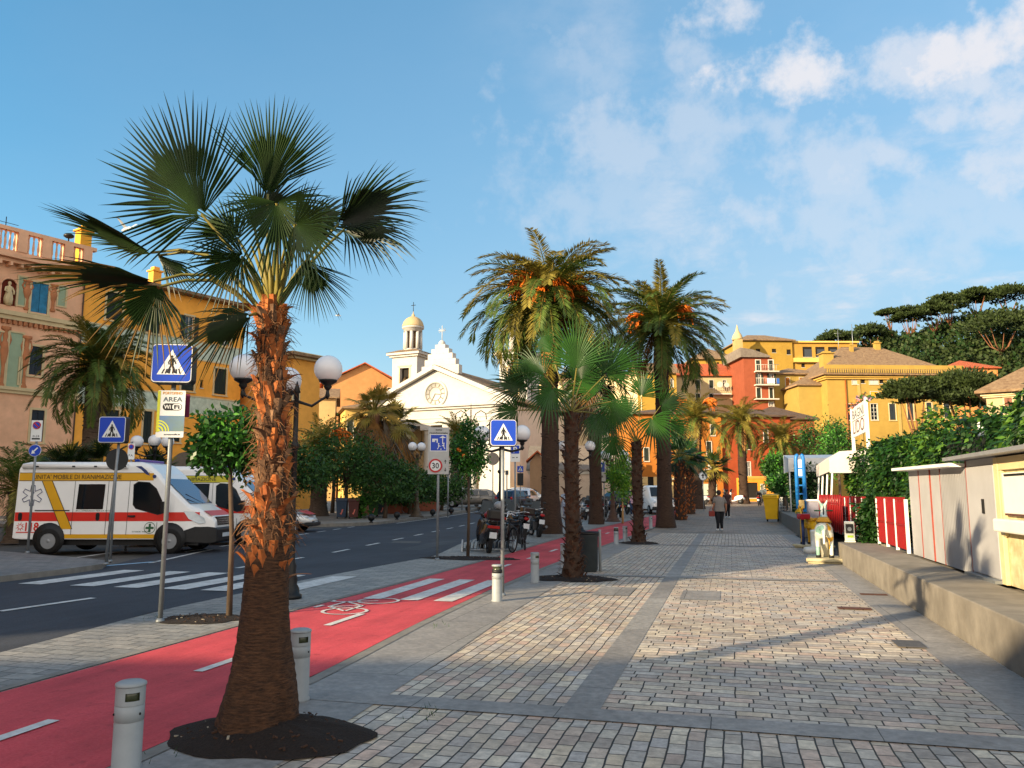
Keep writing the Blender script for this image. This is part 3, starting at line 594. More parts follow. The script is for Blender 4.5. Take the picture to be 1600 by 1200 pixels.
b3 = Bld('apartment_house', 'golden yellow house end with projecting cornice, behind the big palm trunk', PL+UL*18.6+Vector((UL.y, -UL.x, 0))*5.2, UL, 2.8, 14, 12.4, plaster('gold_plaster', '#e0a04a')); q = b3
q.win(459, 592, 466, 625, 'glass', trim=TRIM); q.body(); q.cornice(12.5, .5, .6, TRIM); q.hip(.9, .85, T_BROWN)
# unseen blocks added left and behind, sized to shade this stretch of street
b4 = Bld('shade_block', 'tall added block out of view on the left, shading the street', W(-43.15, -19.1), W(.30, 1).normalized(), 51, 14, 19.0, YEL, z0=-.3); q = b4
for k in range(9):
    for j in range(4): q.win(2+k*5, 1.5+j*3.7, 3.3+k*5, 3.8+j*3.7, 'shut', SH_GREEN, TRIM, raw=True)
q.body(); q.hip(.9, .7)
b5 = Bld('low_shade_block', 'low added block behind the viewpoint, shading the near paving', W(-13, -10.5), W(-1, 0).normalized(), 40, 9, 8.5, PINK, z0=-.3); q = b5
for k in range(8): q.win(2+k*4.8, 4, 3.4+k*4.8, 5.8, 'shut', SH_GREEN, TRIM, raw=True)
q.body(); q.hip(.35, .1)
def house(name, label, px0, px1, Z, ytop, mat, D=12, turn=0., wins=(), cat='house', z0=.2):
    P = A(px0, HOR, Z); u = W(cos(turn), sin(turn)).normalized()
    d = A(px1, HOR, Z); o = Vector((0, 0, CAMH)); rd = d-o; n = Vector((u.y, -u.x, 0)); t = (P-o).dot(n)/rd.dot(n); L_ = (o+rd*t-P).dot(u)
    q = Bld(name, label, P, u, L_, D, 5, mat, cat, z0=z0); q.z1 = q.sz((px0+px1)/2, ytop)[1]
    for w_ in wins: q.win(*w_)
    return q
PEACH = plaster('peach_plaster', '#c08a58')
q = house('house', 'peach gabled house with orange tiled roof left of the church tower', 500, 628, 125, 603, PEACH, 14, .25, [(585, 607, 590, 616, 'shut'), (606, 606, 611, 614, 'shut')]); q.body(); q.gable(3.6, .6, T_RED, 'y'); q.chimney(2.2, 3, q.z1+1.5, .9, 1.2, WHT)
q = house('house', 'low house with grey tiled roof behind the left palms', 462, 520, 105, 622, plaster('buff_plaster', '#b99a6b'), 10, .2, [(470, 640, 476, 655, 'shut'), (490, 640, 496, 655, 'shut')]); q.body(); q.gable(1.8, .5, T_BROWN, 'x')
q = house('house', 'yellow house with shutters half hidden by the skirted palms', 536, 622, 100, 640, plaster('straw_plaster', '#c9a65c'), 10, .3, [(543, 655, 551, 680, 'shut'), (553, 668, 560, 690, 'shut'), (590, 650, 597, 672, 'shut'), (605, 690, 612, 715, 'shut'), (545, 720, 555, 745, 'shut')]); q.body(); q.hip(1.2, .5, T_BROWN)
# ---- the church ------------------------------------------------------------------
CWH = plaster('church_white', '#b4b2ae', .05, .2); CCR = plaster('church_cream', '#d9c29a', .08); CSH = plaster('church_side', '#c9bcae', .06)
uc = W(.903, -.429).normalized(); RC = W(-.25, 105); LC = 23.
ch = Bld('church', 'white church with triangular pediment, clock and twin bell towers', RC-uc*LC, uc, LC, 34, 13.4, CWH, 'church'); q = ch
zE = 11.0; z0 = .5
b = MB()
b.box(0, LC, 0, 34, zE, 13.4)                                     # entablature and body
b.box(0, LC, 4.6, 34, z0, zE-.002); b.box(LC-4.6, LC, 0, 4.6-.002, z0, zE-.002); b.box(0, 1.1, 0, 4.6-.002, z0, zE-.002)
b.build('wall', CWH, q.root)
MB().box(1.2, LC-4.7, 4.5, 4.59, z0, zE-.01).build('porch_wall', CCR, q.root)
MB().box(LC+.003, LC+.02, .2, 33.9, z0, 13.3).build('side_wall', CSH, q.root)
b = MB(); b.poly([(0, .1, 13.7), (LC, .1, 13.7), (LC/2, .1, 18.6)]); b.build('tympanum', CWH, q.root)
b = MB(); o_ = .7
b.box(-o_, LC+o_, -o_, .4, 13.42, 13.72); b.box(-.35, LC+.35, -.35, .3, 13.12, 13.4)
for sg in (0, 1):
    x0 = -o_ if not sg else LC+o_; b.obox(((x0+LC/2)/2, -.1, (13.75+19.1)/2), Vector((LC/2-x0, 0, 5.3))/2, (0, .6, 0), Vector((-5.3 if not sg else 5.3, 0, LC/2+o_)).normalized()*.28)
b.box(0, LC, -.08, -.003, 11.9, 12.0); b.box(0, LC, -.08, -.003, 11.3, 11.38)
b.build('pediment_moulding', CWH, q.root)
b = MB()
for sg in (0, 1):
    x0 = -.9 if not sg else LC+.9; qd = [(x0, -.4, 13.9), (LC/2, -.4, 19.42), (LC/2, 34, 19.42), (x0, 34, 13.9)]
    b.poly(qd if sg else qd[::-1]); b.poly([(x, y, z-.12) for x, y, z in (qd[::-1] if sg else qd)])
    b.poly([qd[0], qd[1], (LC/2, -.4, 19.3), (x0, -.4, 13.78)]); b.box(min(x0, x0+.05), max(x0, x0+.05), -.4, 34, 13.7, 13.9)
b.build('roof', T_BROWN, q.root)
for k, px in enumerate((631, 664, 699, 734)):
    x = q.sz(px, 700)[0]; b = MB(); b.lathe([(.75, z0), (.75, z0+.35), (.62, z0+.5), (.6, z0+3.5), (.52, zE-1.0), (.6, zE-.9), (.56, zE-.75), (.7, zE-.45), (.7, zE-.4)], (x, .75, 0), 20)
    b.box(x-.85, x+.85, 0, 1.6, zE-.4, zE-.003).box(x-.8, x+.8, -.05, 1.55, zE-.65, zE-.42); b.build('column', CWH, q.root)
b = MB().lathe([(1.9, 0), (1.9, -.08), (1.55, -.1), (1.55, -.04), (.02, -.04)], (LC/2, .05, 15.35), 40, ax='y')
cz = 15.35; ck = b.build('clock', CWH, q.root)
b = MB()
for k in range(12): a = 2*pi*k/12; b.obox((LC/2+1.25*sin(a), -.02, cz+1.25*cos(a)), Vector((sin(a), 0, cos(a)))*.2, Vector((cos(a), 0, -sin(a)))*.07, (0, .015, 0))
for r_ in (1.52, .95): b.tube([(LC/2+r_*cos(2*pi*k/40), -.03, cz+r_*sin(2*pi*k/40)) for k in range(41)], .035, 5)
b.build('clock_numerals', M('clock_grey', '#6f6a5e', .7), ck)
b = MB()
for a, l in ((radians(210), 1.05), (radians(98), .75)): b.obox((LC/2+sin(a)*l/2, -.05, cz+cos(a)*l/2), Vector((sin(a), 0, cos(a)))*l*.56, Vector((cos(a), 0, -sin(a)))*.06, (0, .012, 0))
b.build('clock_hands', BLACK, ck)
b = MB().tube([(q.sz(650, 690)[0], 1.4, zE-.2), (q.sz(650, 690)[0], 1.4, zE-2)], .03, 5).lathe([(.05, 0), (.35, -.2), (.4, -.9), (.1, -1.2)], (q.sz(650, 690)[0], 1.4, zE-2), 8); b.build('porch_lantern', IRON, q.root)
b = MB(); c0 = LC/2
for i, (hw, zz) in enumerate(((3.0, 19.5), (2.5, 20.4), (2.0, 21.2), (1.4, 21.9), (.8, 22.5))): b.box(c0-hw, c0+hw, 1.2-.01*i, 2.2+.01*i, 18.2 if i == 0 else (19.5, 20.4, 21.2, 21.9)[i-1]+.002, zz)
b.sphere((c0, 1.7, 22.7), .5, 10); b.tube([(c0, 1.7, 22.9), (c0, 1.7, 25.3)], .06, 6).tube([(c0-.6, 1.7, 24.6), (c0+.6, 1.7, 24.6)], .05, 6).tube([(c0-.5, 1.7, 24.9), (c0+.5, 1.7, 24.3)], .03, 5).tube([(c0-.5, 1.7, 24.3), (c0+.5, 1.7, 24.9)], .03, 5); b.build('gable_crest', CWH, q.root)
def tower(px, Zd, mat, wd=4.4, flip=False):
    p = A(px, HOR, Zd); v = p-ch.P; v.z = 0; x = v.dot(ch.u); y = -v.dot(ch.n); h = wd/2
    zt = _hz(p, 561); k = Zd/1250
    b = MB(); hole = (-.8, .8, zt-6.2, zt-1.7)
    fr = MB()
    wall_holes(b, -h, h, 8, zt, [hole], -h, .6)
    side = MB(); wall_holes(side, -h, h, 8, zt, [hole], -h, .6)
    for ang in (pi/2, pi, -pi/2):
        c, s_ = cos(ang), sin(ang); b.add([(X*c-Y*s_, X*s_+Y*c, Z_) for X, Y, Z_ in side.v], side.f, 0)
    t = b.build('bell_tower', CWH, ch.root, loc=(x, y, 0))
    MB().box(-h+.61, h-.61, -h+.61, h-.61, 8, zt).build('belfry_interior', DARKIN, t)
    MB().lathe([(.05, 0), (.2, -.1), (.45, -.6), (.5, -.9), (.62, -1.1)], (0, -h+.3, zt-3), 12).build('bell', M('bronze', '#4a3a22', .5, metal=.7), t)
    tm = MB()
    for sx in (-1.0, .85): tm.box(sx, sx+.16, -h-.08, -h-.003, zt-6.3, zt-1.5)
    tm.box(-1.2, 1.2, -h-.1, -h-.003, zt-1.5, zt-1.3); tm.build('surround', CCR, t)
    MB().box(-h-.7, h+.7, -h-.7, h+.7, zt+.3, zt+.65).box(-h-.35, h+.35, -h-.35, h+.35, zt, zt+.298).build('cornice', CWH, t)
    MB().poly([(-h-.8, -h-.8, zt+.67), (h+.8, -h-.8, zt+.67), (1.4, -1.4, zt+1.3), (-1.4, -1.4, zt+1.3)]).poly([(h+.8, -h-.8, zt+.67), (h+.8, h+.8, zt+.67), (1.4, 1.4, zt+1.3), (1.4, -1.4, zt+1.3)]).poly([(h+.8, h+.8, zt+.67), (-h-.8, h+.8, zt+.67), (-1.4, 1.4, zt+1.3), (1.4, 1.4, zt+1.3)]).poly([(-h-.8, h+.8, zt+.67), (-h-.8, -h-.8, zt+.67), (-1.4, -1.4, zt+1.3), (-1.4, 1.4, zt+1.3)]).build('roof', T_BROWN, t)
    zl = zt+1.0; l = MB().lathe([(1.55, 0), (1.55, .35), (1.3, .4), (1.3, .5)], (0, 0, zl), 16)
    for j in range(8): a = 2*pi*(j+.5)/8; l.lathe([(.3, .5), (.26, 3.2)], (1.22*cos(a), 1.22*sin(a), zl), 8)
    l.lathe([(1.45, 3.2), (1.45, 3.7), (1.7, 3.75), (1.7, 4.0)], (0, 0, zl), 20); l.build('lantern', CWH, t)
    MB().lathe([(.85, .3), (.85, 3.2)], (0, 0, zl), 12).build('lantern_core', plaster('lantern_dark', '#7d6348'), t)
    MB().lathe([(1.72, 4.0), (1.7, 4.15), (1.5, 4.8), (1.1, 5.3), (.6, 5.6), (.25, 5.7), (.25, 6.0), (.1, 6.1), (.05, 6.5)], (0, 0, zl), 20).build('dome', plaster('dome_stone', '#b29c78'), t)
    MB().tube([(0, 0, zl+6.4), (0, 0, zl+8.0)], .05, 5).tube([(-.4, 0, zl+7.5), (.4, 0, zl+7.5)], .05, 5).build('cross', IRON, t)
tower(641, 122, CWH); tower(812, 116, CWH)
MB().box(-1, 3, 33, 40, 5, 12).build('sacristy', CCR, ch.root)
q = Bld('apse_wing', 'cream upper wing of the church with hipped tiled roof', ch.P+ch.u*12.5-ch.n*22, ch.u, 22, 14, 19.4, CCR, 'church wing'); q.win(6, 15, 7, 17, 'dark', raw=True); q.body(); q.hip(2.2, .3, T_BROWN)
GREYB = plaster('grey_beige', '#b8a592', .08)
q = house('chapel', 'low grey-beige chapel with arched window and grey sloping roof behind the palms', 828, 985, 92, 734, GREYB, 16, -.06, [(833, 742, 842, 764, 'dark'), (886, 745, 893, 770, 'dark'), (955, 702, 961, 712, 'dark')], 'chapel'); q.z1 = q.sz(900, 736)[1]; q.body(); q.gable(3.2, .4, T_GREY, 'x'); q.cornice(q.z1-.2, .3, .25, WHT)
q = house('porch_house', 'small gabled stone porch with a red tiled roof at the church side', 828, 852, 88, 722, plaster('porch_stone', '#8f7257'), 3, -.06, [], 'porch'); q.body(); q.gable(1.1, .4, T_RED, 'y')
q = house('house', 'white rendered house wall between palm trunks with arched openings', 930, 986, 112, 690, plaster('cool_white', '#cfc8bf'), 12, 0, [(952, 696, 958, 715, 'dark'), (938, 700, 943, 716, 'dark'), (966, 698, 972, 714, 'dark')]); q.body(); q.hip(1.5, .5, T_GREY)
# ---- the old town on the right -----------------------------------------------------
ORG = plaster('orange_plaster', '#a66628', .1); REDB = plaster('red_brown_plaster', '#8e4023', .1); CREAM = plaster('cream_plaster', '#b0a07a', .06); YLW = plaster('yellow_plaster', '#a08036', .08); LYEL = plaster('light_yellow_plaster', '#a18846', .07); BRED = plaster('brick_red_plaster', '#8f4c34', .08)
q = house('house', 'big orange house behind the middle palms with pale ground floor', 984, 1131, 95, 648, ORG, 14, .04, [(1052, 752, 1061, 780, 'dark'), (1080, 752, 1088, 778, 'dark'), (1034, 745, 1042, 780, 'glass'), (1006, 700, 1014, 720, 'shut'), (1064, 690, 1072, 716, 'shut'), (1128-24, 690, 1128-16, 714, 'shut'), (1130, 735, 1138, 744, 'dark') if False else (1012, 745, 1022, 782, 'dark'), (1086, 664, 1093, 680, 'shut'), (1110, 664, 1117, 680, 'shut'), (1131-30, 734, 1131-22, 744, 'glass')]); q.body(); q.band(.2, q.sz(1080, 745)[1], plaster('shop_cream', '#cdb27e'), 0, q.L*.62, name='plinth'); q.hip(1.2, .5, T_DARK)
o = MB().box(q.sz(1088, 760)[0], q.sz(1120, 760)[0], -.05, -.012, q.sz(1100, 775)[1], q.sz(1100, 756)[1]).build('shopfront', M('pale_glass', '#b9c2ae', .3), q.root)
for px in (1054, 1082): x, z = q.sz(px, 748); MB().box(x-1.2, x+1.2, -.6, -.02, z-.1, z).build('awning', WHT, q.root)
MB().box(*sum([[q.sz(1106, 720)[0], q.sz(1113, 720)[0]]], []), -.3, -.02, q.sz(1110, 735)[1], q.sz(1110, 725)[1]).build('shop_sign', WHT, q.root)
q = house('house', 'red-brown house front with small windows right of the orange house', 1131.5, 1240, 96, 652, REDB, 12, .02, [(1166, 722, 1173, 744, 'glass'), (1194, 734, 1200, 744, 'glass'), (1166, 665, 1174, 702, 'dark'), (1193, 672, 1200, 690, 'shut'), (1216, 675, 1222, 700, 'dark'), (1225, 734, 1231, 744, 'glass')]); q.body(); q.hip(1.6, .6, T_DARK)
q = house('annex', 'flat-roofed orange annex with dark doorway behind the yellow bin', 1164, 1216, 90, 746, plaster('annex_orange', '#cf8a30'), 3, .02, [(1167, 754, 1185, 778, 'dark'), (1189, 757, 1195, 778, 'glass')], 'annex'); q.body(); q.cornice(q.z1, .25, .15, plaster('annex_trim', '#d9a050'))
q = house('house', 'long cream house under an orange tiled roof on the hillside', 1040, 1170, 128, 588, CREAM, 9, 0, [(1051, 595, 1057, 604, 'glass'), (1087, 594, 1094, 607, 'shut'), (1108, 594, 1115, 606, 'shut'), (1129, 594, 1135, 603, 'glass'), (1149, 594, 1156, 606, 'shut'), (1150, 608, 1156, 618, 'shut'), (1087, 615, 1094, 626, 'shut'), (1108, 615, 1115, 626, 'shut')]); q.body(); q.gable(2.6, .5, T_RED, 'x')
x, z = q.sz(1128, 605); p = MB().box(x-1.6, x+1.2, -1, -.05, z-1.3, z-1.1)
for k in range(9): p.tube([(x-1.6+k*.35, -.95, z-1.1), (x-1.6+k*.35, -.95, z-.1)], .025, 4)
p.tube([(x-1.6, -.95, z-.1), (x+1.2, -.95, z-.1)], .03, 4).lathe([(.5, 0), (.35, .2), (.05, .25)], (x-.6, -1.1, z+.3), 12, ax='y').lathe([(.4, 0), (.3, .2), (.05, .25)], (x+.5, -1.1, z+.2), 12, ax='y'); p.build('balcony', WHT, q.root)
q = house('house', 'yellow house with grey roof right behind the far canary palm', 1000, 1062, 120, 584, YLW, 9, 0, [(1010, 592, 1016, 604, 'shut'), (1030, 592, 1036, 604, 'shut'), (1048, 592, 1052, 604, 'glass'), (1030, 620, 1036, 634, 'shut')]); q.body(); q.gable(2.2, .5, T_BROWN, 'x')
q = house('house', 'house with broad brown tiled roof above the cream house', 1090, 1160, 150, 562, YLW, 12, 0, [(1120, 566, 1124, 572, 'dark')]); q.body(); q.hip(3.0, .6, T_BROWN)
q = house('tower_house', 'narrow brick-red house with green shutters and white balconies', 1170, 1216, 122, 559, BRED, 8, .05, [(1181, 563, 1188, 579, 'shut', SH_GREEN, WHT), (1201, 563, 1208, 579, 'shut', SH_GREEN, WHT), (1183, 584, 1189, 600, 'open', SH_GREEN), (1202, 584, 1209, 600, 'open', SH_GREEN), (1182, 606, 1189, 622, 'shut', SH_GREEN, WHT), (1202, 606, 1208, 622, 'shut', SH_GREEN, WHT), (1201, 627, 1209, 634, 'french')]); q.body()
for py in (581, 602, 624):
    xa, z = q.sz(1178, py); xb, _ = q.sz(1214, py); p = MB().box(xa, xb, -1.0, -.03, z-.12, z+.06)
    if py != 624:
        for k in range(int((xb-xa)/.28)): p.tube([(xa+.1+k*.28, -.95, z+.06), (xa+.1+k*.28, -.95, z+1.0)], .02, 4)
        p.tube([(xa, -.95, z+1.0), (xb, -.95, z+1.0)], .035, 4)
    bal = p.build('balcony', WHT, q.root)
    if py == 602:
        for (u0, u1, cc, nn) in ((1195, 1199, '#e8e8e8', 'white_cloth'), (1199.5, 1203, '#e0dcd8', 'pale_cloth'), (1203.5, 1207, '#e6e6ea', 'white_cloth'), (1210, 1214, '#2a5aa8', 'blue_cloth')): MB().box(q.sz(u0, py)[0], q.sz(u1, py)[0], -1.04, -1.0, z+.15, z+.95).build('laundry', M(nn, cc), bal)
MB().prism([(-.6, q.z1+.02), (q.L*.9, q.z1+.02), (q.L*.9, q.z1+.25), (q.L*.3, q.z1+1.2), (-.6, q.z1+1.5)], -.5, 8).build('roof', T_GREY, q.root)
q = house('house', 'light yellow house with orange shutters beside the brick-red house', 1217, 1306, 124, 586, LYEL, 10, .06, [(1227, 590, 1234, 605, 'shut', SH_ORANGE), (1249, 590, 1256, 605, 'shut', SH_ORANGE), (1266, 589, 1273, 597, 'shut', SH_ORANGE), (1228, 610, 1235, 624, 'shut', SH_ORANGE), (1249, 610, 1256, 628, 'shut', SH_ORANGE), (1249, 632, 1256, 642, 'shut', SH_ORANGE)]); q.body(); q.hip(1.6, .5, T_BROWN)
q = house('house', 'plain yellow house with one dark window below a tiled lean-to roof', 1256, 1306, 118, 603, LYEL, 6, .04, [(1290, 606, 1300, 620, 'open', SH_BROWN)]); q.body(); q.hip(1.6, .4, T_BROWN, 3)
q = house('house', 'low dark-roofed outbuilding under the yellow houses', 1182, 1278, 108, 656, plaster('shed_wall', '#8a4a2c'), 9, .03, []); q.body(); q.hip(2.1, .5, T_DARK)
q = house('house', 'golden yellow house with hipped roof and three dark attic windows', 1167, 1249, 165, 533, YLW, 12, .05, [(1181, 545, 1188, 550, 'dark'), (1206, 545, 1213, 551, 'dark'), (1229, 546, 1236, 554, 'dark'), (1190, 562, 1196, 570, 'dark')]); q.body(); q.hip(2.2, .6, T_BROWN, 3.5)
q = house('terrace_block', 'long golden terrace building with five open bays on top', 1249.5, 1353, 166, 536, plaster('terrace_yellow', '#aa833c'), 10, .02, [], 'building')
zb0 = q.sz(1300, 558)[1]; zb1 = q.sz(1300, 542)[1]
for i in range(5):
    xa = q.sz(1252+i*20, 550)[0]; xb = q.sz(1269+i*20, 550)[0]; q.win(xa+.3, zb0, xb, zb1, 'dark', raw=True)
    p = MB().box(xa+.7, xa+2.4, .1, .138, zb0, zb1-.5); p.build('window', PANE, q.root)
for i in range(5): q.win(1252+i*20, 568, 1258+i*20, 574, 'dark')
q.body(); MB().box(-.3, q.L+.3, -.5, 1, q.z1+.002, q.z1+.35).box(-.1, q.L+.1, -.8, -.02, zb0-1.2, zb0-.3).build('cornice', plaster('terrace_trim', '#d9b060'), q.root)
q = house('dome_turret', 'small stone turret with pointed cap beside the golden hipped house', 1158, 1170, 160, 530, plaster('turret_stone', '#b89a6a'), 2, 0, [], 'turret'); q.body()
MB().lathe([(1.1, 0), (1.15, .3), (.9, 1.0), (.5, 1.6), (.3, 2.0), (.22, 2.5), (.05, 3.2)], (q.L/2, 1, q.z1), 12).build('cap', plaster('turret_cap', '#c2ab80'), q.root)
VIL = plaster('villa_yellow', '#a58844', .06)
q = house('villa', 'large yellow villa with big hipped roof, dark shutters and umbrella pines in front', 1302, 1506, 116, 588, VIL, 17, .05, [(1331, 590, 1341, 600, 'shut', WHT), (1358, 590, 1372, 600, 'shut', WHT), (1386, 589, 1400, 600, 'shut', WHT), (1414, 588, 1428, 598, 'shut', WHT), (1446, 587, 1458, 597, 'shut', WHT), (1345, 592, 1352, 599, 'dark'), (1374, 592, 1381, 599, 'dark'), (1403, 591, 1410, 598, 'dark'), (1360, 612, 1372, 620, 'shut', plaster('blind_yellow', '#c79a35')), (1326, 631, 1336, 656, 'open', SH_BROWN), (1360, 631, 1372, 656, 'french'), (1389, 631, 1400, 656, 'shut', SH_DARKB, TRIM), (1417, 630, 1428, 656, 'shut', SH_DARKB, TRIM), (1447, 629, 1457, 654, 'shut', SH_DARKB, TRIM), (1474, 628, 1485, 654, 'shut', SH_DARKB, TRIM)], 'villa'); q.body()
q.cornice(q.z1-.25, .5, .5, plaster('villa_trim', '#c49d50')); q.hip(5.6, .9, T_BROWN, 6.5, z=q.z1+.05)
p = MB(); zz = q.z1+.4
for k in range(60): x = -.4+k*(q.L+.8)/60; p.box(x, x+.16, -1.02, -.94, zz-.05, zz+.5)
p.box(-.8, q.L+.8, -1.05, -.92, zz+.5, zz+1.1); p.build('parapet', VIL, q.root)
q.chimney(q.L*.12, 5, q.z1+2.5, 1.6, 1.6); q.chimney(q.L*.38, 7, q.z1+4.2, .5, 1.6); q.chimney(q.L*.62, 8, q.z1+5.2, .8, 1.2)
MB().tube([(q.L*.42, 8, q.z1+4.4), (q.L*.42, 8, q.z1+9.5)], .05, 5).tube([(q.L*.30, 8, q.z1+4.4), (q.L*.30, 8, q.z1+8.5)], .04, 5).tube([(q.L*.27, 8, q.z1+8), (q.L*.33, 8, q.z1+8)], .03, 5).build('aerial', STEEL, q.root)
MB().tube([(q.sz(1323, 640)[0], -.12, 1), (q.sz(1323, 640)[0], -.12, q.z1-.6)], .1, 6).build('drainpipe', M('copper_pipe', '#8a4a20', .5), q.root)
for px in (1343, 1404): x, z = q.sz(px, 625); MB().box(x-.2, x+.2, -.1, -.003, .5, q.z1-.55).build('pilaster', plaster('villa_trim2', '#ae9458'), q.root)
q = house('villa', 'cream villa corner with tiled roof at the right edge above the ivy', 1553, 1700, 70, 622, plaster('pale_cream', '#ab9b78'), 7, -.62, [(1569, 622, 1582, 634, 'shut', SH_RED, TRIM), (1598, 622, 1612, 634, 'shut', SH_RED, TRIM)], 'villa'); q.z1 = q.sz(1570, 614)[1]; q.body(); q.hip(2.6, .8, T_BROWN); q.cornice(q.z1-.2, .3, .4, TRIM)
q = house('house', 'orange-roofed house half hidden behind the umbrella pines', 1505, 1575, 175, 576, plaster('orange_house', '#c98a50'), 12, 0, [(1530, 578, 1535, 584, 'dark')]); q.body(); q.hip(2.6, .6, T_RED, 5)
# ================================================================= vegetation
def leafmat(n, c, c2, rough=.5, trans=.22, scale=1.3): return M(n, c, rough, .3, scale, spec=.3, col2=c2, trans=trans)
PALM = leafmat('palm_green', '#31491c', '#667c34'); PALM2 = leafmat('palm_olive', '#6a6624', '#a09040'); PALMD = leafmat('dry_frond', '#6d4a24', '#a97c45', .8)
FAN = leafmat('fan_green', '#13230c', '#283f16', .42, .08); FANB = leafmat('fan_bright_green', '#183812', '#30591f', .42, .06); FANT = leafmat('fan_dry_tip', '#5c4622', '#8f6c34', .7); STALK = leafmat('petiole', '#5c6428', '#8a7a3a', .5, .05)
BARK = M('palm_bark', '#3a2a20', .95, .4, 9, bump=.9, sx=(1, 1, 3)); BARKG = M('grey_palm_bark', '#54463a', .95, .4, 7, bump=.9, sx=(1, 1, 3.5)); BOOT = M('leaf_boot', '#84401c', .85, .4, 7, bump=.5, col2='#b66a32'); CUT = M('boot_cut_face', '#a86e38', .85, .3, 8); FIBRE = M('palm_fibre', '#6a4a30', .95, .4, 10)
WOOD = M('tree_bark', '#4d4034', .95, .35, 8, bump=.7, sx=(1, 1, .3)); FRUIT = M('orange_fruit', '#d9701a', .6, .2, 8)
RT, UP, FW = CR @ Vector((1, 0, 0)), CR @ Vector((0, 1, 0)), CR @ Vector((0, 0, -1))
ZU = Vector((0, 0, 1))
def pinnate(b, q, org, az, e0, L, droop, nl, wl, ll, m=0, mr=1, twist=0.):
    n = 9; pts = [Vector(org)]; dirs = []; h = Vector((cos(az), sin(az), 0)); side = Vector((-sin(az), cos(az), 0))
    for i in range(n):
        t = (i+.5)/n; e = e0-droop*t**1.25; d = h*cos(e)+ZU*sin(e)+side*twist*t; d.normalize(); dirs.append(d); pts.append(pts[-1]+d*L/n)
    b.tube(pts, [max(.006, L*.011*(1-.85*i/n)) for i in range(n+1)], 4, mr, False)
    for i in range(nl):
        t = .1+.9*(i+q.random()*.6)/nl; k = min(n-1, int(t*n)); p = pts[k].lerp(pts[k+1], t*n-k); d = dirs[k]
        s0 = d.cross(ZU); s0 = s0.normalized() if s0.length > .05 else side; up = s0.cross(d)
        l = ll*(.35+.65*sin(pi*min(1, .12+t*.86))**.7)*q.uniform(.85, 1.1); fwd_ = .55+.75*t
        for sg in (-1, 1):
            v = (s0*sg+d*fwd_+up*q.uniform(.12, .5)+ZU*q.uniform(-.35, .05)).normalized()
            w_ = v.cross(up); w_ = (w_.normalized() if w_.length > .05 else d)*wl*q.uniform(.8, 1.15); mid = p+v*l*.4; tip = p+v*l-ZU*l*q.uniform(.03, .22)
            b.add([p, mid+w_, tip, mid-w_], [(0, 1, 2, 3)], m)
def trunk_palm(b, H, r, q, n=14, rings=26, flare=1.45, lean=(0, 0), bumpy=.05, bulge=0.):
    vs = []
    for i in range(rings+1):
        t = i/rings; rr = r*(1+(flare-1)*max(0, 1-t*5)**1.6+bulge*max(0, (t-.86)/.14)**2)
        for k in range(n): a = 2*pi*(k+.5*(i % 2))/n; s_ = rr*(1+q.uniform(-bumpy, bumpy)); vs.append((s_*cos(a)+lean[0]*t*t, s_*sin(a)+lean[1]*t*t, H*t))
    fs = [(i*n+k, i*n+(k+1) % n, (i+1)*n+(k+1) % n, (i+1)*n+k) for i in range(rings) for k in range(n)]
    b.add(vs, fs, 0, True)
def canary(label, loc, H, r, L, nf, seed, droop=(1.2, 2.0), nl=42, wl=.018, ll=.42, group=None, fruit=0, olive=.3, dead=0, elev=(-.5, 1.45), bark=None, lean=(0, 0), rz=0, bush=False):
    q = random.Random(seed); t = thing('canary_palm' if not bush else 'palm_shrub', label, 'palm tree', loc, rz, group); b = MB(); trunk_palm(b, H, r, q, lean=lean, bulge=.35, bumpy=.06)
    for k in range(int(16*H)):                                         # old leaf scars standing out of the trunk
        a = k*2.399; z = H*(.04+.95*q.random()); tt = z/H; rr = r*(1+.35*max(0, (tt-.86)/.14)**2)*1.0
        c = Vector((rr*cos(a)+lean[0]*tt*tt, rr*sin(a)+lean[1]*tt*tt, z)); o = Vector((cos(a), sin(a), .5)).normalized(); s_ = Vector((-sin(a), cos(a), 0)); u_ = o.cross(s_)
        b.obox(c, o*r*.07, s_*r*.2, u_*r*.07)
    b.build('trunk', bark or BARKG, t); b = MB()
    for i in range(nf):
        u = i/nf; e = elev[1]-(elev[1]-elev[0])*u**1.05+q.uniform(-.1, .1); az = i*2.39996+q.uniform(-.2, .2)
        pinnate(b, q, Vector((lean[0]+.2*r*cos(az), lean[1]+.2*r*sin(az), H+r*.3*(1-u))), az, e, L*q.uniform(.82, 1.08)*(1-.18*(1-u)), q.uniform(*droop)*(.95+.15*u), nl, wl, ll, 1 if q.random() < olive*(1.7 if u < .45 else .55) else 0, 2, q.uniform(-.3, .3))  # more pale olive on upper fronds: sunlight put into their colour
    b.build('crown', [PALM, PALM2, STALK], t)
    if dead:
        b = MB()
        for i in range(dead): az = i*2.4; pinnate(b, q, Vector((lean[0]+r*cos(az)*.8, lean[1]+r*sin(az)*.8, H-.1)), az, -.9, L*.75, .6, 26, wl, ll*.8, 0, 0)
        b.build('dead_fronds', [PALMD], t)
    for i in range(fruit):
        b = MB(); az = i*2*pi/fruit+q.uniform(-.4, .4); o = Vector((lean[0]+r*1.5*cos(az), lean[1]+r*1.5*sin(az), H+q.uniform(.1, 1.3)))
        for k in range(46):
            a2 = az+q.gauss(0, .45); l = q.uniform(.8, 1.6); e = q.uniform(.2, 1.1); pts = [o]
            for j in range(4): pts.append(pts[-1]+(Vector((cos(a2), sin(a2), 0))*cos(e-.55*j)+ZU*sin(e-.55*j))*l/4)
            b.tube(pts, [.02, .04, .05, .05, .03], 3, 0, False)
        b.build('fruit_cluster', FRUIT, t)
    return t
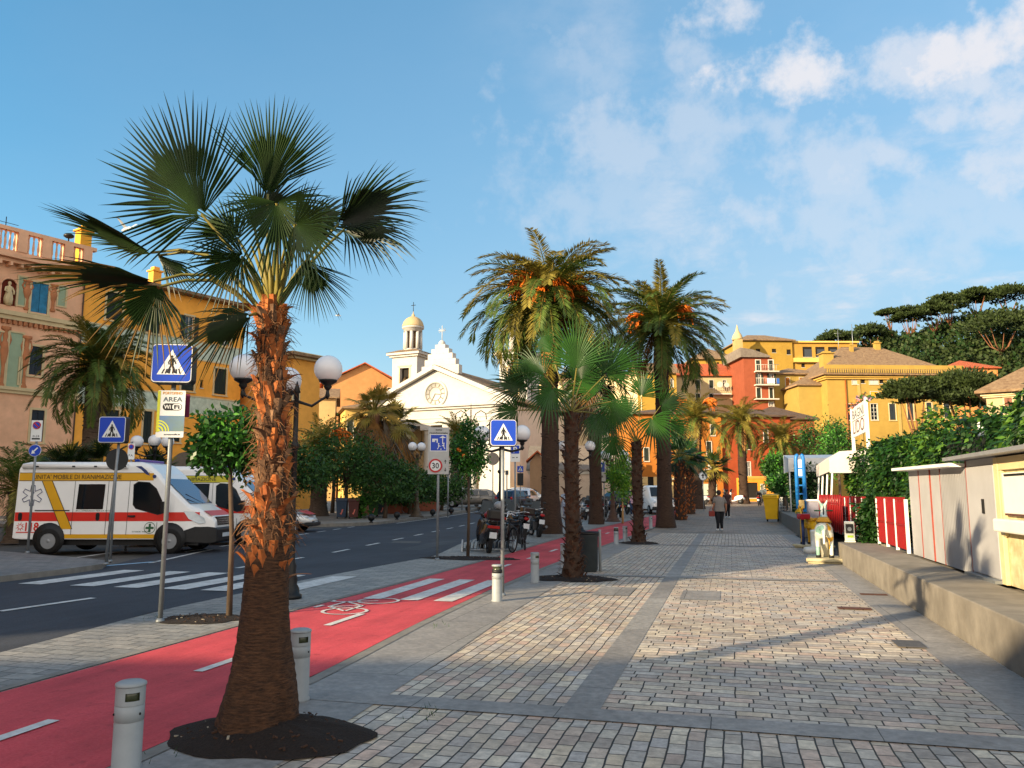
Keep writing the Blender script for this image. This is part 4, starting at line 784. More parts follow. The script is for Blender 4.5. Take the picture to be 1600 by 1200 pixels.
def fan(b, q, hub, d, nrm, rad, span, n=40, droop=.2, m=0, mt=None, cup=.12, split=.40, wk=.86, fold=.5):
    d = Vector(d).normalized(); nrm = Vector(nrm); nrm = (nrm-d*nrm.dot(d)).normalized(); side = nrm.cross(d)
    st = (.04, split*.55, split, split+.05, split+(1-split)*.55, 1.0); da = span/n
    for i in range(n):
        a = -span/2+span*(i+.5+q.uniform(-.22, .22))/n; v = (d*cos(a)+side*sin(a)+nrm*cup*abs(a)*.6).normalized(); sv = (side*cos(a)-d*sin(a))
        L = rad*(.60+.30*cos(a*.8))*q.uniform(.9, 1.08); hb = hub+d*rad*.16*max(0, cos(a)); dr = droop*q.uniform(.5, 1.7); tw = q.uniform(-.06, .06); vs = []
        for t in st:
            p = hub.lerp(hb, min(1, t/.28))+v*L*t-ZU*dr*L*max(0, t-.35)**2+sv*tw*L*max(0, t-split)**1.5
            wv = (L*t+rad*.05)*tan(da/2)*1.05 if t <= split else wk*L*split*tan(da/2)*(1.001-((t-split)/(1-split))**1.7)
            up = nrm*wv*fold*1.6
            vs += [p-sv*wv-up*.5, p+up*.5, p+sv*wv-up*.5]
        b.add(vs, [f for k in range(len(st)-1) for f in ((k*3, k*3+1, k*3+4, k*3+3), (k*3+1, k*3+2, k*3+5, k*3+4))], m)
        if mt is not None:
            for k in range(1, 5): b.m[-k] = mt if (i*7) % 10 < 4 else m
def petiole(b, q, p0, p1, sag=.1, r=.014, m=2):
    mid = (p0+p1)/2+ZU*sag; b.tube([p0, p0.lerp(mid, .5)+ZU*sag*.2, mid, mid.lerp(p1, .5)+ZU*sag*.15, p1], [r*1.5, r*1.2, r, r*.9, r*.75], 5, m, False)
def boots(b, q, path, rads, n, ln, wd, out=.55, mats=(0, 1), h0=0., h1=1.):
    N_ = len(path)-1
    for i in range(n):
        t = h0+(h1-h0)*(i+q.random()*.5)/n; k = min(N_-1, int(t*N_)); u = t*N_-k; c = path[k].lerp(path[k+1], u); r = rads[k]*(1-u)+rads[k+1]*u
        az = i*2.39996*1.0+q.uniform(-.25, .25); o = Vector((cos(az), sin(az), 0)); s_ = Vector((-sin(az), cos(az), 0)); l = ln*q.uniform(.6, 1.35); w_ = wd*q.uniform(.8, 1.25); th = .012*ln/.2
        e = q.uniform(.55, 1.25) if q.random() < .8 else q.uniform(-.1, .5); rows = []; p = c+o*r*.86-ZU*l*.35; sk = q.uniform(-.35, .35)
        for j in range(5):
            v = j/4; ww = w_*(1-.55*v+.12*sin(v*9+i)); cv = .35*ww
            rows.append([p-s_*ww-o*cv, p+o*th*2, p+s_*ww-o*cv, p+o*-th]); dd = (ZU*sin(e+.35-.55*v)+o*cos(e+.35-.55*v)*out*1.5+s_*sk*v).normalized(); p = p+dd*l/4*1.25
        vs = [x for rw in rows for x in rw]; fs = []
        for j in range(4):
            for x in range(4): fs.append((j*4+x, j*4+(x+1) % 4, j*4+4+(x+1) % 4, j*4+4+x))
        k0 = len(b.f); b.add(vs, fs, mats[2] if len(mats) > 2 and q.random() < .27 else mats[0]); b.add([vs[16], vs[17], vs[18], vs[19]], [(0, 1, 2, 3)], mats[1])
        for z_ in range(k0, k0+16):
            if (z_-k0) % 4 in (2, 3) and q.random() < .6: b.m[z_] = mats[1]
def fibres(b, q, path, rads, n, ln, m=2, h0=0., h1=1.):
    N_ = len(path)-1
    for i in range(n):
        t = q.uniform(h0, h1); k = min(N_-1, int(t*N_)); c = path[k].lerp(path[k+1], t*N_-k); az = q.uniform(0, 6.28); o = Vector((cos(az), sin(az), 0)); p = c+o*rads[k]*1.05
        d = (o*q.uniform(.3, 1)+ZU*q.uniform(-.9, .9)+Vector((q.uniform(-1, 1), q.uniform(-1, 1), 0))*.7).normalized(); l = ln*q.uniform(.4, 1.3)
        b.tube([p, p+d*l*.5, p+d*l-ZU*l*.35], [.003, .0025, .001], 3, m, False)
# ---- the big fan palm in the foreground ------------------------------------------
NF = 5.6
def NA(px, py, df=0.): return A(px, py, NF+df)
nb = NA(404, 1150); npalm = thing('fan_palm', 'large fan palm with shaggy orange-brown trunk in the foreground soil bed', 'palm tree', (nb.x, nb.y, 0))
def rel(p): return p-Vector((nb.x, nb.y, 0))
tp = [(1168, 400, .325), (1150, 400, .30), (1120, 402, .268), (1080, 407, .234), (1040, 410, .203), (1000, 412, .173), (950, 415, .155), (900, 417, .147), (850, 420, .140), (800, 423, .118), (740, 425, .102), (680, 426, .098), (620, 425, .095), (560, 424, .092), (510, 423, .088), (478, 425, .075)]
path = [rel(NA(c, y)) for y, c, r in tp]; path[0].z = -.02; rads = [r for _, _, r in tp]
q = random.Random(3); b = MB()
pp, rr_ = [], []
for i in range(len(path)-1):
    for k in range(7): pp.append(path[i].lerp(path[i+1], k/7)); rr_.append(rads[i]+(rads[i+1]-rads[i])*k/7)
n_ = 48; vs = []
for i, (c, r) in enumerate(zip(pp, rr_)):
    for k in range(n_):
        a = 2*pi*k/n_; s_ = r*(1+.035*sin(3*a+c.z*2)+.02*sin(7*a+c.z*9)+.012*sin(c.z*95+2*sin(a*2))+q.uniform(-.014, .014)); vs.append((c.x+s_*cos(a), c.y+s_*sin(a), c.z))
b.add(vs, [(i*n_+k, i*n_+(k+1) % n_, (i+1)*n_+(k+1) % n_, (i+1)*n_+k) for i in range(len(pp)-1) for k in range(n_)], 0, True)
TRK = M('fan_palm_trunk', '#2e1d12', .95, .5, 26, bump=1., col2='#5c3d26', sx=(.7, .7, 3.2), grime=.5)
ntr = b.build('trunk', TRK, npalm); b = MB()
ip = [i for i, (y, c, r) in enumerate(tp) if y <= 860]; bp_ = path[ip[0]:]; br_ = rads[ip[0]:]
boots(b, q, bp_, br_, 180, .115, .046, .26, (0, 1, 3), h1=.98); fibres(b, q, bp_, br_, 1000, .1)
boots(b, q, path[7:9], rads[7:9], 26, .11, .045, .5)
b.build('leaf_bases', [BOOT, CUT, FIBRE, M('weathered_boot', '#5c4030', .9, .4, 8, col2='#85654a')], ntr)
c0 = rel(NA(426, 470))
def nleaf(hx, hy, df, ang, dc, tw, rad, span, droop=.15, n=44, sag=.08, mt=None, cup=.1, px0=None, split=.44, fold=.8):
    q = random.Random(int(hx*7+hy)); b = MB(); hub = rel(NA(hx, hy, df)); d = RT*cos(radians(ang))+UP*sin(radians(ang))+FW*dc; d.normalize()
    nr = -FW; nr = (nr-d*nr.dot(d)).normalized(); s_ = nr.cross(d); nr = nr*cos(radians(tw))+s_*sin(radians(tw))
    fan(b, q, hub, d, nr, rad, radians(span), n, droop, 0, mt, cup, split, .95, fold)
    p0 = rel(NA(*(px0 or (426+(-8 if hx < 426 else 8), 482)))); petiole(b, q, p0, hub+d*.01, sag, .013, 1)
    b.build('frond', [FAN, STALK, FANT], npalm)
nleaf(316, 336, -.15, 128, .1, 14, .90, 180, .06, 50, .05, split=.5)
nleaf(418, 306, .12, 84, .12, -12, .74, 118, .04, 40, .03, split=.5)
nleaf(432, 316, -.25, -75, -.5, 14, .60, 230, .35, 46, .02)
nleaf(528, 350, .0, 30, .2, -66, .72, 150, .3, 42, .06, split=.45)
nleaf(536, 358, .2, -8, -.1, 48, .56, 150, .6, 34, .05)
nleaf(478, 405, -.12, -68, -.2, 20, .44, 120, .2, 34, .04)
nleaf(238, 396, .05, 156, -.1, 74, .74, 130, .12, 36, .2, px0=(408, 486))
nleaf(246, 398, .1, -40, .1, 50, .36, 90, .5, 16, .2, px0=(408, 486))
nleaf(242, 440, -.25, 174, -.3, 78, .82, 130, .2, 38, .17, mt=2, px0=(405, 492))
nleaf(250, 446, -.3, -110, -.4, 25, .52, 140, .5, 26, .15, mt=2, px0=(405, 492))
nleaf(392, 492, -.2, 208, -.3, 66, .56, 150, .6, 36, .02, mt=2, px0=(412, 496))
nleaf(372, 372, .25, 150, .2, -30, .5, 170, .2, 36, .05)
nleaf(395, 350, .4, 60, .3, 20, .58, 170, .2, 40, .05)
nleaf(470, 360, .45, 40, .5, 30, .55, 190, .3, 40, .05)
nleaf(380, 400, -.35, 215, -.5, 20, .42, 200, .4, 36, .03)
nleaf(460, 350, -.4, -25, -.6, -15, .5, 190, .35, 40, .04)
b = MB()
for k in range(9): a = k*2.4; b.tube([rel(NA(426, 500)), rel(NA(426+6*cos(a), 440))+Vector((cos(a), sin(a), 0))*.03, rel(NA(426+14*cos(a), 385))+Vector((cos(a), sin(a), 0))*.09], [.03, .018, .008], 5)
b.build('spear_leaves', STALK, npalm)
# ---- smaller fan palms ----------------------------------------------------------
def fanpalm(label, loc, H, r, leaves, seed, group=None, boot=(60, .14, .05), skirt=0, nblade=26, mats=None, flare=1.6, bark=None, lean=(0, 0), rad=.6, pet=.6, skl=1.4, shag=1.0, e=(-.6, 1.4), tr_bark=None):
    q = random.Random(seed); t = thing('fan_palm', label, 'palm tree', loc, 0, group); N_ = 12; path = [Vector((lean[0]*(k/N_)**2, lean[1]*(k/N_)**2, H*k/N_)) for k in range(N_+1)]; rads = [r*(1+(flare-1)*max(0, 1-k/N_*3.5)**1.4) for k in range(N_+1)]
    b = MB(); trunk_palm(b, H, r, q, 12, 24, flare, lean, .06)
    if boot: boots(b, q, path, rads, boot[0], boot[1], boot[2], .7*shag, (1, 2)); fibres(b, q, path, rads, boot[0]*2, boot[1]*.9, 3)
    b.build('trunk', [tr_bark or BARK, bark or M('dark_boot', '#341c10', .9, .4, 9, col2='#4f3020'), M('old_cut_face', '#5e4230', .9, .35, 8), FIBRE], t); b = MB(); top = path[-1]
    if isinstance(leaves, int):
        for i in range(leaves):
            u = i/leaves; el = e[1]-(e[1]-e[0])*u+q.uniform(-.12, .12); az = i*2.39996+q.uniform(-.3, .3); d = Vector((cos(az)*cos(el), sin(az)*cos(el), sin(el))); hub = top+d*pet*q.uniform(.8, 1.15)
            petiole(b, q, top, hub, .05, r*.14, 1); d2 = (d-ZU*.45*(1-sin(max(0, el)))).normalized(); nr = Vector((-cos(az)*sin(el), -sin(az)*sin(el), cos(el)))
            fan(b, q, hub, d2, nr+Vector((q.uniform(-.4, .4), q.uniform(-.4, .4), 0)), rad*q.uniform(.85, 1.1), radians(q.uniform(150, 230)), nblade, q.uniform(.25, .7), 0 if q.random() < .75 else 2, None, .12, .45)
    else:
        f_ = fwd(Vector(loc)); kpx = f_/1250
        for (dx, dy, df, ang, dc, tw, rd, span, dr) in leaves:
            hub = top+RT*dx*kpx+UP*dy*kpx+FW*df; d = (RT*cos(radians(ang))+UP*sin(radians(ang))+FW*dc).normalized(); nr = -FW; nr = (nr-d*nr.dot(d)).normalized(); s_ = nr.cross(d)
            petiole(b, q, top, hub, .03, .016, 1); fan(b, q, hub, d, nr*cos(radians(tw))+s_*sin(radians(tw)), rd*kpx, radians(span), nblade, dr, 0, None, .1, .48)
    b.build('crown', mats or [FANB, STALK, FAN], t)
    if skirt:
        b = MB()
        for i in range(skirt): az = i*2.39996; hub = top+Vector((cos(az)*r*1.6, sin(az)*r*1.6, -skl*.55*q.random()-.1)); fan(b, q, hub, Vector((cos(az)*.3, sin(az)*.3, -1)), Vector((cos(az), sin(az), .3)), skl*q.uniform(.5, .8), radians(q.uniform(60, 110)), 12, .1, 0 if q.random() < .7 else 1, None, .1, .4)
        b.build('dead_skirt', [PALMD, M('grey_dead_frond', '#5c5347', .9, .3, 3)] , t)
    return t
def topz(p, py): return _hz(p, py)-p.z
p = V(-2.93, 15.3); H = topz(p, 645)
fanpalm('young fan palm with shaggy trunk and bright upright fan, beside the litter bin', p, H, .135, [(8, 70, -.1, 92, -.05, 5, 82, 165, .06), (-68, 38, .2, 168, -.1, 30, 66, 190, .3), (-40, 60, .1, 150, .1, -35, 68, 170, .45), (-30, 40, -.35, 240, -.4, 10, 62, 220, .35), (56, 60, .2, 50, .1, 15, 75, 170, .2), (62, 18, -.1, -60, -.1, -20, 60, 170, .5), (-84, 4, 0, 190, -.2, 25, 52, 180, .45), (20, 50, .5, 70, .3, 0, 70, 190, .2), (40, -2, .3, -75, -.2, 30, 45, 160, .4), (-30, 95, .4, 120, .3, 40, 50, 120, .2)], 11, 'fan palms along the promenade', (170, .12, .06), nblade=30, flare=1.75)
p = V(-2.93, 26.8); H = topz(p, 690)
fanpalm('fan palm with drooping fans beside two bollards, in front of the second canary palm', p, H, .17, [(-10, 40, 0, 110, 0, 0, 42, 170, .3), (22, 38, -.2, -70, -.3, 0, 52, 200, .4), (-52, 42, .2, -95, -.1, 10, 50, 150, .4), (-25, 60, .2, 200, .1, 20, 52, 180, .5), (40, 55, .3, 20, .1, -20, 50, 180, .4), (-36, 10, -.1, -95, 0, 0, 48, 160, .5), (52, 30, .1, -30, 0, 25, 45, 170, .5), (10, 70, .3, 75, .2, 0, 50, 170, .2), (-60, 75, .3, 140, .2, 0, 50, 170, .3)], 12, 'fan palms along the promenade', (150, .14, .075), nblade=24, flare=1.7)
p = V(-6.92, 42.9, terrain(V(-6.92, 42.9))); H = topz(p, 585)
fanpalm('tall fan palm with orange dead skirt between the two big canary palms', p, H, .33, 26, 13, None, (60, .2, .08), 46, 18, [FAN, STALK, FANB], 1.4, None, (0, 0), 1.25, 1.2, 3.2)
for (bx, by, ty, lab, sd, rr_) in ((1064, 812, 718, 'short orange-trunked fan palm, nearest of the far promenade trio', 14, .33), (1079, 803, 720, 'short orange-trunked fan palm, second of the far promenade trio', 15, .3)):
    p = G(bx, by); fanpalm(lab, p, topz(p, ty), rr_, 22, sd, 'short fan palms at the promenade end', (110, .24, .09), 0, 16, [FANB, STALK, FAN], 1.1, BOOT, (0, 0), .95, .85)
p = G(1113, 787); fanpalm('small leaning fan palm with bulging trunk before the orange house', p, topz(p, 735), .38, 22, 16, None, (26, .3, .1), 0, 14, [FAN, STALK, PALM2], 1.0, None, (.2, 0), 1.3, .9)
# ---- canary palms ---------------------------------------------------------------
p = V(-7.1, 32.4); H = topz(p, 475)
canary('tallest canary palm with many orange fruit clusters beside the parked motorcycles', p, H, .36, 4.5, 120, 21, (1.25, 2.1), 60, .03, .62, 'canary palms along the promenade', 8, .42, 6, (-.55, 1.38), BARK)
p = V(-3.06, 40); H = topz(p, 510)
canary('tall canary palm with a dense dark crown on the promenade edge', p, H, .35, 4.2, 104, 22, (.9, 1.7), 58, .03, .58, 'canary palms along the promenade', 2, .25, 3, (-.6, 1.4), BARK)
p = base(140, 33); H = topz(p, 575)
canary('dark canary palm behind the ambulance, before the palazzo', p, H, .42, 3.1, 96, 23, (1.0, 1.8), 54, .024, .46, None, 0, .18, 0, (-.6, 1.5))
p = base(1090, 66); canary('canary palm with feathery olive crown behind the far fan palms', p, topz(p, 655), .42, 3.6, 50, 24, (.8, 1.6), 40, .03, .55, 'far canary palms', 2, .95, 4, (-.4, 1.45), BARK)
p = base(1162, 78); canary('canary palm with slim straight trunk in front of the orange house corner', p, topz(p, 660), .42, 4.0, 54, 25, (.9, 1.7), 40, .035, .6, 'far canary palms', 0, .85, 6, (-.6, 1.4), BARK)
p = base(1224, 80); canary('canary palm with low drooping crown before the red-brown house', p, topz(p, 690), .42, 4.2, 56, 26, (1.1, 1.9), 40, .035, .6, 'far canary palms', 0, .75, 4, (-.5, 1.45), BARK)
p = V(-24.9, 45.8, .21); canary('stout canary palm with knobbly trunk behind the third ambulance', p, topz(p, 700), .5, 2.9, 40, 27, (.9, 1.7), 40, .022, .45, None, 1, .8, 8, (-.5, 1.45))
p = base(575, 53); p.z += .12; fanpalm('fan palm with sunlit orange leaf skirt left of the church', p, topz(p, 645), .42, 26, 28, None, None, 34, 18, [leafmat('sunlit_frond_tint', '#8a7028', '#b89a48', .5), STALK, PALM2], 1.2, None, (.3, 0), 1.15, 1.1, 2.0, tr_bark=M('smooth_palm_bark', '#8a6248', .9, .25, 8, bump=.5, sx=(1, 1, 4)))  # golden frond colour stands in for sunlight on this crown
p = base(614, 58); p.z += .12; fanpalm('fan palm with long grey skirt of dead leaves beside the church portico', p, topz(p, 665), .5, 24, 29, None, None, 60, 16, [PALM2, STALK, FAN], 1.1, None, (0, 0), 1.2, 1.0, 4.2)
p = base(712, 72); canary('small canary palm crown in front of the church facade', p, topz(p, 678), .45, 2.9, 34, 30, (.9, 1.6), 34, .03, .5, None, 0, .7, 3, (-.3, 1.45))
p = base(30, 27); canary('low arching palm shrub at the left edge behind the ambulance', p, 1.7, .3, 2.6, 44, 31, (1.2, 2.0), 40, .018, .4, 'palm shrubs behind the ambulances', 0, .1, 0, (-.3, 1.5), bush=True)
p = base(70, 34); canary('dark bushy palm shrub beyond the no parking sign', p, 2.2, .3, 2.6, 40, 32, (1.2, 2.0), 40, .018, .4, 'palm shrubs behind the ambulances', 0, .1, 0, (-.5, 1.5), bush=True)
def shrubfan(label, px, f, H, n, rad, pet, seed):
    p = base(px, f); return fanpalm(label, p, H, .2, n, seed, 'low fan palms behind the ambulances', None, 0, 18, [FAN, STALK, PALM2], 1., None, (0, 0), rad, pet, e=(-.5, 1.5))
shrubfan('spiky low fan palm with olive leaves above the rear of the ambulance', 105, 30, 2.3, 26, .8, .7, 33); shrubfan('dark low fan palm behind the round sign back', 152, 31, 2.6, 24, .75, .6, 34); shrubfan('olive low fan palm under the three globe lamps', 238, 33, 2.2, 26, .8, .7, 35)
# ---- leafy trees -------------------------------------------------------------------
def leaves(b, q, c, rad, n, s, nm=2, clumps=26, spread=.3, droop=.3, shell=.55, w=None):
    c = Vector(c); cs = []
    for i in range(clumps):
        d = Vector((q.gauss(0, 1), q.gauss(0, 1), q.gauss(0, 1))).normalized(); k = shell+(1-shell)*q.random()**.6; cs.append((d, k, q.randrange(nm)))
    for i in range(n):
        d, k, m = cs[i % clumps]; o = Vector((q.gauss(0, spread), q.gauss(0, spread), q.gauss(0, spread))); p = d*k+o; p = Vector((p.x*rad[0], p.y*rad[1], p.z*rad[2]))+c
        v = (d*.6+Vector((q.uniform(-1, 1), q.uniform(-1, 1), q.uniform(-1, 1)))-ZU*droop).normalized(); s_ = v.cross(Vector((q.uniform(-1, 1), q.uniform(-1, 1), q.uniform(-.3, 1)))); s_ = s_.normalized() if s_.length > .05 else Vector((1, 0, 0))
        L = s*q.uniform(.7, 1.3); W_ = (w or s*.27)*q.uniform(.8, 1.2)
        b.add([p, p+v*L*.45+s_*W_, p+v*L, p+v*L*.45-s_*W_], [(0, 1, 2, 3)], m if q.random() < .8 else q.randrange(nm))
L1 = leafmat('citrus_leaf', '#183a12', '#336626', .38); L2 = leafmat('citrus_leaf_bright', '#357024', '#5f9c3a', .38); L3 = leafmat('hedge_leaf', '#1d3b16', '#386026', .5, .18); L4 = leafmat('holm_leaf', '#2a4a1a', '#4f7530', .5); LY = leafmat('young_leaf', '#5d8f22', '#8fbf3a', .45); PN = leafmat('pine_needle', '#15240d', '#3a4a1c', .7, .1, .4); PN2 = leafmat('pine_needle_pale', '#26361a', '#44532a', .7, .1, .4); IV = leafmat('ivy_leaf', '#11300c', '#264f18', .5, .12); IV2 = leafmat('ivy_leaf_light', '#35601a', '#5f842c', .5, .15)  # second needle tone is a paler green, mixed in by clump
def tree(label, cat, p, Hc, rad, n, s, mats, seed, tr=.05, H0=None, group=None, name='street_tree', limbs=5, clumps=28, lean=(0, 0), fruit=0, spread=.3, stem_col=None):
    q = random.Random(seed); t = thing(name, label, cat, p, 0, group); b = MB(); c = Vector((lean[0], lean[1], Hc)); f = c-ZU*rad[2]*.75
    b.tube([(0, 0, -.05), Vector((lean[0]*.3+tr*.5, lean[1]*.3, f.z*.5)), f], [tr*1.3, tr, tr*.85], 8)
    for k in range(limbs): a = k*2.4; e = f+Vector((cos(a)*rad[0]*.65, sin(a)*rad[1]*.65, rad[2]*q.uniform(.5, 1.3))); b.tube([f-ZU*rad[2]*.1, f.lerp(e, .45)+ZU*rad[2]*.05, e], [tr*.6, tr*.4, tr*.12], 5)
    b.build('trunk', stem_col or WOOD, t); b = MB(); leaves(b, q, c, rad, n, s, len(mats), clumps, spread); b.build('crown', mats, t)
    for k in range(fruit): d = Vector((q.gauss(0, 1), q.gauss(0, 1)-1, q.gauss(0, 1)-.3)).normalized(); MB().sphere((c.x+d.x*rad[0]*.95, c.y+d.y*rad[1]*.95, c.z+d.z*rad[2]*.9), .045, 10).build('orange', FRUIT, t)
    return t
p = G(358, 966); tree('small round citrus tree between the crossing sign and the big palm', 'tree', p, _hz(p, 684), (.44, .44, .43), 3600, .095, [L1, L1, L1, L2], 41, .032, group='citrus street trees', clumps=46, spread=.2, lean=(-.1, 0))
p = G(731, 871); tree('slim citrus tree with oranges beside the thirty speed limit sign', 'tree', p, _hz(p, 706), (.42, .42, .66), 3600, .09, [L1, L1, L2], 42, .035, group='citrus street trees', fruit=3, clumps=40, spread=.22)
p = base(972, 44); tree('young bright green tree tied to a stake by the motorcycles', 'tree', p, _hz(p, 745), (.62, .62, .95), 2600, .15, [LY, L2], 43, .05, clumps=30, spread=.28, stem_col=M('pale_stake', '#a98a58', .8, .2, 6))
for i, (px, f, cy, rx, rz_, lab) in enumerate(((455, 44, 735, 1.7, 1.2, 'dense dark pruned tree behind the big palm trunk'), (540, 49, 722, 2.0, 1.5, 'dense pruned tree above the blue and brown wheelie bins'), (520, 56, 705, 2.2, 1.7, 'dark pruned tree behind the stout canary palm'), (602, 48, 752, 1.9, 1.2, 'pruned tree over the green wheelie bin and planters'), (640, 54, 758, 1.8, 1.1, 'pruned tree behind the double globe lamp'), (690, 60, 760, 1.9, 1.0, 'low pruned tree with forked trunk behind the grey car'), (585, 62, 738, 2.4, 1.6, 'far pruned tree between the skirted palms'))):
    p = base(px, f); p.z += .1; zc = _hz(p, cy)-p.z; tree(lab, 'tree', p, zc, (rx, rx*.9, rz_), 4200, .2, [L3, L3, L4], 50+i, .12, group='pruned trees on the square', clumps=50, spread=.22, limbs=8)
for i, (px, f, cy, rx, rz_, lab) in enumerate(((1289, 72, 690, 1.7, 1.9, 'leafy green tree left of the white sign, before the yellow houses'), (1312, 66, 700, 1.1, 1.9, 'narrow climbing tree against the yellow wall by the sign'), (1213, 62, 728, .75, .8, 'small round shrub tree beside the white canopy'), (1225, 56, 752, .9, .9, 'dark leafy shrub below the white canopy edge'))):
    p = base(px, f); zc = _hz(p, cy)-p.z; tree(lab, 'tree', p, zc, (rx, rx*.9, rz_), 3000, .22, [IV, L3, L2], 60+i, .1, clumps=36, spread=.24)
# ---- umbrella pines -------------------------------------------------------------------
def pine(label, p, H, rx, rz_, n, s, seed, group=None, lean=(0, 0), tr=.35, cat='pine tree', mats=None, clumps=60):
    q = random.Random(seed); t = thing('umbrella_pine', label, cat, p, 0, group); b = MB(); top = Vector((lean[0], lean[1], H-rz_*1.2)); f = top*.62
    b.tube([(0, 0, -.5), f*.5+Vector((tr*.6, 0, 0)), f], [tr*1.2, tr, tr*.85], 8)
    for k in range(7): a = k*2.4+seed; e = Vector((lean[0]+cos(a)*rx*q.uniform(.35, .75), lean[1]+sin(a)*rx*q.uniform(.35, .75), H-rz_*q.uniform(.7, 1.1))); b.tube([f, f.lerp(e, .5)-ZU*rz_*.25, e], [tr*.55, tr*.35, tr*.12], 5)
    b.build('trunk', M('pine_bark', '#7a5138', .95, .35, 2.2, bump=.6), t); b = MB()
    cs = []
    for i in range(clumps):
        a = q.uniform(0, 6.28); r = sqrt(q.random()); cs.append(Vector((lean[0]+rx*r*cos(a), lean[1]+rx*r*sin(a), H-rz_+rz_*.8*sqrt(max(0, 1-r*r))-.25*rz_*q.random())))
    for i in range(n):
        c = cs[i % clumps]; m = 0 if (i % clumps) % 3 else 1; d = Vector((q.gauss(0, 1), q.gauss(0, 1), abs(q.gauss(0, .8)))); cr = rx*.17; pnt = c+Vector((d.x*cr, d.y*cr, d.z*cr*.6)); v = (d+Vector((q.uniform(-1, 1), q.uniform(-1, 1), q.uniform(0, 1.2)))).normalized(); s_ = v.cross(Vector((q.uniform(-1, 1), q.uniform(-1, 1), q.uniform(-1, 1)))).normalized(); L = s*q.uniform(.7, 1.3)
        b.add([pnt, pnt+v*L*.5+s_*L*.3, pnt+v*L, pnt+v*L*.5-s_*L*.3], [(0, 1, 2, 3)], m)
    b.build('crown', mats or [PN, PN2], t); return t
p = base(1446, 100); pine('left umbrella pine with spreading limbs in front of the yellow villa', p, _hz(p, 586)-p.z, 3.3, 3.4, 9000, .42, 71, 'umbrella pines before the villa', (-.6, 0), .3)
p = base(1517, 102); pine('right umbrella pine with wide dense crown in front of the yellow villa', p, _hz(p, 575)-p.z, 4.5, 4.4, 14000, .42, 72, 'umbrella pines before the villa', (.3, 0), .38, clumps=90)
# ---- wooded hill ---------------------------------------------------------------------
def hillz(r, f):
    def ss(a, b_, x): t = min(1, max(0, (x-a)/(b_-a))); return t*t*(3-2*t)
    return 50*ss(70, 128, r-.12*(f-250))*ss(175, 268, f)*(1+.32*ss(120, 230, r))*(1-.0*f)+2*sin(r*.13)*ss(180, 240, f)
b = MB(); nr_, nf_ = 60, 40; vs = []
for j in range(nf_+1):
    for i in range(nr_+1): r = 20+i*7; f = 178+j*6; q_ = W(r, f, hillz(r, f)-2); vs.append(q_)
b.add(vs, [(j*(nr_+1)+i, j*(nr_+1)+i+1, (j+1)*(nr_+1)+i+1, (j+1)*(nr_+1)+i) for j in range(nf_) for i in range(nr_)], 0, True); tag(b.build('hill', M('hill_scrub', '#1f2a12', .95, .4, .2)), kind='structure')
q = random.Random(80); b = MB()
for i in range(1500):                                         # the wood on the slope
    f = q.uniform(196, 285); r = f*q.uniform(.375, .70); z = hillz(r, f)
    if z < 14: continue
    c = W(r, f, z+q.uniform(2, 5.5)); s0 = q.uniform(1.6, 3.2); m = q.randrange(3)
    for k in range(26):
        d = Vector((q.gauss(0, 1), q.gauss(0, 1), q.gauss(0, .8)+.2)); pnt = c+d*s0*.55; v = (d+Vector((q.uniform(-1, 1), q.uniform(-1, 1), q.uniform(-1, 1)))).normalized(); s_ = v.cross(Vector((q.uniform(-1, 1), q.uniform(-1, 1), q.uniform(-1, 1)))).normalized(); L = q.uniform(.8, 1.7)
        b.add([pnt, pnt+v*L*.5+s_*L*.34, pnt+v*L, pnt+v*L*.5-s_*L*.34], [(0, 1, 2, 3)], m)
o = b.build('hillside_wood', [PN, PN2, leafmat('wood_leaf', '#16290f', '#2b4a1c', .6, .1)]); tag(o, 'dense dark green wood covering the hill behind the villa', 'wood', kind='stuff')
for i, (px, py, f, rx, rz_, lab) in enumerate(((1413, 484, 262, 2.6, 1.8, 'small slim pine standing clear at the left of the hill skyline'), (1440, 478, 258, 4.8, 5, 'pine with domed crown on the hill beside the slim small pine'), (1474, 470, 260, 4.6, 5, 'broad pine in the middle of the hilltop row'), (1508, 459, 262, 4.8, 4.5, 'pine with flat crown against the sky on the hilltop'), (1548, 450, 264, 5, 4.8, 'flat-topped pine, second from the right edge on the hilltop'), (1596, 447, 262, 6, 5, 'pine cut by the right edge of the hilltop row'), (1328, 517, 250, 5.5, 4.5, 'low rounded pine at the left foot of the hill skyline'), (1375, 508, 255, 6, 5, 'rounded dark pine left of the slim small pine'), (1578, 490, 236, 9, 6, 'large nearer pine with bare trunk on the slope at the right'))):
    zt = A(px, py, f).z; p = W((px-800)/1250*f*.9915, f); p = A(px, HOR, f); g = hillz(rgt(p), f)-2; p.z = min(g, zt-6); pine(lab, p, zt-p.z, rx, rz_, 3600, .9, 90+i, 'pines on the hill', ((i % 3-1)*1.2, 0), .45, clumps=40)
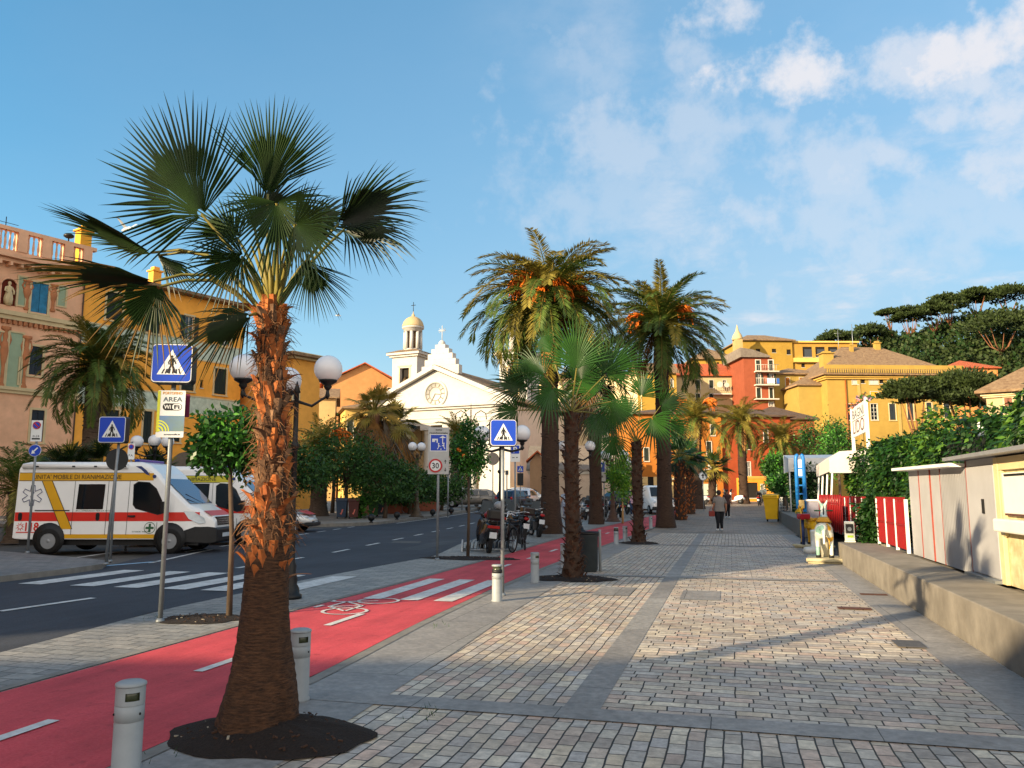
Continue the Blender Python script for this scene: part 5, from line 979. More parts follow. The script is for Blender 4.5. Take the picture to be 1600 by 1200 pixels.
# ---- hedges and ivy on the right --------------------------------------------------------
def hedge(name, label, cat, box, n, s, mats, seed, droop=.5, wob=.25, inner=True, off=None):
    x0, x1, y0, y1, z0, z1 = box; q = random.Random(seed); t = thing(name, label, cat, ((x0+x1)/2, (y0+y1)/2, z0)); cx, cy = (x0+x1)/2, (y0+y1)/2; b = MB()
    if inner:
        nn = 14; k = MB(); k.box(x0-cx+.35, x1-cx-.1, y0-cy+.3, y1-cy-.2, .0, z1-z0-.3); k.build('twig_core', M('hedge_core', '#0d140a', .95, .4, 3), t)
    cl_ = [(q.uniform(0, 1), q.uniform(0, 1), q.uniform(.05, 1), q.randrange(len(mats))) for _ in range(90)]
    for i in range(n):
        u, v, w_, m = cl_[i % 90]; u = min(1, max(0, u+q.gauss(0, .1))); v = min(1, max(0, v+q.gauss(0, .04))); w_ = min(1, max(0, w_+q.gauss(0, .12)))
        f = q.random(); hz_ = (z1-z0)*(1+wob*.5*(sin(v*17+seed)+sin(v*41+2)*.5)*.3)
        if f < .45: pt = Vector((x0+q.uniform(-.1, .25)-wob*.5*sin(v*23+w_*5), y0+v*(y1-y0), w_*hz_)); o = Vector((-1, 0, .2))
        elif f < .82: pt = Vector((x0+u*(x1-x0), y0+v*(y1-y0), hz_-q.uniform(-.18, .25)+wob*.3*sin(u*9+v*31))); o = Vector((-.3, 0, 1))
        else: pt = Vector((x0+u*(x1-x0), (y0 if q.random() < .7 else y1)+q.uniform(-.2, .2), w_*hz_)); o = Vector((0, -1, .2))
        d = (o*.7+Vector((q.uniform(-1, 1), q.uniform(-1, 1), q.uniform(-1, .6)))-ZU*droop).normalized(); s_ = d.cross(Vector((q.uniform(-1, 1), q.uniform(-1, 1), 1))).normalized(); L = s*q.uniform(.6, 1.35); pt = pt-Vector((cx, cy, 0))
        b.add([pt, pt+d*L*.4+s_*L*.26, pt+d*L, pt+d*L*.4-s_*L*.26], [(0, 1, 2, 3)], m if q.random() < .75 else q.randrange(len(mats)))
    b.build('foliage', mats, t); return t
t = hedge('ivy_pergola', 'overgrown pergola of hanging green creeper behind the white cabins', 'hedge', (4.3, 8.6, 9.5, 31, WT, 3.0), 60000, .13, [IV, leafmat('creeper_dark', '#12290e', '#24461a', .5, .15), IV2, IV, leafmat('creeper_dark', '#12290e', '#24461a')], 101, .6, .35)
for y in (-9.3, -3, 3, 9.6): MB().box(-1.75, -1.65, y, y+.1, 0, 2.5).build('post', WHITE, t)
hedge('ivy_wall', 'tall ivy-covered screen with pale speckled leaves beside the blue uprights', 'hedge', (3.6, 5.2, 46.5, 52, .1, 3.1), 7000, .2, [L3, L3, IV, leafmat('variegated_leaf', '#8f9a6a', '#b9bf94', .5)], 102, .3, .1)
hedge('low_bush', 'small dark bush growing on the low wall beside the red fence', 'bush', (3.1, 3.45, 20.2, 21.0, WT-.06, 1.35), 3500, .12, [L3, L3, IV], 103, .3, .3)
hedge('slope_hedge', 'strip of green terraces on the slope between villa roof and hill', 'hedge', (62, 110, 168, 176, 16, 34), 6000, 1.4, [L4, IV, L3], 104, .2, .4)
b = MB(); q = random.Random(5)
for i in range(60):
    k = q.choice([(-3.38, 5.55), (-3.45, 4.2), (-2.2, 5.75), (-3.5, 9.4), (-7.3, 9.1)]); p = V(k[0]+q.gauss(0, .07), k[1]+q.gauss(0, .12), .01); a = q.uniform(0, 6.28); d = V(cos(a)*.5, sin(a)*.5, 1).normalized(); l = q.uniform(.02, .06); b.add([p+V(.003, 0), p+d*l, p-V(.003, 0)], [(0, 1, 2)])
tag(b.build('weeds', IV), 'tufts of small weeds in the paving joints', 'weeds', kind='stuff')
# ================================================================= vehicles
AMBW = M('ambulance_white', '#e6e6e4', .3, .04, 2, coat=.4); AMBR = M('ambulance_red', '#c9261a', .35, .06, 2); AMBY = M('ambulance_yellow', '#cf9a12', .35, .06, 2); AMBY2 = M('ambulance_lime', '#b9b02a', .35, .06, 2); VBLK = M('black_plastic', '#17181a', .55, .15); NAVY = M('navy_decal', '#1d2f66', .4, .1); GREEN = M('green_decal', '#2e5a3a', .45, .1); DRK = M('dark_line', '#26261e', .5, .1)
WIN = glass('vehicle_glass', '#10151a', .05); WSC = M('windscreen', '#12305c', .06, .2, .8, spec=.9); LAMPG = M('headlamp_glass', '#b7c2c8', .08, .1, spec=.9); REDL_ = M('red_lamp', '#a01414', .2, .1); PLATE = M('number_plate', '#c9d0d4', .4, .05)
def wheel(parent, x, y, r, w_, out, rimm=None):
    b = MB().lathe([(r*.62, -w_/2), (r*.92, -w_/2), (r, -w_*.32), (r, w_*.32), (r*.92, w_/2), (r*.62, w_/2)], (0, 0, 0), 28, ax='y', cap=False); wt = b.build('wheel', RUBBER, parent, loc=(x, y, r))
    k = MB().lathe([(r*.62, -w_*.42), (r*.62, -w_*.2), (r*.2, -w_*.3), (r*.16, -w_*.42), (.01, -w_*.43)] if out < 0 else [(.01, w_*.43), (r*.16, w_*.42), (r*.2, w_*.3), (r*.62, w_*.2), (r*.62, w_*.42)], n=20, ax='y')
    for j in range(7): a = 2*pi*j/7; d = Vector((cos(a), 0, sin(a))); k.obox(d*r*.4+Vector((0, out*w_*.33, 0)), d*r*.2, d.cross(Vector((0, 1, 0)))*r*.06, (0, .012, 0))
    k.build('rim', rimm or M('wheel_rim', '#8a8e92', .4, .1, metal=.2), wt); return wt
def loft(b, secs, m=0, sm=False):
    n = len(secs[0]); vs = [p for s_ in secs for p in s_]; fs = [(i*n+k, i*n+(k+1) % n, (i+1)*n+(k+1) % n, (i+1)*n+k) for i in range(len(secs)-1) for k in range(n)]
    fs += [tuple(range(n-1, -1, -1)), tuple((len(secs)-1)*n+k for k in range(n))]; return b.add(vs, fs, m, sm)
def vw(x, z): 
    k = 1 if x < 4.3 else 1-.34*((x-4.3)/1.1)**1.8
    return (1.0-.045*(z-.4))*k
def van(label, p, rz, kind, group):
    t = thing('ambulance', label, 'ambulance', p, rz, group); b = MB(); secs = []
    for (x, zb, zt) in ((0, .42, 2.36), (.05, .4, 2.44), (.25, .38, 2.48), (3.3, .38, 2.48), (3.55, .38, 2.42), (3.86, .38, 2.16), (3.95, .38, 2.04), (4.35, .38, 1.66), (4.72, .38, 1.31), (5.05, .38, 1.15), (5.3, .38, 1.0), (5.38, .42, .9)):
        w0, w1, w2 = vw(x, zb), vw(x, (zb+zt)/2), vw(x, zt-.1); h = []
        for s_ in (-1, 1):
            pts = [(x, s_*w0, zb), (x, s_*w1, (zb+zt)/2), (x, s_*w2, zt-.1), (x, s_*(w2-.09), zt)]; h.append(pts)
        secs.append(h[0]+h[1][::-1])
    loft(b, secs); body = b.build('body', AMBW, t, bevel=.025)
    for m_ in body.data.polygons: m_.use_smooth = False
    def S(x, z, o=.006, sd=-1): return (x, sd*(vw(x, z)+o), z)
    def dec(name, pts, mat, o=.006, par=None, both=False):
        k = MB()
        for sd in ((-1, 1) if both else (-1,)):
            pp = [S(x, z, o, sd) for x, z in pts]; k.poly(pp if sd < 0 else pp[::-1])
        return k.build(name, mat, par or body)
    def strip(name, x0, x1, z0, z1, mat, o=.006, n=10):
        k = MB()
        for i in range(n): a, c = x0+(x1-x0)*i/n, x0+(x1-x0)*(i+1)/n; k.poly([S(a, z0, o), S(c, z0, o), S(c, z1, o), S(a, z1, o)])
        return k.build(name, mat, body)
    dz = 0 if kind == 0 else .13
    yb = AMBY if kind == 0 else AMBY2
    strip('reflective_band', .03, 3.72, 1.97, 2.17, yb); strip('band_line', .03, 3.6, 2.17, 2.185, DRK); strip('band_line', .03, 3.3, 1.955, 1.97, DRK)
    strip('stripe', .02, 5.0, .87+dz, 1.11+dz, AMBR, n=24)
    if kind == 0:
        dec('diagonal_stripe', [(1.32, .66), (1.6, .66), (.96, 1.955), (.68, 1.955)], AMBY, .009)
        for (a, c) in ((1.3, .66), (1.6, .94)): dec('band_line', [(a, .66), (a+.02, .66), (c+.02, 1.955), (c, 1.955)], DRK, .011)
        strip('reflective_band', 1.38, 3.88, .41, .52, AMBY); dec('side_window', [(1.67, 1.19), (2.4, 1.19), (2.42, 1.87), (1.69, 1.87)], WIN, .01)
        strip('door_rail', .55, 1.5, 1.14, 1.17, VBLK, .014, 1)
    else: dec('side_window', [(1.9, 1.27), (2.96, 1.27), (2.98, 1.93), (1.9, 1.93)], WIN, .01); dec('side_window', [(.75, 1.27), (1.75, 1.27), (1.75, 1.93), (.75, 1.93)], WIN, .01)
    for x in (.17, 2.28, 2.64): k = MB(); k.lathe([(.05, 0), (.05, .02)], (x, -vw(x, 1)-.022, 1.05), 10, ax='y').lathe([(.05, 0), (.05, .02)], (x, -vw(x, 1)-.022, .93), 10, ax='y').box(x-.05, x+.05, -vw(x, 1)-.022, -vw(x, 1)+.01, .93, 1.05); k.build('handle', VBLK, body)
    dw = [(3.22, 1.32), (3.3, 1.22), (3.9, 1.06), (4.12, 1.12), (3.98, 1.45), (3.82, 1.74), (3.62, 1.9), (3.32, 1.92), (3.2, 1.84)]
    door = dec('door', [(3.08, .5), (3.95, .5), (3.98, .84), (4.22, .98), (4.2, 1.15), (3.78, 1.94), (3.08, 1.95)], AMBW, .003); dec('window', dw, WIN, .011, door); dec('window_frame', [(cx_*1.035-.035*3.65, cz_*1.06-.06*1.5) for cx_, cz_ in dw], VBLK, .008, door)
    strip('stripe', 3.08, 4.2, .87+dz, 1.11+dz, AMBR, .0075, 4).parent = door
    for x in (3.08, 1.58, 2.5, 3.9): strip('panel_gap', x, x+.012, .5, 1.95 if x != 3.9 else .84, DRK, .010, 1)
    MB().box(3.12, 3.3, -1.03, -.985, .98, 1.03).build('door_handle', VBLK, door)
    for sd in (-1, 1):
        m_ = MB().obox((4.12, sd*1.14, 1.24), (.05, .02*sd, .0), (0, .1, 0), (0, 0, .16)).tube([(4.0, sd*.96, 1.15), (4.1, sd*1.1, 1.18)], .025, 6); m_.build('mirror', VBLK, t, bevel=.02)
    k = MB(); n_ = 8                                                  # windscreen follows the raked front
    ws = [(3.99, 2.015), (4.35, 1.668), (4.70, 1.335)]
    for (xa, za), (xc, zc) in zip(ws, ws[1:]):
        wa, wc = vw(xa, za)-.13, vw(xc, zc)-.1; k.poly([(xa+.012, -wa, za+.012), (xc+.012, -wc, zc+.012), (xc+.012, wc, zc+.012), (xa+.012, wa, za+.012)])
    wsn = k.build('windscreen', WSC, t)
    k = MB().tube([(4.705, .1, 1.345), (4.45, -.5, 1.60)], .012, 4).tube([(4.705, -.3, 1.345), (4.60, -.75, 1.46)], .012, 4); k.build('wiper', VBLK, wsn)
    MB().box(4.45, 4.58, -.5, -.1, 1.47, 1.475).build('dashboard_paper', WHITE, wsn)
    # bumper, grille, lamps
    k = MB(); secs = []
    for (x, z0, z1) in ((4.62, .3, .62), (4.9, .27, .72), (5.2, .25, .72), (5.36, .26, .7), (5.44, .3, .64)):
        w_ = vw(x, .5)*1.012; secs.append([(x, -w_, z0), (x, -w_, z1), (x, w_, z1), (x, w_, z0)])
    loft(k, secs); bm = k.build('bumper', VBLK, t, bevel=.03)
    MB().box(5.445, 5.452, -.26, .26, .42, .53).build('number_plate', PLATE, bm); text('plate_text', 'ZA 183 EW', .07, DRK, bm, Matrix.Translation((5.455, 0, .475)) @ Matrix.Rotation(pi/2, 4, 'Z') @ Matrix.Rotation(pi/2, 4, 'X'), .44)
    k = MB().prism([(-.5, .74), (.5, .74), (.6, .98), (-.6, .98)], 5.24, 5.385, ax='x'); gr = k.build('grille', M('grille_black', '#141416', .35, .3, 40, bump=.6), t)
    for z in (.79, .85, .91): MB().box(5.386, 5.394, -.5, .5, z, z+.02).build('grille_bar', CHROME, gr)
    MB().prism([(0, -.1), (.07, 0), (0, .1), (-.07, 0)], 5.388, 5.41, ax='x').build('badge', CHROME, gr, loc=(0, 0, .88))
    for sd in (-1, 1):
        k = MB(); pts = [S(4.6, 1.14, .022, sd), S(4.74, .93, .022, sd), S(5.0, .8, .03, sd), S(5.16, .82, .035, sd), S(5.12, .95, .035, sd), S(4.86, 1.12, .022, sd)]; k.poly(pts if sd < 0 else pts[::-1]); k.build('headlight', LAMPG, t)
    k = MB().poly([(4.80, -.72, 1.285), (5.3, -.58, 1.03), (5.3, -.3, 1.03), (4.9, -.5, 1.237)]); k = MB()
    for sd in (-1, 1): k.poly([(4.95, sd*.86, 1.205), (5.31, sd*.70, 1.0), (5.31, sd*.25, 1.0), (5.20, sd*.3, 1.075), (5.06, sd*.7, 1.152)][::1 if sd < 0 else -1])
    k = MB()
    for (ya, yb_) in ((-.74, .74),): k.poly([(5.075, ya, 1.146), (5.29, ya*.95, 1.012), (5.29, yb_*.95, 1.012), (5.075, yb_, 1.146)])
    k.build('bonnet_stripe', AMBR, t)
    for x in (1.0, 4.28):
        for sd in (-1, 1): 
            k = MB().lathe([(.43, 0), (.43, .012), (.01, .012)] if sd > 0 else [(.01, -.012), (.43, -.012), (.43, 0)], (x, sd*(vw(x, .4)+.002), .4), 26, ax='y'); k.build('wheel_arch', VBLK, body); wheel(t, x, sd*.93, .34, .22, sd)
    MB().box(.1, 5.0, -.85, .85, .22, .37).build('underbody', VBLK, t)
    if kind == 0:
        MB().tube([(.12, -.93, 2.36), (3.0, -.93, 2.36)], .075, 10).build('awning_roll', AMBW, t); k = MB()
        for x in (.5, 1.5, 2.1, 2.9): k.box(x, x+.08, -1.012, -1.0, 2.33, 2.37)
        k.build('awning_clips', VBLK, t)
    dec('swoosh', [(3.2, 2.36), (3.36, 2.36), (3.52, 2.24), (3.62, 2.1), (3.5, 2.14), (3.36, 2.27)], NAVY, .009) if kind == 0 else None
    MB().box(3.1, 3.24, -.8, .8, 2.485, 2.56).build('light_bar', M('blue_lamp', '#1d3a9a', .1, .2), t, bevel=.02); MB().lathe([(.05, 0), (.05, .02)], (3.74, -vw(3.7, 2.1)-.018, 2.08), 12, ax='y').build('marker_lamp', NAVY, t)
    tilt = Matrix.Rotation(-math.atan(.045), 4, 'X')
    def tx(name, s_, x, z, h, mat, width=None, o=.014, bold=.0): return text(name, s_, h, mat, body, Matrix.Translation((x, -(vw(x, z)+o), z)) @ Matrix.Rotation(pi/2-math.atan(.045), 4, 'X'), width, .001, bold)
    if kind == 0:
        tx('lettering', "UNITA' MOBILE DI RIANIMAZIONE", 1.63, 2.07, .12, DRK, 2.42)
        k = MB(); cx, cz = .44, 1.56                                   # six-armed star outline with the rod
        pts = []
        for i in range(6):
            a = pi/2+i*pi/3
            for (rr, off) in ((.28, -.23), (.28, .23), ): pts.append((cx+rr*cos(a+off*.75), cz+rr*sin(a+off*.75)))
            a2 = a+pi/6; pts.append((cx+.13*cos(a2), cz+.13*sin(a2)))
        k.tube([S(x, z, .012) for x, z in pts+pts[:1]], .011, 4); k.tube([S(cx, cz-.2, .012), S(cx, cz+.2, .012)], .012, 4); k.tube([S(cx+.045*sin(j*1.1), cz-.18+j*.036, .014) for j in range(10)], .009, 4); k.build('star_emblem', NAVY, body)
        tx('lettering', '118', .52, .72, .22, AMBR, .36, bold=.03); k = MB(); cx, cz = .2, .72
        for i in range(9): a = i*2*pi/9; k.poly([S(cx+.05*cos(a-.3), cz+.05*sin(a-.3), .012), S(cx+.13*cos(a), cz+.13*sin(a), .012), S(cx+.05*cos(a+.3), cz+.05*sin(a+.3), .012)][::-1])
        k.build('sun_emblem', AMBR, body); strip('red_underline', .1, .72, .56, .585, AMBR, .012, 1)
        k = MB()
        for j in range(24): a, c = 2*pi*j/24, 2*pi*(j+1)/24; k.poly([S(3.72+rr*cos(q_), .69+rr*sin(q_), .013) for rr, q_ in ((.14, a), (.155, a), (.155, c), (.14, c))])
        k.poly([S(x, z, .013) for x, z in ((3.69, .58), (3.75, .58), (3.75, .8), (3.69, .8))]); k.poly([S(x, z, .0135) for x, z in ((3.61, .66), (3.83, .66), (3.83, .72), (3.61, .72))]); k.build('green_cross_emblem', GREEN, door)
        tx('lettering', 'croce verde', 3.5, .6, .05, GREEN, .5)
        tx('lettering', 'IN LOMBARDIA PER LA VITA', 2.15, 1.15, .035, GREEN, .95)
    else: tx('lettering', 'RIANIMAZIONE', 2.6, 2.07, .11, DRK, 1.15)
    for o in t.children_recursive:
        if o.type == 'MESH' and not o.name.startswith('wheel') and not o.name.startswith('rim'):
            dx = o.location.x if o.matrix_local.is_identity or o.name.startswith('badge') else None
            for v_ in o.data.vertices:
                if dx is not None and v_.co.x+dx > 4.72: v_.co.x = 4.72+(v_.co.x+dx-4.72)*.68-dx
                elif o.name.startswith('plate_text'): o.location.x = 4.72+(5.455-4.72)*.68+.003
    return t
def parked(px, f, L, back=False): pass
amb = lambda px, f: (lambda p: (p.x, p.y, terrain(p)))(A(px, HOR, f))
van('white ambulance with red stripe and yellow diagonal, UNITA MOBILE lettering, nearest in the row', tuple(W(-13.56, 23.05)), HEAD, 0, 'ambulances parked side by side')
van('white ambulance with large dark side windows, parked second behind the nearest one', tuple(W(-12.6, 26.6)), HEAD, 1, 'ambulances parked side by side')
# ---- cars -----------------------------------------------------------------------
def car(label, p, rz, col, name='parked_car', L=4.2, H=1.48, stripe=None, rack=False, group='cars parked by the church', wsc=None):
    t = thing(name, label, 'car', p, rz, group); k = L/4.2; mt = M('car_'+'_'.join(str(round(c, 2)).replace('.', '') for c in lin(col)), col, .28, .05, 2, metal=.15, coat=.5)
    b = MB(); secs = []
    for (x, zb, zt, w_) in ((0, .38, .72, .66), (.08, .28, .86, .78), (.35, .22, .95, .84), (1.0, .2, .97, .87), (2.2, .2, .94, .88), (3.0, .2, .90, .87), (3.55, .22, .80, .84), (3.98, .26, .68, .76), (4.16, .32, .58, .62), (4.2, .38, .5, .54)):
        x *= k; secs.append([(x, -w_*.96, zb), (x, -w_, (zb+zt)/2), (x, -w_*.97, zt-.05), (x, -w_*.86, zt), (x, w_*.86, zt), (x, w_*.97, zt-.05), (x, w_, (zb+zt)/2), (x, w_*.96, zb)])
    loft(b, secs, 0, True); body = b.build('body', mt, t, subs=1)
    b = MB(); secs = []
    for (x, z, w_, z0) in ((.12, .95, .74, .86), (.42, H-.12, .66, .86), (.75, H-.015, .63, .86), (1.5, H, .64, .86), (2.15, H-.06, .64, .86), (2.45, H-.16, .66, .86), (3.05, .93, .74, .84)):
        x *= k; secs.append([(x, -.83, z0), (x, -w_-.03*(z-z0), z-.04), (x, -w_+.1, z), (x, w_-.1, z), (x, w_+.03*(z-z0), z-.04), (x, .83, z0)])
    loft(b, secs, 0, True); cabin = b.build('cabin', mt, t, bevel=.02)
    for sd in (-1, 1):
        def S(x, z): u = (z-.9)/(H-.9); return (x*k, sd*(.845-.19*u+.006), z)
        for pts in ([(.55, .95), (1.32, .95), (1.32, H-.1), (.72, H-.14)], [(1.4, .95), (2.2, .95), (2.2, H-.13), (1.4, H-.1)], [(2.28, .95), (2.82, .95), (2.36, H-.22), (2.28, H-.18)]):
            pp = [S(*q_) for q_ in pts]; MB().poly(pp if sd < 0 else pp[::-1]).build('window', WIN, cabin)
        for x in (1.25, 2.15): MB().box(x*k-.09, x*k+.09, sd*.875-.012, sd*.875+.012, .8, .83).build('door_handle', CHROME, body)
        MB().obox((2.72*k, sd*.95, 1.0), (.06, 0, 0), (0, .08, 0), (0, 0, .06)).build('mirror', mt if stripe is None else VBLK, t, bevel=.02)
        MB().sphere((3.92*k, sd*.6, .62), .12, 10, sq=(1.3, 1.1, .7)).build('headlight', LAMPG, t); MB().sphere((.1*k, sd*.66, .82), .11, 10, sq=(.6, 1, 1.3)).build('tail_light', REDL_, t)
        for x in (.82, 3.36): MB().lathe([(.01, 0), (.37, 0), (.37, .03)] if sd < 0 else [(.37, -.03), (.37, 0), (.01, 0)], (x*k, sd*.885, .32), 22, ax='y').build('wheel_arch', VBLK, body); wheel(t, x*k, sd*.82, .31, .2, sd)
        if stripe: MB().box(.5*k, 3.5*k, sd*.885-.006, sd*.885+.006, .52, .72).build('stripe', AMBR, body)
    b = MB(); b.poly([(2.56*k, -.6, H-.19), (3.07*k, -.7, .945), (3.07*k, .7, .945), (2.56*k, .6, H-.19)]); o = b.build('windscreen', wsc or WSC, cabin); o.location = (.03, 0, .03)
    b = MB(); b.poly([(.4*k, .56, H-.16), (.14*k, .66, .98), (.14*k, -.66, .98), (.4*k, -.56, H-.16)]); o = b.build('rear_window', WIN, cabin); o.location = (-.03, 0, .02)
    MB().box(4.19*k, 4.24*k, -.5, .5, .32, .46).build('grille', VBLK, t, bevel=.02); MB().box(-.03, .01, -.26, .26, .5, .6).build('number_plate', PLATE, t); MB().box(4.245*k, 4.25*k, -.26, .26, .36, .45).build('number_plate', PLATE, t)
    if rack: MB().box(.9, 1.4, -.4, .4, H+.01, H+.12).build('light_bar', REDL_, t, bevel=.02)
    return t
def C(px, f): p = A(px, HOR, f); return (p.x, p.y, terrain(p))
def Cr(px, f): p = A(px, HOR, f); p.z = terrain(p)+.12; return tuple(p)
c3 = car('white and red emergency car with black bumper, third in the row behind the palm trunk', C(346, 35), HEAD, '#dcdcda', 'emergency_car', 4.1, 1.62, True, True, None)
MB().box(3.6, 4.18, -.72, .72, .24, .42).build('bumper', VBLK, c3, bevel=.04); MB().poly([(3.5, -.7, .88), (3.95, -.6, .72), (3.95, .6, .72), (3.5, .7, .88)]).build('bonnet_stripe', AMBR, c3, loc=(.02, 0, .02))
car('silver-grey hatchback facing left beyond the black ball bollards', Cr(777, 66), HEAD+pi-.06, '#77736e', L=4.5, H=1.47)
car('white hatchback mostly hidden behind the silver-grey one', Cr(745, 72), HEAD+pi-.1, '#d8d8d6')
car('white hatchback seen from its rear side before the church corner', Cr(790, 74), HEAD+.35, '#dddddb')
car('white car with red rear lamps parked behind the motorcycles', Cr(812, 66), HEAD+1.3, '#d2d4d8')
car('dark blue car behind the motorcycles', Cr(786, 62), HEAD+1.1, '#1d2c48')
car('dark car behind the forked tree trunk and planters', Cr(650, 73), HEAD+pi, '#9aa0a6')
car('blue car among the motorcycles right of the outer palm', C(946, 63), HEAD+.4, '#2a4668')
car('dark grey car behind the young staked tree', C(966, 66), HEAD+.2, '#3a3d42')
car('black car right of the staked tree behind the woman in pink', C(985, 70), HEAD+.1, '#1a1b1d')
# the white panel van by the second canary palm: nose towards the viewer
v = thing('panel_van', 'small white van facing the viewer between the two inner palms', 'van', C(1024, 58), HEAD-pi/2+.12); b = MB(); secs = []
for (x, z0, zt, w_) in ((-2.4, .35, 1.85, .82), (-2.3, .3, 1.95, .86), (.3, .3, 1.97, .88), (.75, .3, 1.88, .86), (1.35, .3, 1.15, .86), (1.8, .32, 1.0, .82), (1.98, .38, .8, .7)): secs.append([(x, -w_, z0), (x, -w_, (z0+zt)/2), (x, -w_*.9, zt-.05), (x, -w_*.8, zt), (x, w_*.8, zt), (x, w_*.9, zt-.05), (x, w_, (z0+zt)/2), (x, w_, z0)])
loft(b, secs); b.build('body', AMBW, v, bevel=.05); b = MB().poly([(.8, -.66, 1.83), (1.33, -.72, 1.19), (1.33, .72, 1.19), (.8, .66, 1.83)]); b.build('windscreen', WIN, v, loc=(.02, 0, .02)); MB().box(1.7, 2.05, -.8, .8, .25, .5).build('bumper', VBLK, v, bevel=.04)
for sd in (-1, 1):
    MB().sphere((1.86, sd*.6, .78), .13, 10).build('headlight', LAMPG, v)
    for x in (-1.6, 1.25): wheel(v, x, sd*.8, .31, .2, sd)
# ---- motorcycles, scooters, bicycles ----------------------------------------------
MBLK = M('motorcycle_black', '#151517', .3, .2, coat=.4); SEAT = M('seat_vinyl', '#161616', .6, .2); ENG = M('engine_metal', '#55585c', .4, .25, 14, metal=.7)
def spoked(parent, x, z, r, name='wheel', thin=.02, hub=.03, wd=None):
    b = MB(); b.tube([(x+r*cos(2*pi*k/28), 0, z+r*sin(2*pi*k/28)) for k in range(29)], thin, 6, 0, False); o = b.build(name, RUBBER, parent); k = MB(); k.lathe([(hub, -.05), (hub, .05)], (x, 0, z), 10, ax='y')
    for j in range(12): a = j*pi/6; k.tube([(x+hub*cos(a), .02*(-1)**j, z+hub*sin(a)), (x+(r-thin)*cos(a+.15), 0, z+(r-thin)*sin(a+.15))], .004 if thin < .03 else .008, 3, 0, False)
    k.tube([(x+(r-thin)*cos(2*pi*j/28), 0, z+(r-thin)*sin(2*pi*j/28)) for j in range(29)], .008, 4, 0, False); k.build('rim', ENG, o)
def motorcycle(label, p, rz, col='#17181b', topcase=True, seed=0, group='motorcycles and scooters parked along the lane', screen=True, lean=.12, cat='motorcycle'):
    t = thing('motorcycle', label, cat, p, rz, group); t.rotation_euler = (lean, 0, rz); mt = M('bike_'+col[1:], col, .25, .12, 5, coat=.6)
    spoked(t, -.68, .3, .27, thin=.065, hub=.07); spoked(t, .72, .3, .28, thin=.055, hub=.06)
    b = MB().obox((.02, 0, .42), (.26, 0, .02), (0, .17, 0), (0, 0, .17)).lathe([(.12, -.21), (.12, .21)], (.05, 0, .38), 12, ax='y').tube([(-.1, -.16, .3), (-.5, -.19, .3), (-.95, -.2, .42)], [.035, .04, .06], 8); b.build('engine', ENG, t, bevel=.015)
    b = MB(); secs = []
    for (x, z0, z1, w_) in ((-.95, .78, .86, .08), (-.7, .62, .84, .13), (-.25, .55, .8, .15), (.1, .55, .98, .17), (.4, .62, 1.0, .15), (.6, .7, .92, .11)): secs.append([(x, -w_*.8, z0), (x, -w_, (z0+z1)/2), (x, -w_*.6, z1), (x, w_*.6, z1), (x, w_, (z0+z1)/2), (x, w_*.8, z0)])
    loft(b, secs, 0, True); b.build('fairing', mt, t, bevel=.01)
    b = MB(); secs = []
    for (x, z, w_) in ((-.85, .9, .11), (-.5, .9, .15), (-.1, .84, .15), (.08, .92, .1)): secs.append([(x, -w_, z-.08), (x, -w_*.9, z), (x, w_*.9, z), (x, w_, z-.08)])
    loft(b, secs); b.build('seat', SEAT, t, bevel=.02)
    b = MB()
    for s_ in (-.1, .1): b.tube([(.72, s_, .3), (.5, s_, .98)], .025, 7)
    b.build('fork', CHROME, t); b = MB().tube([(.3, -.38, 1.06), (.42, -.3, 1.1), (.5, 0, 1.0), (.42, .3, 1.1), (.3, .38, 1.06)], .014, 6); h = b.build('handlebar', CHROME, t)
    for s_ in (-1, 1): MB().tube([(.4, s_*.26, 1.1), (.44, s_*.3, 1.28)], .008, 5).sphere((.44, s_*.32, 1.3), .06, 8, sq=(.3, 1.2, .8)).build('mirror', VBLK, h); MB().tube([(.3, s_*.38, 1.06), (.36, s_*.27, 1.085)], .02, 6).build('grip', RUBBER, h)
    MB().sphere((.62, 0, .95), .1, 12, sq=(.7, 1.2, 1)).build('headlight', LAMPG, t); MB().sphere((-.96, 0, .82), .07, 8, sq=(.5, 1.4, .8)).build('tail_light', REDL_, t)
    b = MB(); secs = []
    for a in (.3, .9, 1.5, 2.1, 2.7): secs.append([(.72+.33*cos(a), -.06, .3+.33*sin(a)), (.72+.35*cos(a), 0, .3+.35*sin(a)), (.72+.33*cos(a), .06, .3+.33*sin(a)), (.72+.32*cos(a), 0, .3+.32*sin(a))])
    loft(b, secs); b.build('mudguard', mt, t); MB().box(-1.0, -.97, -.1, .1, .5, .66).build('number_plate', PLATE, t)
    if screen: MB().poly([(.62, -.18, 1.02), (.62, .18, 1.02), (.45, .14, 1.34), (.45, -.14, 1.34)]).poly([(.61, .18, 1.02), (.61, -.18, 1.02), (.44, -.14, 1.34), (.44, .14, 1.34)]).build('windshield', M('smoked_screen', '#5a656c', .1, .1), t)
    if topcase: MB().box(-1.15, -.78, -.22, .22, .92, 1.2).build('top_case', MBLK, t, bevel=.06)
    MB().tube([(-.1, .1, .3), (-.2, .28, .0)], .014, 5).build('kickstand', ENG, t); return t
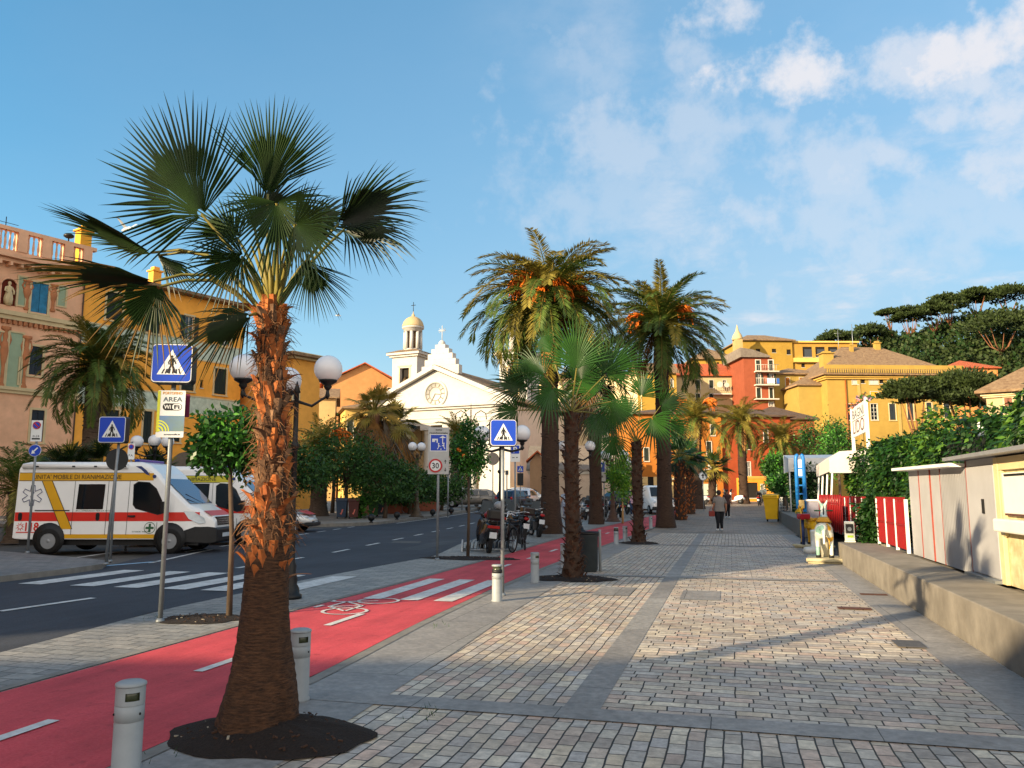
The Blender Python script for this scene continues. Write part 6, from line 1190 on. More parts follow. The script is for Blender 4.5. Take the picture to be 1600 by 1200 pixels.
def scooter(label, p, rz, col='#202124', case=True, lean=.1, group='motorcycles and scooters parked along the lane', casecol=None):
    t = thing('scooter', label, 'scooter', p, rz, group); t.rotation_euler = (lean, 0, rz); mt = M('scooter_'+col[1:], col, .25, .1, 5, coat=.6)
    spoked(t, -.6, .24, .2, thin=.06, hub=.08); spoked(t, .62, .24, .2, thin=.055, hub=.07); b = MB(); secs = []
    for (x, z0, z1, w_) in ((-.95, .6, .78, .1), (-.75, .4, .8, .19), (-.35, .3, .78, .21), (-.05, .2, .62, .2), (.02, .2, .32, .2), (.3, .2, .3, .19)): secs.append([(x, -w_*.85, z0), (x, -w_, (z0+z1)/2), (x, -w_*.8, z1), (x, w_*.8, z1), (x, w_, (z0+z1)/2), (x, w_*.85, z0)])
    loft(b, secs, 0, True); b.build('body', mt, t, bevel=.02); b = MB(); secs = []
    for (z, x, w_) in ((.22, .34, .18), (.5, .42, .22), (.8, .44, .2), (.98, .4, .12)): secs.append([(x, -w_, z), (x+.08, -w_*.5, z), (x+.1, 0, z), (x+.08, w_*.5, z), (x, w_, z), (x-.04, 0, z)])
    loft(b, secs, 0, True); b.build('leg_shield', mt, t); MB().sphere((.66, 0, .42), .2, 12, sq=(1.1, .6, .5)).build('mudguard', mt, t)
    b = MB(); secs = []
    for (x, z, w_) in ((-.92, .86, .12), (-.5, .84, .17), (-.1, .76, .15)): secs.append([(x, -w_, z-.07), (x, -w_*.85, z), (x, w_*.85, z), (x, w_, z-.07)])
    loft(b, secs); b.build('seat', SEAT, t, bevel=.02); h = MB().tube([(.3, -.34, 1.04), (.38, 0, 1.02), (.3, .34, 1.04)], .02, 6).sphere((.42, 0, 1.0), .11, 10, sq=(.9, 1.3, .8)).build('handlebar', mt, t)
    for s_ in (-1, 1): MB().tube([(.34, s_*.2, 1.05), (.36, s_*.28, 1.24)], .008, 5).sphere((.36, s_*.3, 1.26), .06, 8, sq=(.3, 1.1, .8)).build('mirror', VBLK, h)
    MB().sphere((.52, 0, .98), .07, 10).build('headlight', LAMPG, t); MB().box(-1.0, -.95, -.17, .17, .68, .76).build('tail_light', REDL_, t, bevel=.015); MB().box(-1.02, -.99, -.1, .1, .42, .58).build('number_plate', PLATE, t)
    if case: MB().box(-1.2, -.82, -.21, .21, .9, 1.2).build('top_case', M('case_'+(casecol or '#1a1a1b')[1:], casecol or '#1a1a1b', .35, .1), t, bevel=.06)
    MB().poly([(.5, -.17, 1.08), (.5, .17, 1.08), (.36, .13, 1.42), (.36, -.13, 1.42)]).poly([(.49, .17, 1.08), (.49, -.17, 1.08), (.35, -.13, 1.42), (.35, .13, 1.42)]).build('windshield', M('smoked_screen', '#5a656c', .1, .1), t); return t
def bicycle(label, p, rz, col='#1b1c1e', group='bicycles at the rack', lean=.08, front=0.):
    t = thing('bicycle', label, 'bicycle', p, rz, group); t.rotation_euler = (lean, 0, rz); mt = M('bicycle_'+col[1:], col, .35, .15, metal=.3)
    spoked(t, -.5, .34, .33, thin=.018, hub=.025); spoked(t, .55, .34, .33, thin=.018, hub=.025)
    b = MB(); 
    for a, c in (((-.5, 0, .34), (-.05, 0, .3)), ((-.05, 0, .3), (.38, 0, .78)), ((-.05, 0, .3), (-.2, 0, .86)), ((-.18, 0, .78), (.36, 0, .86)), ((-.5, 0, .34), (-.18, 0, .76)), ((.4, 0, .72), (.34, 0, 1.0)), ((.4, .03, .72), (.55, .03, .34)), ((.4, -.03, .72), (.55, -.03, .34))): b.tube([a, c], .016, 6)
    b.build('frame', mt, t); MB().tube([(.25, -.3, 1.02), (.34, -.2, 1.06), (.34, .2, 1.06), (.25, .3, 1.02)], .012, 6).build('handlebar', CHROME, t); MB().obox((-.22, 0, .89), (.13, 0, .01), (0, .07, 0), (0, 0, .025)).build('saddle', SEAT, t, bevel=.02)
    MB().lathe([(.1, -.05), (.1, -.045)], (-.05, 0, .3), 16, ax='y').tube([(-.05, -.06, .3), (.05, -.1, .16)], .01, 5).tube([(-.05, .06, .3), (-.15, .1, .44)], .01, 5).obox((.06, -.14, .15), (.045, 0, 0), (0, .04, 0), (0, 0, .01)).build('crank', ENG, t)
    b = MB()
    for xc in (-.5, .55): b.tube([(xc+.37*cos(a), 0, .34+.37*sin(a)) for a in (.6, 1.1, 1.6, 2.1, 2.6)], .016, 4)
    b.build('mudguard', mt, t); b = MB()
    for i in range(5):
        b.tube([(.52, -.14+.07*i, .8), (.8, -.13+.065*i, .82)], .006, 4); b.tube([(.52, -.14+.07*i, .8), (.52, -.14+.07*i, 1.0)], .005, 4)
    b.tube([(.52, -.16, 1.0), (.8, -.16, 1.0), (.8, .16, 1.0), (.52, .16, 1.0), (.52, -.16, 1.0)], .008, 4); b.build('basket', IRON, t); return t
def at(px, py): p = G(px, py); return (p.x, p.y, p.z)
YD = pi/2                                   # heading down the street
sc1 = scooter('black scooter with red tail light and grey plate, nearest the bicycle rack', at(757, 862), 2.05, '#1a1a1c', True)
MB().sphere((-.95, -.1, 1.3), .15, 14, sq=(1.2, 1, .85)).build('helmet', M('grey_helmet', '#8d9094', .3, .1), sc1); MB().sphere((-.7, .12, 1.02), .13, 12, sq=(1.2, 1, .85)).build('helmet', M('red_helmet', '#8e1f1f', .3, .1), sc1)
bicycle('black bicycle with chrome handlebar standing in the rack', at(790, 862), 2.2); bicycle('dark bicycle with front basket leaning beside the rack end', at(818, 858), 1.9, '#232426', lean=-.1)
motorcycle('black motorcycle behind the bicycle rack', at(802, 848), 2.2, '#131315', True)
motorcycle('black sports motorcycle with white tank stripe next to the tallest canary palm', at(836, 838), 2.0, '#202225', False)
MB().tube([(.1, -.19, .95), (.3, -.2, .85), (.2, -.2, .5)], .025, 5).build('white_trim', WHITE, [o for o in COL.objects if o.name.startswith('motorcycle')][-1])
q = random.Random(9); cols = ['#17181b', '#22262c', '#8f959c', '#1c1c1e', '#b9bdc2', '#5a1a1c', '#26282c', '#c9cbce']
names = ['black scooter with silver screen behind the rack', 'dark motorcycle half hidden by the tallest palm', 'grey scooter at the base of the tallest palm', 'dark scooter close behind the crossing sign pole', 'silver scooter before the white car']
for i, (px, py, n_) in enumerate(((790, 836, 0), (848, 832, 1), (822, 829, 2), (776, 840, 3), (800, 828, 4))): (scooter if i != 1 else motorcycle)(names[i], at(px, py), 2.0+q.uniform(-.25, .25), cols[i])
names2 = ['white-nosed motorcycle right of the young shaggy fan palm', 'black motorcycle left of the globe lamp post base', 'dark scooter at the foot of the outer fan palm', 'red and black motorcycle right of the globe lamp post', 'silver motorcycle behind the staked tree', 'white scooter left of the woman in pink', 'dark motorcycle farthest behind the staked tree', 'black scooter near the no entry sign back']
for i, (px, py) in enumerate(((912, 812), (921, 810), (944, 808), (966, 808), (975, 803), (960, 800), (984, 800), (936, 803))):
    f = (motorcycle if i % 2 == 0 else scooter); f(names2[i], at(px, py), 1.9+q.uniform(-.4, .4), cols[(i*3+2) % 8])
names3 = ['white scooter parked before the orange house corner', 'black scooter beside the leaning small palm', 'dark three-box motorcycle group leader by the green bin', 'black delivery scooter left of the yellow bin', 'dark scooter behind the two walking women', 'silver scooter by the orange house doorway']
for i, (px, py) in enumerate(((1148, 787), (1104, 787), (1192, 787), (1187, 790), (1125, 786), (1097, 788))): scooter(names3[i] if i != 2 else 'dark scooter with pale windscreen left of the white chairs', at(px, py), [2.6, .8, 1.2, 1.4, .4, 2.2][i], ['#c9cbce', '#17181b', '#2a2c30', '#1b1d1f', '#222', '#9a9ea2'][i] if i != 4 else '#222226', i in (2, 3), group='scooters parked at the promenade end')
# ================================================================= street furniture, signs, people
SBLUE = M('sign_blue', '#0f3fb0', .35, .05, 2, emit=0); SWHITE = M('sign_white', '#d6d9d8', .4, .04, 3); SBLK = M('sign_black', '#15151a', .4, .1); SRED = M('sign_red', '#b01a22', .4, .08); SGREY = M('sign_back_grey', '#4c5053', .5, .1); SIGNBOX = M('sign_box_dark', '#14181c', .5, .15); LBLUE = M('light_sign_blue', '#2b78c4', .4, .08)
POLE = M('grey_pole', '#7e8488', .45, .12, metal=.4, scale=14)
GLOBE = M('globe_white', '#d9dadd', .25, .03, 1, spec=.5)
FACE = lambda p: 0
def facing(p, extra=0.): return HEAD+extra     # board turned to face back down the street
def pole(parent, h, r=.03, lean=(0, 0), base=True):
    b = MB().tube([(0, 0, -.02), (lean[0]*.5, lean[1]*.5, h*.5), (lean[0], lean[1], h)], r, 12)
    if base: b.lathe([(r*1.9, 0), (r*1.9, .02), (r*1.2, .05)], n=12)
    return b.build('pole', POLE, parent)
def rrect(w_, h, r, n=5):
    pts = []
    for (cx, cy, a0) in ((w_/2-r, h/2-r, 0), (-w_/2+r, h/2-r, pi/2), (-w_/2+r, -h/2+r, pi), (w_/2-r, -h/2+r, 1.5*pi)):
        pts += [(cx+r*cos(a0+pi/2*k/n), cy+r*sin(a0+pi/2*k/n)) for k in range(n+1)]
    return pts
def plate(name, parent, w_, h, z, y, mat, r=.03, th=.012, x=0., b_=None):
    o = (b_ or MB()).prism([(a+x, c+z) for a, c in rrect(w_, h, r)], y, y+th); return o.build(name, mat, parent)
def flatp(b, pts, y, m=0): return b.poly([(a, y, c) for a, c in pts], m)
def walker(b, s, x, z, y, m=0):                # pedestrian with striding legs on a striped crossing
    def L(pts, w_):
        for (a, c) in zip(pts, pts[1:]):
            a = Vector((a[0], 0, a[1])); c = Vector((c[0], 0, c[1])); d = (c-a).normalized(); n = Vector((-d.z, 0, d.x))*w_/2*s
            b.poly([(x+(p_.x)*s, y, z+(p_.z)*s) if False else (x+p_.x*s+q_.x, y, z+p_.z*s+q_.z) for p_, q_ in ((a, -n), (c, -n), (c, n), (a, n))], m)
    b.poly([(x+s*.055*cos(2*pi*k/14), y, z+s*(.72+.055*sin(2*pi*k/14))) for k in range(14)], m)
    L([(0, .66), (.01, .36)], .15); L([(0, .40), (-.09, .2), (-.16, .03)], .075); L([(.01, .40), (.1, .2), (.14, .03)], .075); L([(-.05, .62), (-.13, .48), (-.1, .38)], .05); L([(.05, .62), (.14, .5), (.17, .4)], .05); L([(-.16, .03), (-.1, .02)], .03); L([(.14, .03), (.2, .03)], .03)
    for i, u in enumerate((-.36, -.22, -.07, .07, .22, .36)):
        if i in (1,): pass
        b.poly([(x+s*(u-.045), y-.0004, z), (x+s*(u+.02), y-.0004, z), (x+s*(u*.82+.035), y-.0004, z+s*.2), (x+s*(u*.82-.015), y-.0004, z+s*.2)], m)
def crossing_box(parent, w_, z, depth=.2, y=-.13):
    bx = MB().prism([(a, c+z) for a, c in rrect(w_+.02, w_+.02, .05)], y+.004, y+depth).build('sign_box', SIGNBOX, parent)
    plate('sign_face', bx, w_, w_, z, y-.006, SWHITE, .05); f = plate('blue_panel', bx, w_*.955, w_*.955, z, y-.009, SBLUE, .04, .003)
    b = MB(); s = w_; flatp(b, [(-s*.36, z-s*.30), (s*.36, z-s*.30), (0, z+s*.36)], y-.0105, 0); b.build('triangle', SWHITE, f); b = MB(); walker(b, s*.62, 0, z-s*.275, y-.012); b.build('pictogram', SBLK, f); return bx
def crossing_sign(label, p, z, w_, poletop, extra=0., r=.03, lean=(0, 0), group='pedestrian crossing signs'):
    t = thing('crossing_sign', label, 'road sign', p, HEAD+extra, group); pole(t, poletop, r, lean); crossing_box(t, w_, z); return t
def zof(p, py): return _hz(p, py)-p.z
p = G(250, 972); s1 = crossing_sign('blue pedestrian crossing sign above a WiFi area board, on the nearest steel pole', p, zof(p, 570), .50, zof(p, 545), .12, .03, (.0, .0))
z1, z0 = zof(p, 611), zof(p, 684); zc, hh = (z1+z0)/2, z1-z0; ww = .345
bd = plate('wifi_board', s1, ww, hh, zc, -.06, SWHITE, .012)
b = MB(); b.box(-ww/2, -ww/2+.035, -.0625, -.0602, z0+.07, z1-.005, 0); b.build('green_edge', M('lime_print', '#b7bd32', .5, .1), bd)
b = MB(); b.box(-ww/2+.035, ww/2-.003, -.0615, -.0602, z0+.08, z0+hh*.46); b.build('print_panel', M('teal_print', '#7f9a98', .5, .3, 3, col2='#5f80b0'), bd)
b = MB()
for r0, r1 in ((.0, .035), (.055, .075), (.095, .113), (.13, .145)):
    for k in range(10): a, c = radians(0+9*k*1.0), radians(9+9*k); b.poly([(-ww/2+.02+rr*cos(aa), -.0635, z0+.08+rr*sin(aa)) for rr, aa in ((r0, a), (r1, a), (r1, c), (r0, c))])
b.build('wave_emblem', M('wave_print', '#ccd23a', .5, .1), bd)
text('lettering', 'PORTOFINO', .035, M('orange_print', '#d89a2a', .5), bd, front(.01, -.0625, z1-.035), .24); text('lettering', 'AREA', .06, M('grey_print', '#3e5560', .5), bd, front(.015, -.0625, z1-.115), .235)
lg = MB().prism([(a+.015, c+z1-.215) for a, c in rrect(.24, .092, .045)], -.0625, -.0605).build('wifi_pill', SBLK, bd); MB().prism([(a+.072, c+z1-.215) for a, c in rrect(.115, .078, .037)], -.0645, -.0626).build('pill_half', SWHITE, lg)
text('lettering', 'Wi', .05, SWHITE, lg, front(-.045, -.064, z1-.215), .085, bold=.03); text('lettering', 'Fi', .05, SBLK, lg, front(.072, -.066, z1-.215), .065, bold=.03); text('lettering', 'areawifi.it', .02, SBLK, bd, front(.03, -.0625, z0+.04), .2)
plate('purple_board', s1, .16, hh*.5, zc+hh*.2, .05, M('purple_print', '#6a1440', .5), .01, x=.12)
p = V(-13.9, 15.5, .11); p = G(165, 882, .11); crossing_sign('blue pedestrian crossing sign on the island kerb with a round sign back behind it', p, zof(p, 672), .56, zof(p, 655), .05, .03, (.13, 0))
t = thing('road_sign', 'dark round road sign seen from behind, against the ambulance roof', 'road sign', tuple(G(172, 878, .11)), HEAD, None); b = MB().lathe([(.25, 0), (.25, .015)], (0, 0, zof(p, 716)), 28, ax='y'); b.build('disc', M('sign_back_dark', '#26292b', .5, .1), t); pole(t, zof(p, 700), .025)
p = G(785, 931); s3 = crossing_sign('blue pedestrian crossing sign on a slim pole beside the black-banded bollard', p, zof(p, 677), .42, zof(p, 660), .1, .03)
def round_sign(b, r, x, z, y, m): return b.lathe([(r, -.006), (r, .006)], (x, y, z), 32, m, ax='y')
# no parking / keep left post
p = G(43, 864, .11); t = thing('parking_sign', 'no parking sign over a blue keep-left arrow disc at the far left', 'road sign', tuple(p), HEAD+.1); pole(t, zof(p, 658), .03); za, zb = zof(p, 657), zof(p, 690); w_ = .27
bd = plate('board', t, w_, za-zb, (za+zb)/2, -.05, SWHITE, .01); zc = za-.13
for nm, r_, m_, y in (('ring', .1, SRED, -.058), ('ring', .078, SBLUE, -.065)): b = MB(); round_sign(b, r_, 0, zc, y, 0); b.build(nm, m_, bd)
MB().obox((0, -.073, zc), Vector((.07, 0, -.07)), Vector((.012, 0, .012)), (0, .002, 0)).build('slash', SRED, bd); text('lettering', '0-24', .05, SBLK, bd, front(0, -.052, zb+.14), .16); MB().box(-.1, .1, -.053, -.0505, zb+.05, zb+.09).build('tow_symbol', SBLK, bd)
zc = zof(p, 704); b = MB(); round_sign(b, .155, 0, zc, -.045, 0); d_ = b.build('disc', SWHITE, t); b = MB(); round_sign(b, .145, 0, zc, -.052, 0); b.build('blue_disc', SBLUE, d_); b = MB(); flatp(b, [(-.08, zc-.09), (.02, zc-.07), (-.015, zc-.04), (.08, zc+.06), (.055, zc+.085), (-.04, zc-.015), (-.06, zc+.02)], -.0595); b.build('arrow', SWHITE, d_)
p = G(196, 860); t = thing('parking_sign', 'small no parking plate half hidden behind the round sign back', 'road sign', tuple(p), HEAD); pole(t, zof(p, 690), .025); za, zb = zof(p, 693), zof(p, 718); bd = plate('board', t, .2, za-zb, (za+zb)/2, -.04, SWHITE, .01); b = MB(); round_sign(b, .075, 0, za-.1, -.05, 0); b.build('ring', SRED, bd); b = MB(); round_sign(b, .055, 0, za-.1, -.056, 0); b.build('blue_disc', SBLUE, bd); text('lettering', 'P.A.', .06, SBLK, bd, front(0, -.042, zb+.12), .13); 
# residential zone / 30
p = G(683, 875); t = thing('zone_sign', 'grey residential zone board with thirty speed limit, on a grey pole', 'road sign', tuple(p), HEAD+.1); pole(t, zof(p, 668), .033); za, zb = zof(p, 668), zof(p, 741); H_ = za-zb; w_ = .52; bd = plate('board', t, w_, H_, (za+zb)/2, -.06, M('sign_grey', '#a9aba9', .5, .08), .015)
text('lettering', 'zona', .05, SBLK, bd, front(0, -.062, za-.065), .16, bold=.02); text('lettering', 'residenziale', .05, SBLK, bd, front(0, -.062, za-.14), .45, bold=.02)
zt = za-.19; s_ = .39; b = MB().box(-s_/2-.02, s_/2+.02, -.0655, -.0602, zt-s_-.02, zt+.02); b.build('white_border', SWHITE, bd); b = MB().box(-s_/2, s_/2, -.069, -.066, zt-s_, zt); bl = b.build('blue_panel', SBLUE, bd)
b = MB(); y = -.0705; cz = zt-s_/2
flatp(b, [(-.16, cz+.02), (-.16, cz+.1), (-.02, cz+.1), (-.02, cz+.0), (-.05, cz+.0), (-.05, cz+.06), (-.09, cz+.06), (-.09, cz+.02)], y); flatp(b, [(.015, cz+.12), (.1, cz+.175), (.185, cz+.12)], y); flatp(b, [(.09, cz-.03), (.11, cz-.03), (.11, cz+.12), (.09, cz+.12)], y)
for (x, z, k) in ((-.0, -.1, 1), (.13, -.09, -1)):
    b.poly([(x+.018*cos(j*pi/5), y, cz+z+.075+.018*sin(j*pi/5)) for j in range(10)]); flatp(b, [(x-.012, cz+z-.01), (x+.012, cz+z-.01), (x+.012, cz+z+.055), (x-.012, cz+z+.055)], y); flatp(b, [(x, cz+z), (x-.04*k, cz+z-.06), (x-.02*k, cz+z-.065), (x+.015*k, cz+z)][::k], y); flatp(b, [(x-.005, cz+z+.045), (x+.05*k, cz+z+.015), (x+.045*k, cz+z+.0), (x-.005, cz+z+.025)][::-k], y-.0003)
b.poly([(.06+.016*cos(j*pi/5), y, cz-.16+.016*sin(j*pi/5)) for j in range(10)]); b.build('pictogram', SWHITE, bl)
zc = zb+.21; xx = -.07
for nm, r_, m_, y in (('red_ring', .17, SRED, -.066), ('white_disc', .128, SWHITE, -.073)): b = MB(); round_sign(b, r_, xx, zc, y, 0); rg = b.build(nm, m_, bd)
text('lettering', '30', .135, SBLK, rg, front(xx, -.081, zc), .17, bold=.02); b = MB()
for (z_, k) in ((zc+.05, 1), (zc-.05, -1)): flatp(b, [(.165, z_), (.18, z_), (.18, z_+.07*k), (.165, z_+.07*k)][::k], -.062); flatp(b, [(.135, z_+.04*k), (.1725, z_+.1*k), (.21, z_+.04*k), (.1725, z_+.07*k)][::-k if False else k], -.0623)
b.build('arrows', SBLK, bd)
# parking boards
def psign(label, px, f, ztop, w_, zoff=.0):
    p = base(px, f); t = thing('parking_sign', label, 'road sign', tuple(p), HEAD); za = zof(p, ztop); pole(t, za-.05, .03); bd = plate('board', t, w_, w_*1.75, za-w_*.87, -.05, SWHITE, .02); pb = plate('blue_panel', bd, w_*.82, w_*.82, za-w_*.5, -.055, SBLUE, .02, .004); text('lettering', 'P', w_*.55, SWHITE, pb, front(0, -.058, za-w_*.5), None, bold=.04); MB().box(-w_*.3, -.02, -.053, -.0505, za-w_*1.35, za-w_*1.28).box(w_*.1, w_*.25, -.053, -.0505, za-w_*1.35, za-w_*1.25).build('small_print', SBLK, bd); return t
psign('blue and white P parking board right of the slim crossing sign', 805, 27, 695, .33); psign('blue P parking board behind the outer palm trunk', 938, 44, 721, .62)
def disc_sign(label, px, f, py, r, m1, post=.03, cat='road sign', back=False):
    p = base(px, f); t = thing('round_sign', label, cat, tuple(p), HEAD); zc = zof(p, py); pole(t, zc, post); b = MB(); round_sign(b, r, 0, zc, -.045, 0); o = b.build('disc', m1, t); return t, o, zc
disc_sign('grey round road sign back on a thin post before the church wall', 770, 46, 717, .36, M('sign_back_mid', '#8f8478', .6, .1))
t, o, zc = disc_sign('black round sign back below the P board by the palm trunk', 944, 45, 744, .38, M('sign_back_dark', '#26292b', .5, .1)); 
t, o, zc = disc_sign('white round sign with a dark arrow before the orange house', 1099, 62, 744, .34, SWHITE); b = MB(); flatp(b, [(-.05, zc-.16), (.05, zc-.16), (.05, zc+.02), (.14, zc+.02), (0, zc+.2), (-.14, zc+.02), (-.05, zc+.02)], -.0525); b.build('arrow', SBLK, o); b = MB(); b.tube([(.31*cos(2*pi*k/30), -.053, zc+.31*sin(2*pi*k/30)) for k in range(31)], .018, 5, 0, False); b.build('ring', SBLK, o)
p = base(813, 52); t = thing('crossing_sign', 'small far blue crossing sign with dark panel against the church side', 'road sign', tuple(p), HEAD, 'pedestrian crossing signs'); pole(t, zof(p, 726), .03); crossing_box(t, .4, zof(p, 733), .06, -.06); plate('dark_panel', t, .4, .8, zof(p, 749), -.05, SIGNBOX, .01)
for (px, f, lab) in ((700, 52, 'bare thin grey pole left of the slim crossing sign'), (722, 60, 'bare thin pole behind the citrus tree'), (792, 58, 'thin pole with small light plate before the church pier')):
    p = base(px, f); t = thing('thin_pole', lab, 'pole', tuple(p), HEAD); pole(t, zof(p, 735), .045); MB().box(-.12, .12, -.07, -.05, zof(p, 742), zof(p, 735)).build('plate', SGREY, t)
# ---- bollards ------------------------------------------------------------------------
BOL = M('bollard_grey', '#8b9296', .5, .1, 5, bump=.1, grime=.35)
def bollard(label, p, band=False, rz=0.):
    t = thing('light_bollard', label, 'bollard', tuple(p), rz, 'grey light bollards along the bike lane'); r = .078
    MB().lathe([(r*1.12, 0), (r*1.12, .02), (r, .03), (r, .325), (r*.97, .33), (r*.97, .334), (r*1.02, .336), (r*1.02, .415), (r*.97, .418), (r*.97, .422)], n=32).build('post', BOL, t)
    if band: hd = MB().lathe([(r*1.0, .422), (r*1.0, .47), (r*.8, .472), (r*.8, .52)], n=32).build('head', VBLK, t)
    else:
        hd = MB(); n = 32; vs = []; sk = (22, 23, 24, 25, 26)
        for z in (.422, .448, .492, .52): vs += [(r*1.02*cos(2*pi*k/n), r*1.02*sin(2*pi*k/n), z) for k in range(n)]
        hd.add(vs, [(i*n+k, i*n+(k+1) % n, (i+1)*n+(k+1) % n, (i+1)*n+k) for i in range(3) for k in range(n) if not (i == 1 and k in sk)], 0, True); hd = hd.build('head', BOL, t)
    MB().lathe([(r*.86, .424), (r*.86, .518)], n=24).build('lamp_window', M('bollard_lamp', '#3a3f2e', .15, .4, 20), hd); MB().lathe([(r*1.06, .521), (r*1.08, .527), (r*1.06, .537), (r*.8, .547), (.001, .549)], n=32).build('cap', BOL, t)
    for a in (1.2, 3.3, 5.4): MB().sphere((r*1.03*cos(a), r*1.03*sin(a), .375), .008, 6).build('bolt', IRON, t)
    return t
bol = ((V(-3.33, 4.02), False, 'grey light bollard nearest the viewer, cut by the bottom edge'), (V(-3.31, 5.87), False, 'grey light bollard directly right of the big palm trunk'), (V(-3.43, 11.87), True, 'grey light bollard with a black band below its open top'), (V(-3.47, 14.48), False, 'grey light bollard left of the young shaggy fan palm'), (V(-3.5, 17.3), False, 'grey bollard peeping out left behind the young fan palm trunk'), (G(963, 851), True, 'grey bollard with dark top left of the drooping fan palm'), (G(977, 848), False, 'grey bollard close against the drooping fan palm trunk'), (G(1017, 826), False, 'grey bollard between the drooping palm and the second canary palm'))
for p, bd_, lab in bol: bollard(lab, p, bd_, .75)
# litter bin behind the young palm
p = G(920, 893); t = thing('litter_bin', 'dark grey litter bin with black liner beside the young fan palm', 'bin', tuple(p), .3); MB().lathe([(.17, 0), (.17, .02), (.19, .05), (.2, .72), (.215, .74), (.215, .78), (.19, .78), (.185, .3)], n=24).build('body', M('bin_grey', '#2c3336', .5, .15), t); MB().lathe([(.19, .6), (.2, .8), (.23, .82), (.22, .76)], n=20).build('liner', M('bin_liner', '#0e0e0f', .4, .3, 20, bump=.4), t); MB().tube([(.24, 0, 0), (.24, 0, .85), (.24, .0, .86)], .03, 8).build('post', BOL, t)
# ---- globe lamps -------------------------------------------------------------------------
def lamp(label, p, globes, hpost, r=.05, mat=None, gmat=None, base_h=.5, sc_=1., group='globe street lamps', arm=True):
    t = thing('street_lamp', label, 'street lamp', tuple(p), HEAD, group); m_ = mat or IRON
    b = MB().lathe([(r*4.2, 0), (r*4.2, .06), (r*3.4, .08), (r*3.2, .16), (r*2.4, .22), (r*2.6, .3), (r*1.9, .4), (r*2.1, base_h), (r*1.5, base_h+.06), (r*1.3, base_h+.4), (r*1.5, base_h+.44), (r*1.1, base_h+.5), (r*.9, hpost*.72), (r*1.4, hpost*.73), (r*1.5, hpost*.745), (r*.9, hpost*.76), (r*.8, hpost), (r*1.3, hpost+.02), (r*.5, hpost+.14), (.005, hpost+.2)], n=16); b.build('post', m_, t)
    for (x, y, z, R_) in globes:                    # z = globe centre
        a = MB()
        if abs(x)+abs(y) > .02: a.tube([(0, 0, hpost-.12), (x*.5, y*.5, hpost-.2), (x*.95, y*.95, z-R_-.22), (x, y, z-R_-.12)], [r*.55, r*.5, r*.45, r*.5], 8); a.lathe([(.01, -.16), (r*.9, -.1), (r*.5, -.04), (r*.6, 0)], (x, y, z-R_-.1), 10)
        a.lathe([(r*.5, -.14), (R_*.3, -.08), (R_*.25, -.05), (R_*.62, .0), (R_*.66, .03)], (x, y, z-R_+.02), 16); ar = a.build('arm', m_, t); MB().sphere((x, y, z), R_, 24).build('globe', GLOBE, ar)
    return t
def gl(p, lst, R_):                                  # globes given by picture positions, at the lamp's own distance
    f = fwd(p); o = []
    for (px, py, dy) in lst: q_ = A(px, py, f); o.append((rgt(q_)-rgt(p), dy, q_.z-p.z, R_))
    return o
p = G(462, 936); p.x -= .11; f = fwd(p); lamp('ornate black lamp with large white globes hidden behind the big palm', p, gl(p, [(381, 575, .0), (513, 577, 0.), (436, 588, .5)], .225), zof(p, 615), .045)
p = base(783, 24); lamp('black lamp with two large globes either side of the slim crossing sign', p, gl(p, [(753, 678, 0), (816, 677, 0)], .25), zof(p, 695), .075)
p = base(651, 50); p.z += .12; lamp('golden-lit double globe lamp on the far pavement by the ball bollards', p, gl(p, [(645, 698, -.15), (658, 698, .15)], .28), zof(p, 712), .11, M('sunlit_iron', '#4f4334', .6, .3, 3))  # paler brown iron: sunlight on the post put into its colour
p = base(902, 35); lamp('globe lamp behind the young fan palm trunk', p, gl(p, [(880, 697, 0), (922, 697, 0), (887, 698, .4)], .23), zof(p, 712), .08)
p = base(957, 46.5); lamp('rusty brown lamp with four globes beside the staked tree', p, gl(p, [(945, 711, 0), (951, 712, .6), (975, 711, 0), (983, 722, .9)], .27), zof(p, 722), .11, M('rusty_lamp_iron', '#4a3428', .7, .3, 5))
p = base(238, 29.5); lamp('lamp with three white globes above the nearest ambulance', p, gl(p, [(214, 690, 0), (238, 688, .2), (262, 690, 0)], .23), zof(p, 705), .06)
p = base(735, 80); t = thing('wrought_iron_mast', 'tall iron mast with scrolled double bracket before the church frieze', 'lamp mast', tuple(p), HEAD); zt = zof(p, 640); MB().lathe([(.25, 0), (.2, .6), (.09, .7), (.06, zt)], n=10).build('post', IRON, t); b = MB()
for s_ in (-1, 1): b.tube([(0, 0, zt-1.6), (s_*.5, 0, zt-.4), (s_*1.0, 0, zt-.1), (s_*1.5, 0, zt-.4), (s_*1.55, 0, zt-1.0)], .05, 6)
b.tube([(0, 0, zt), (0, 0, zt+.6)], .03, 5); b.build('bracket', IRON, t)
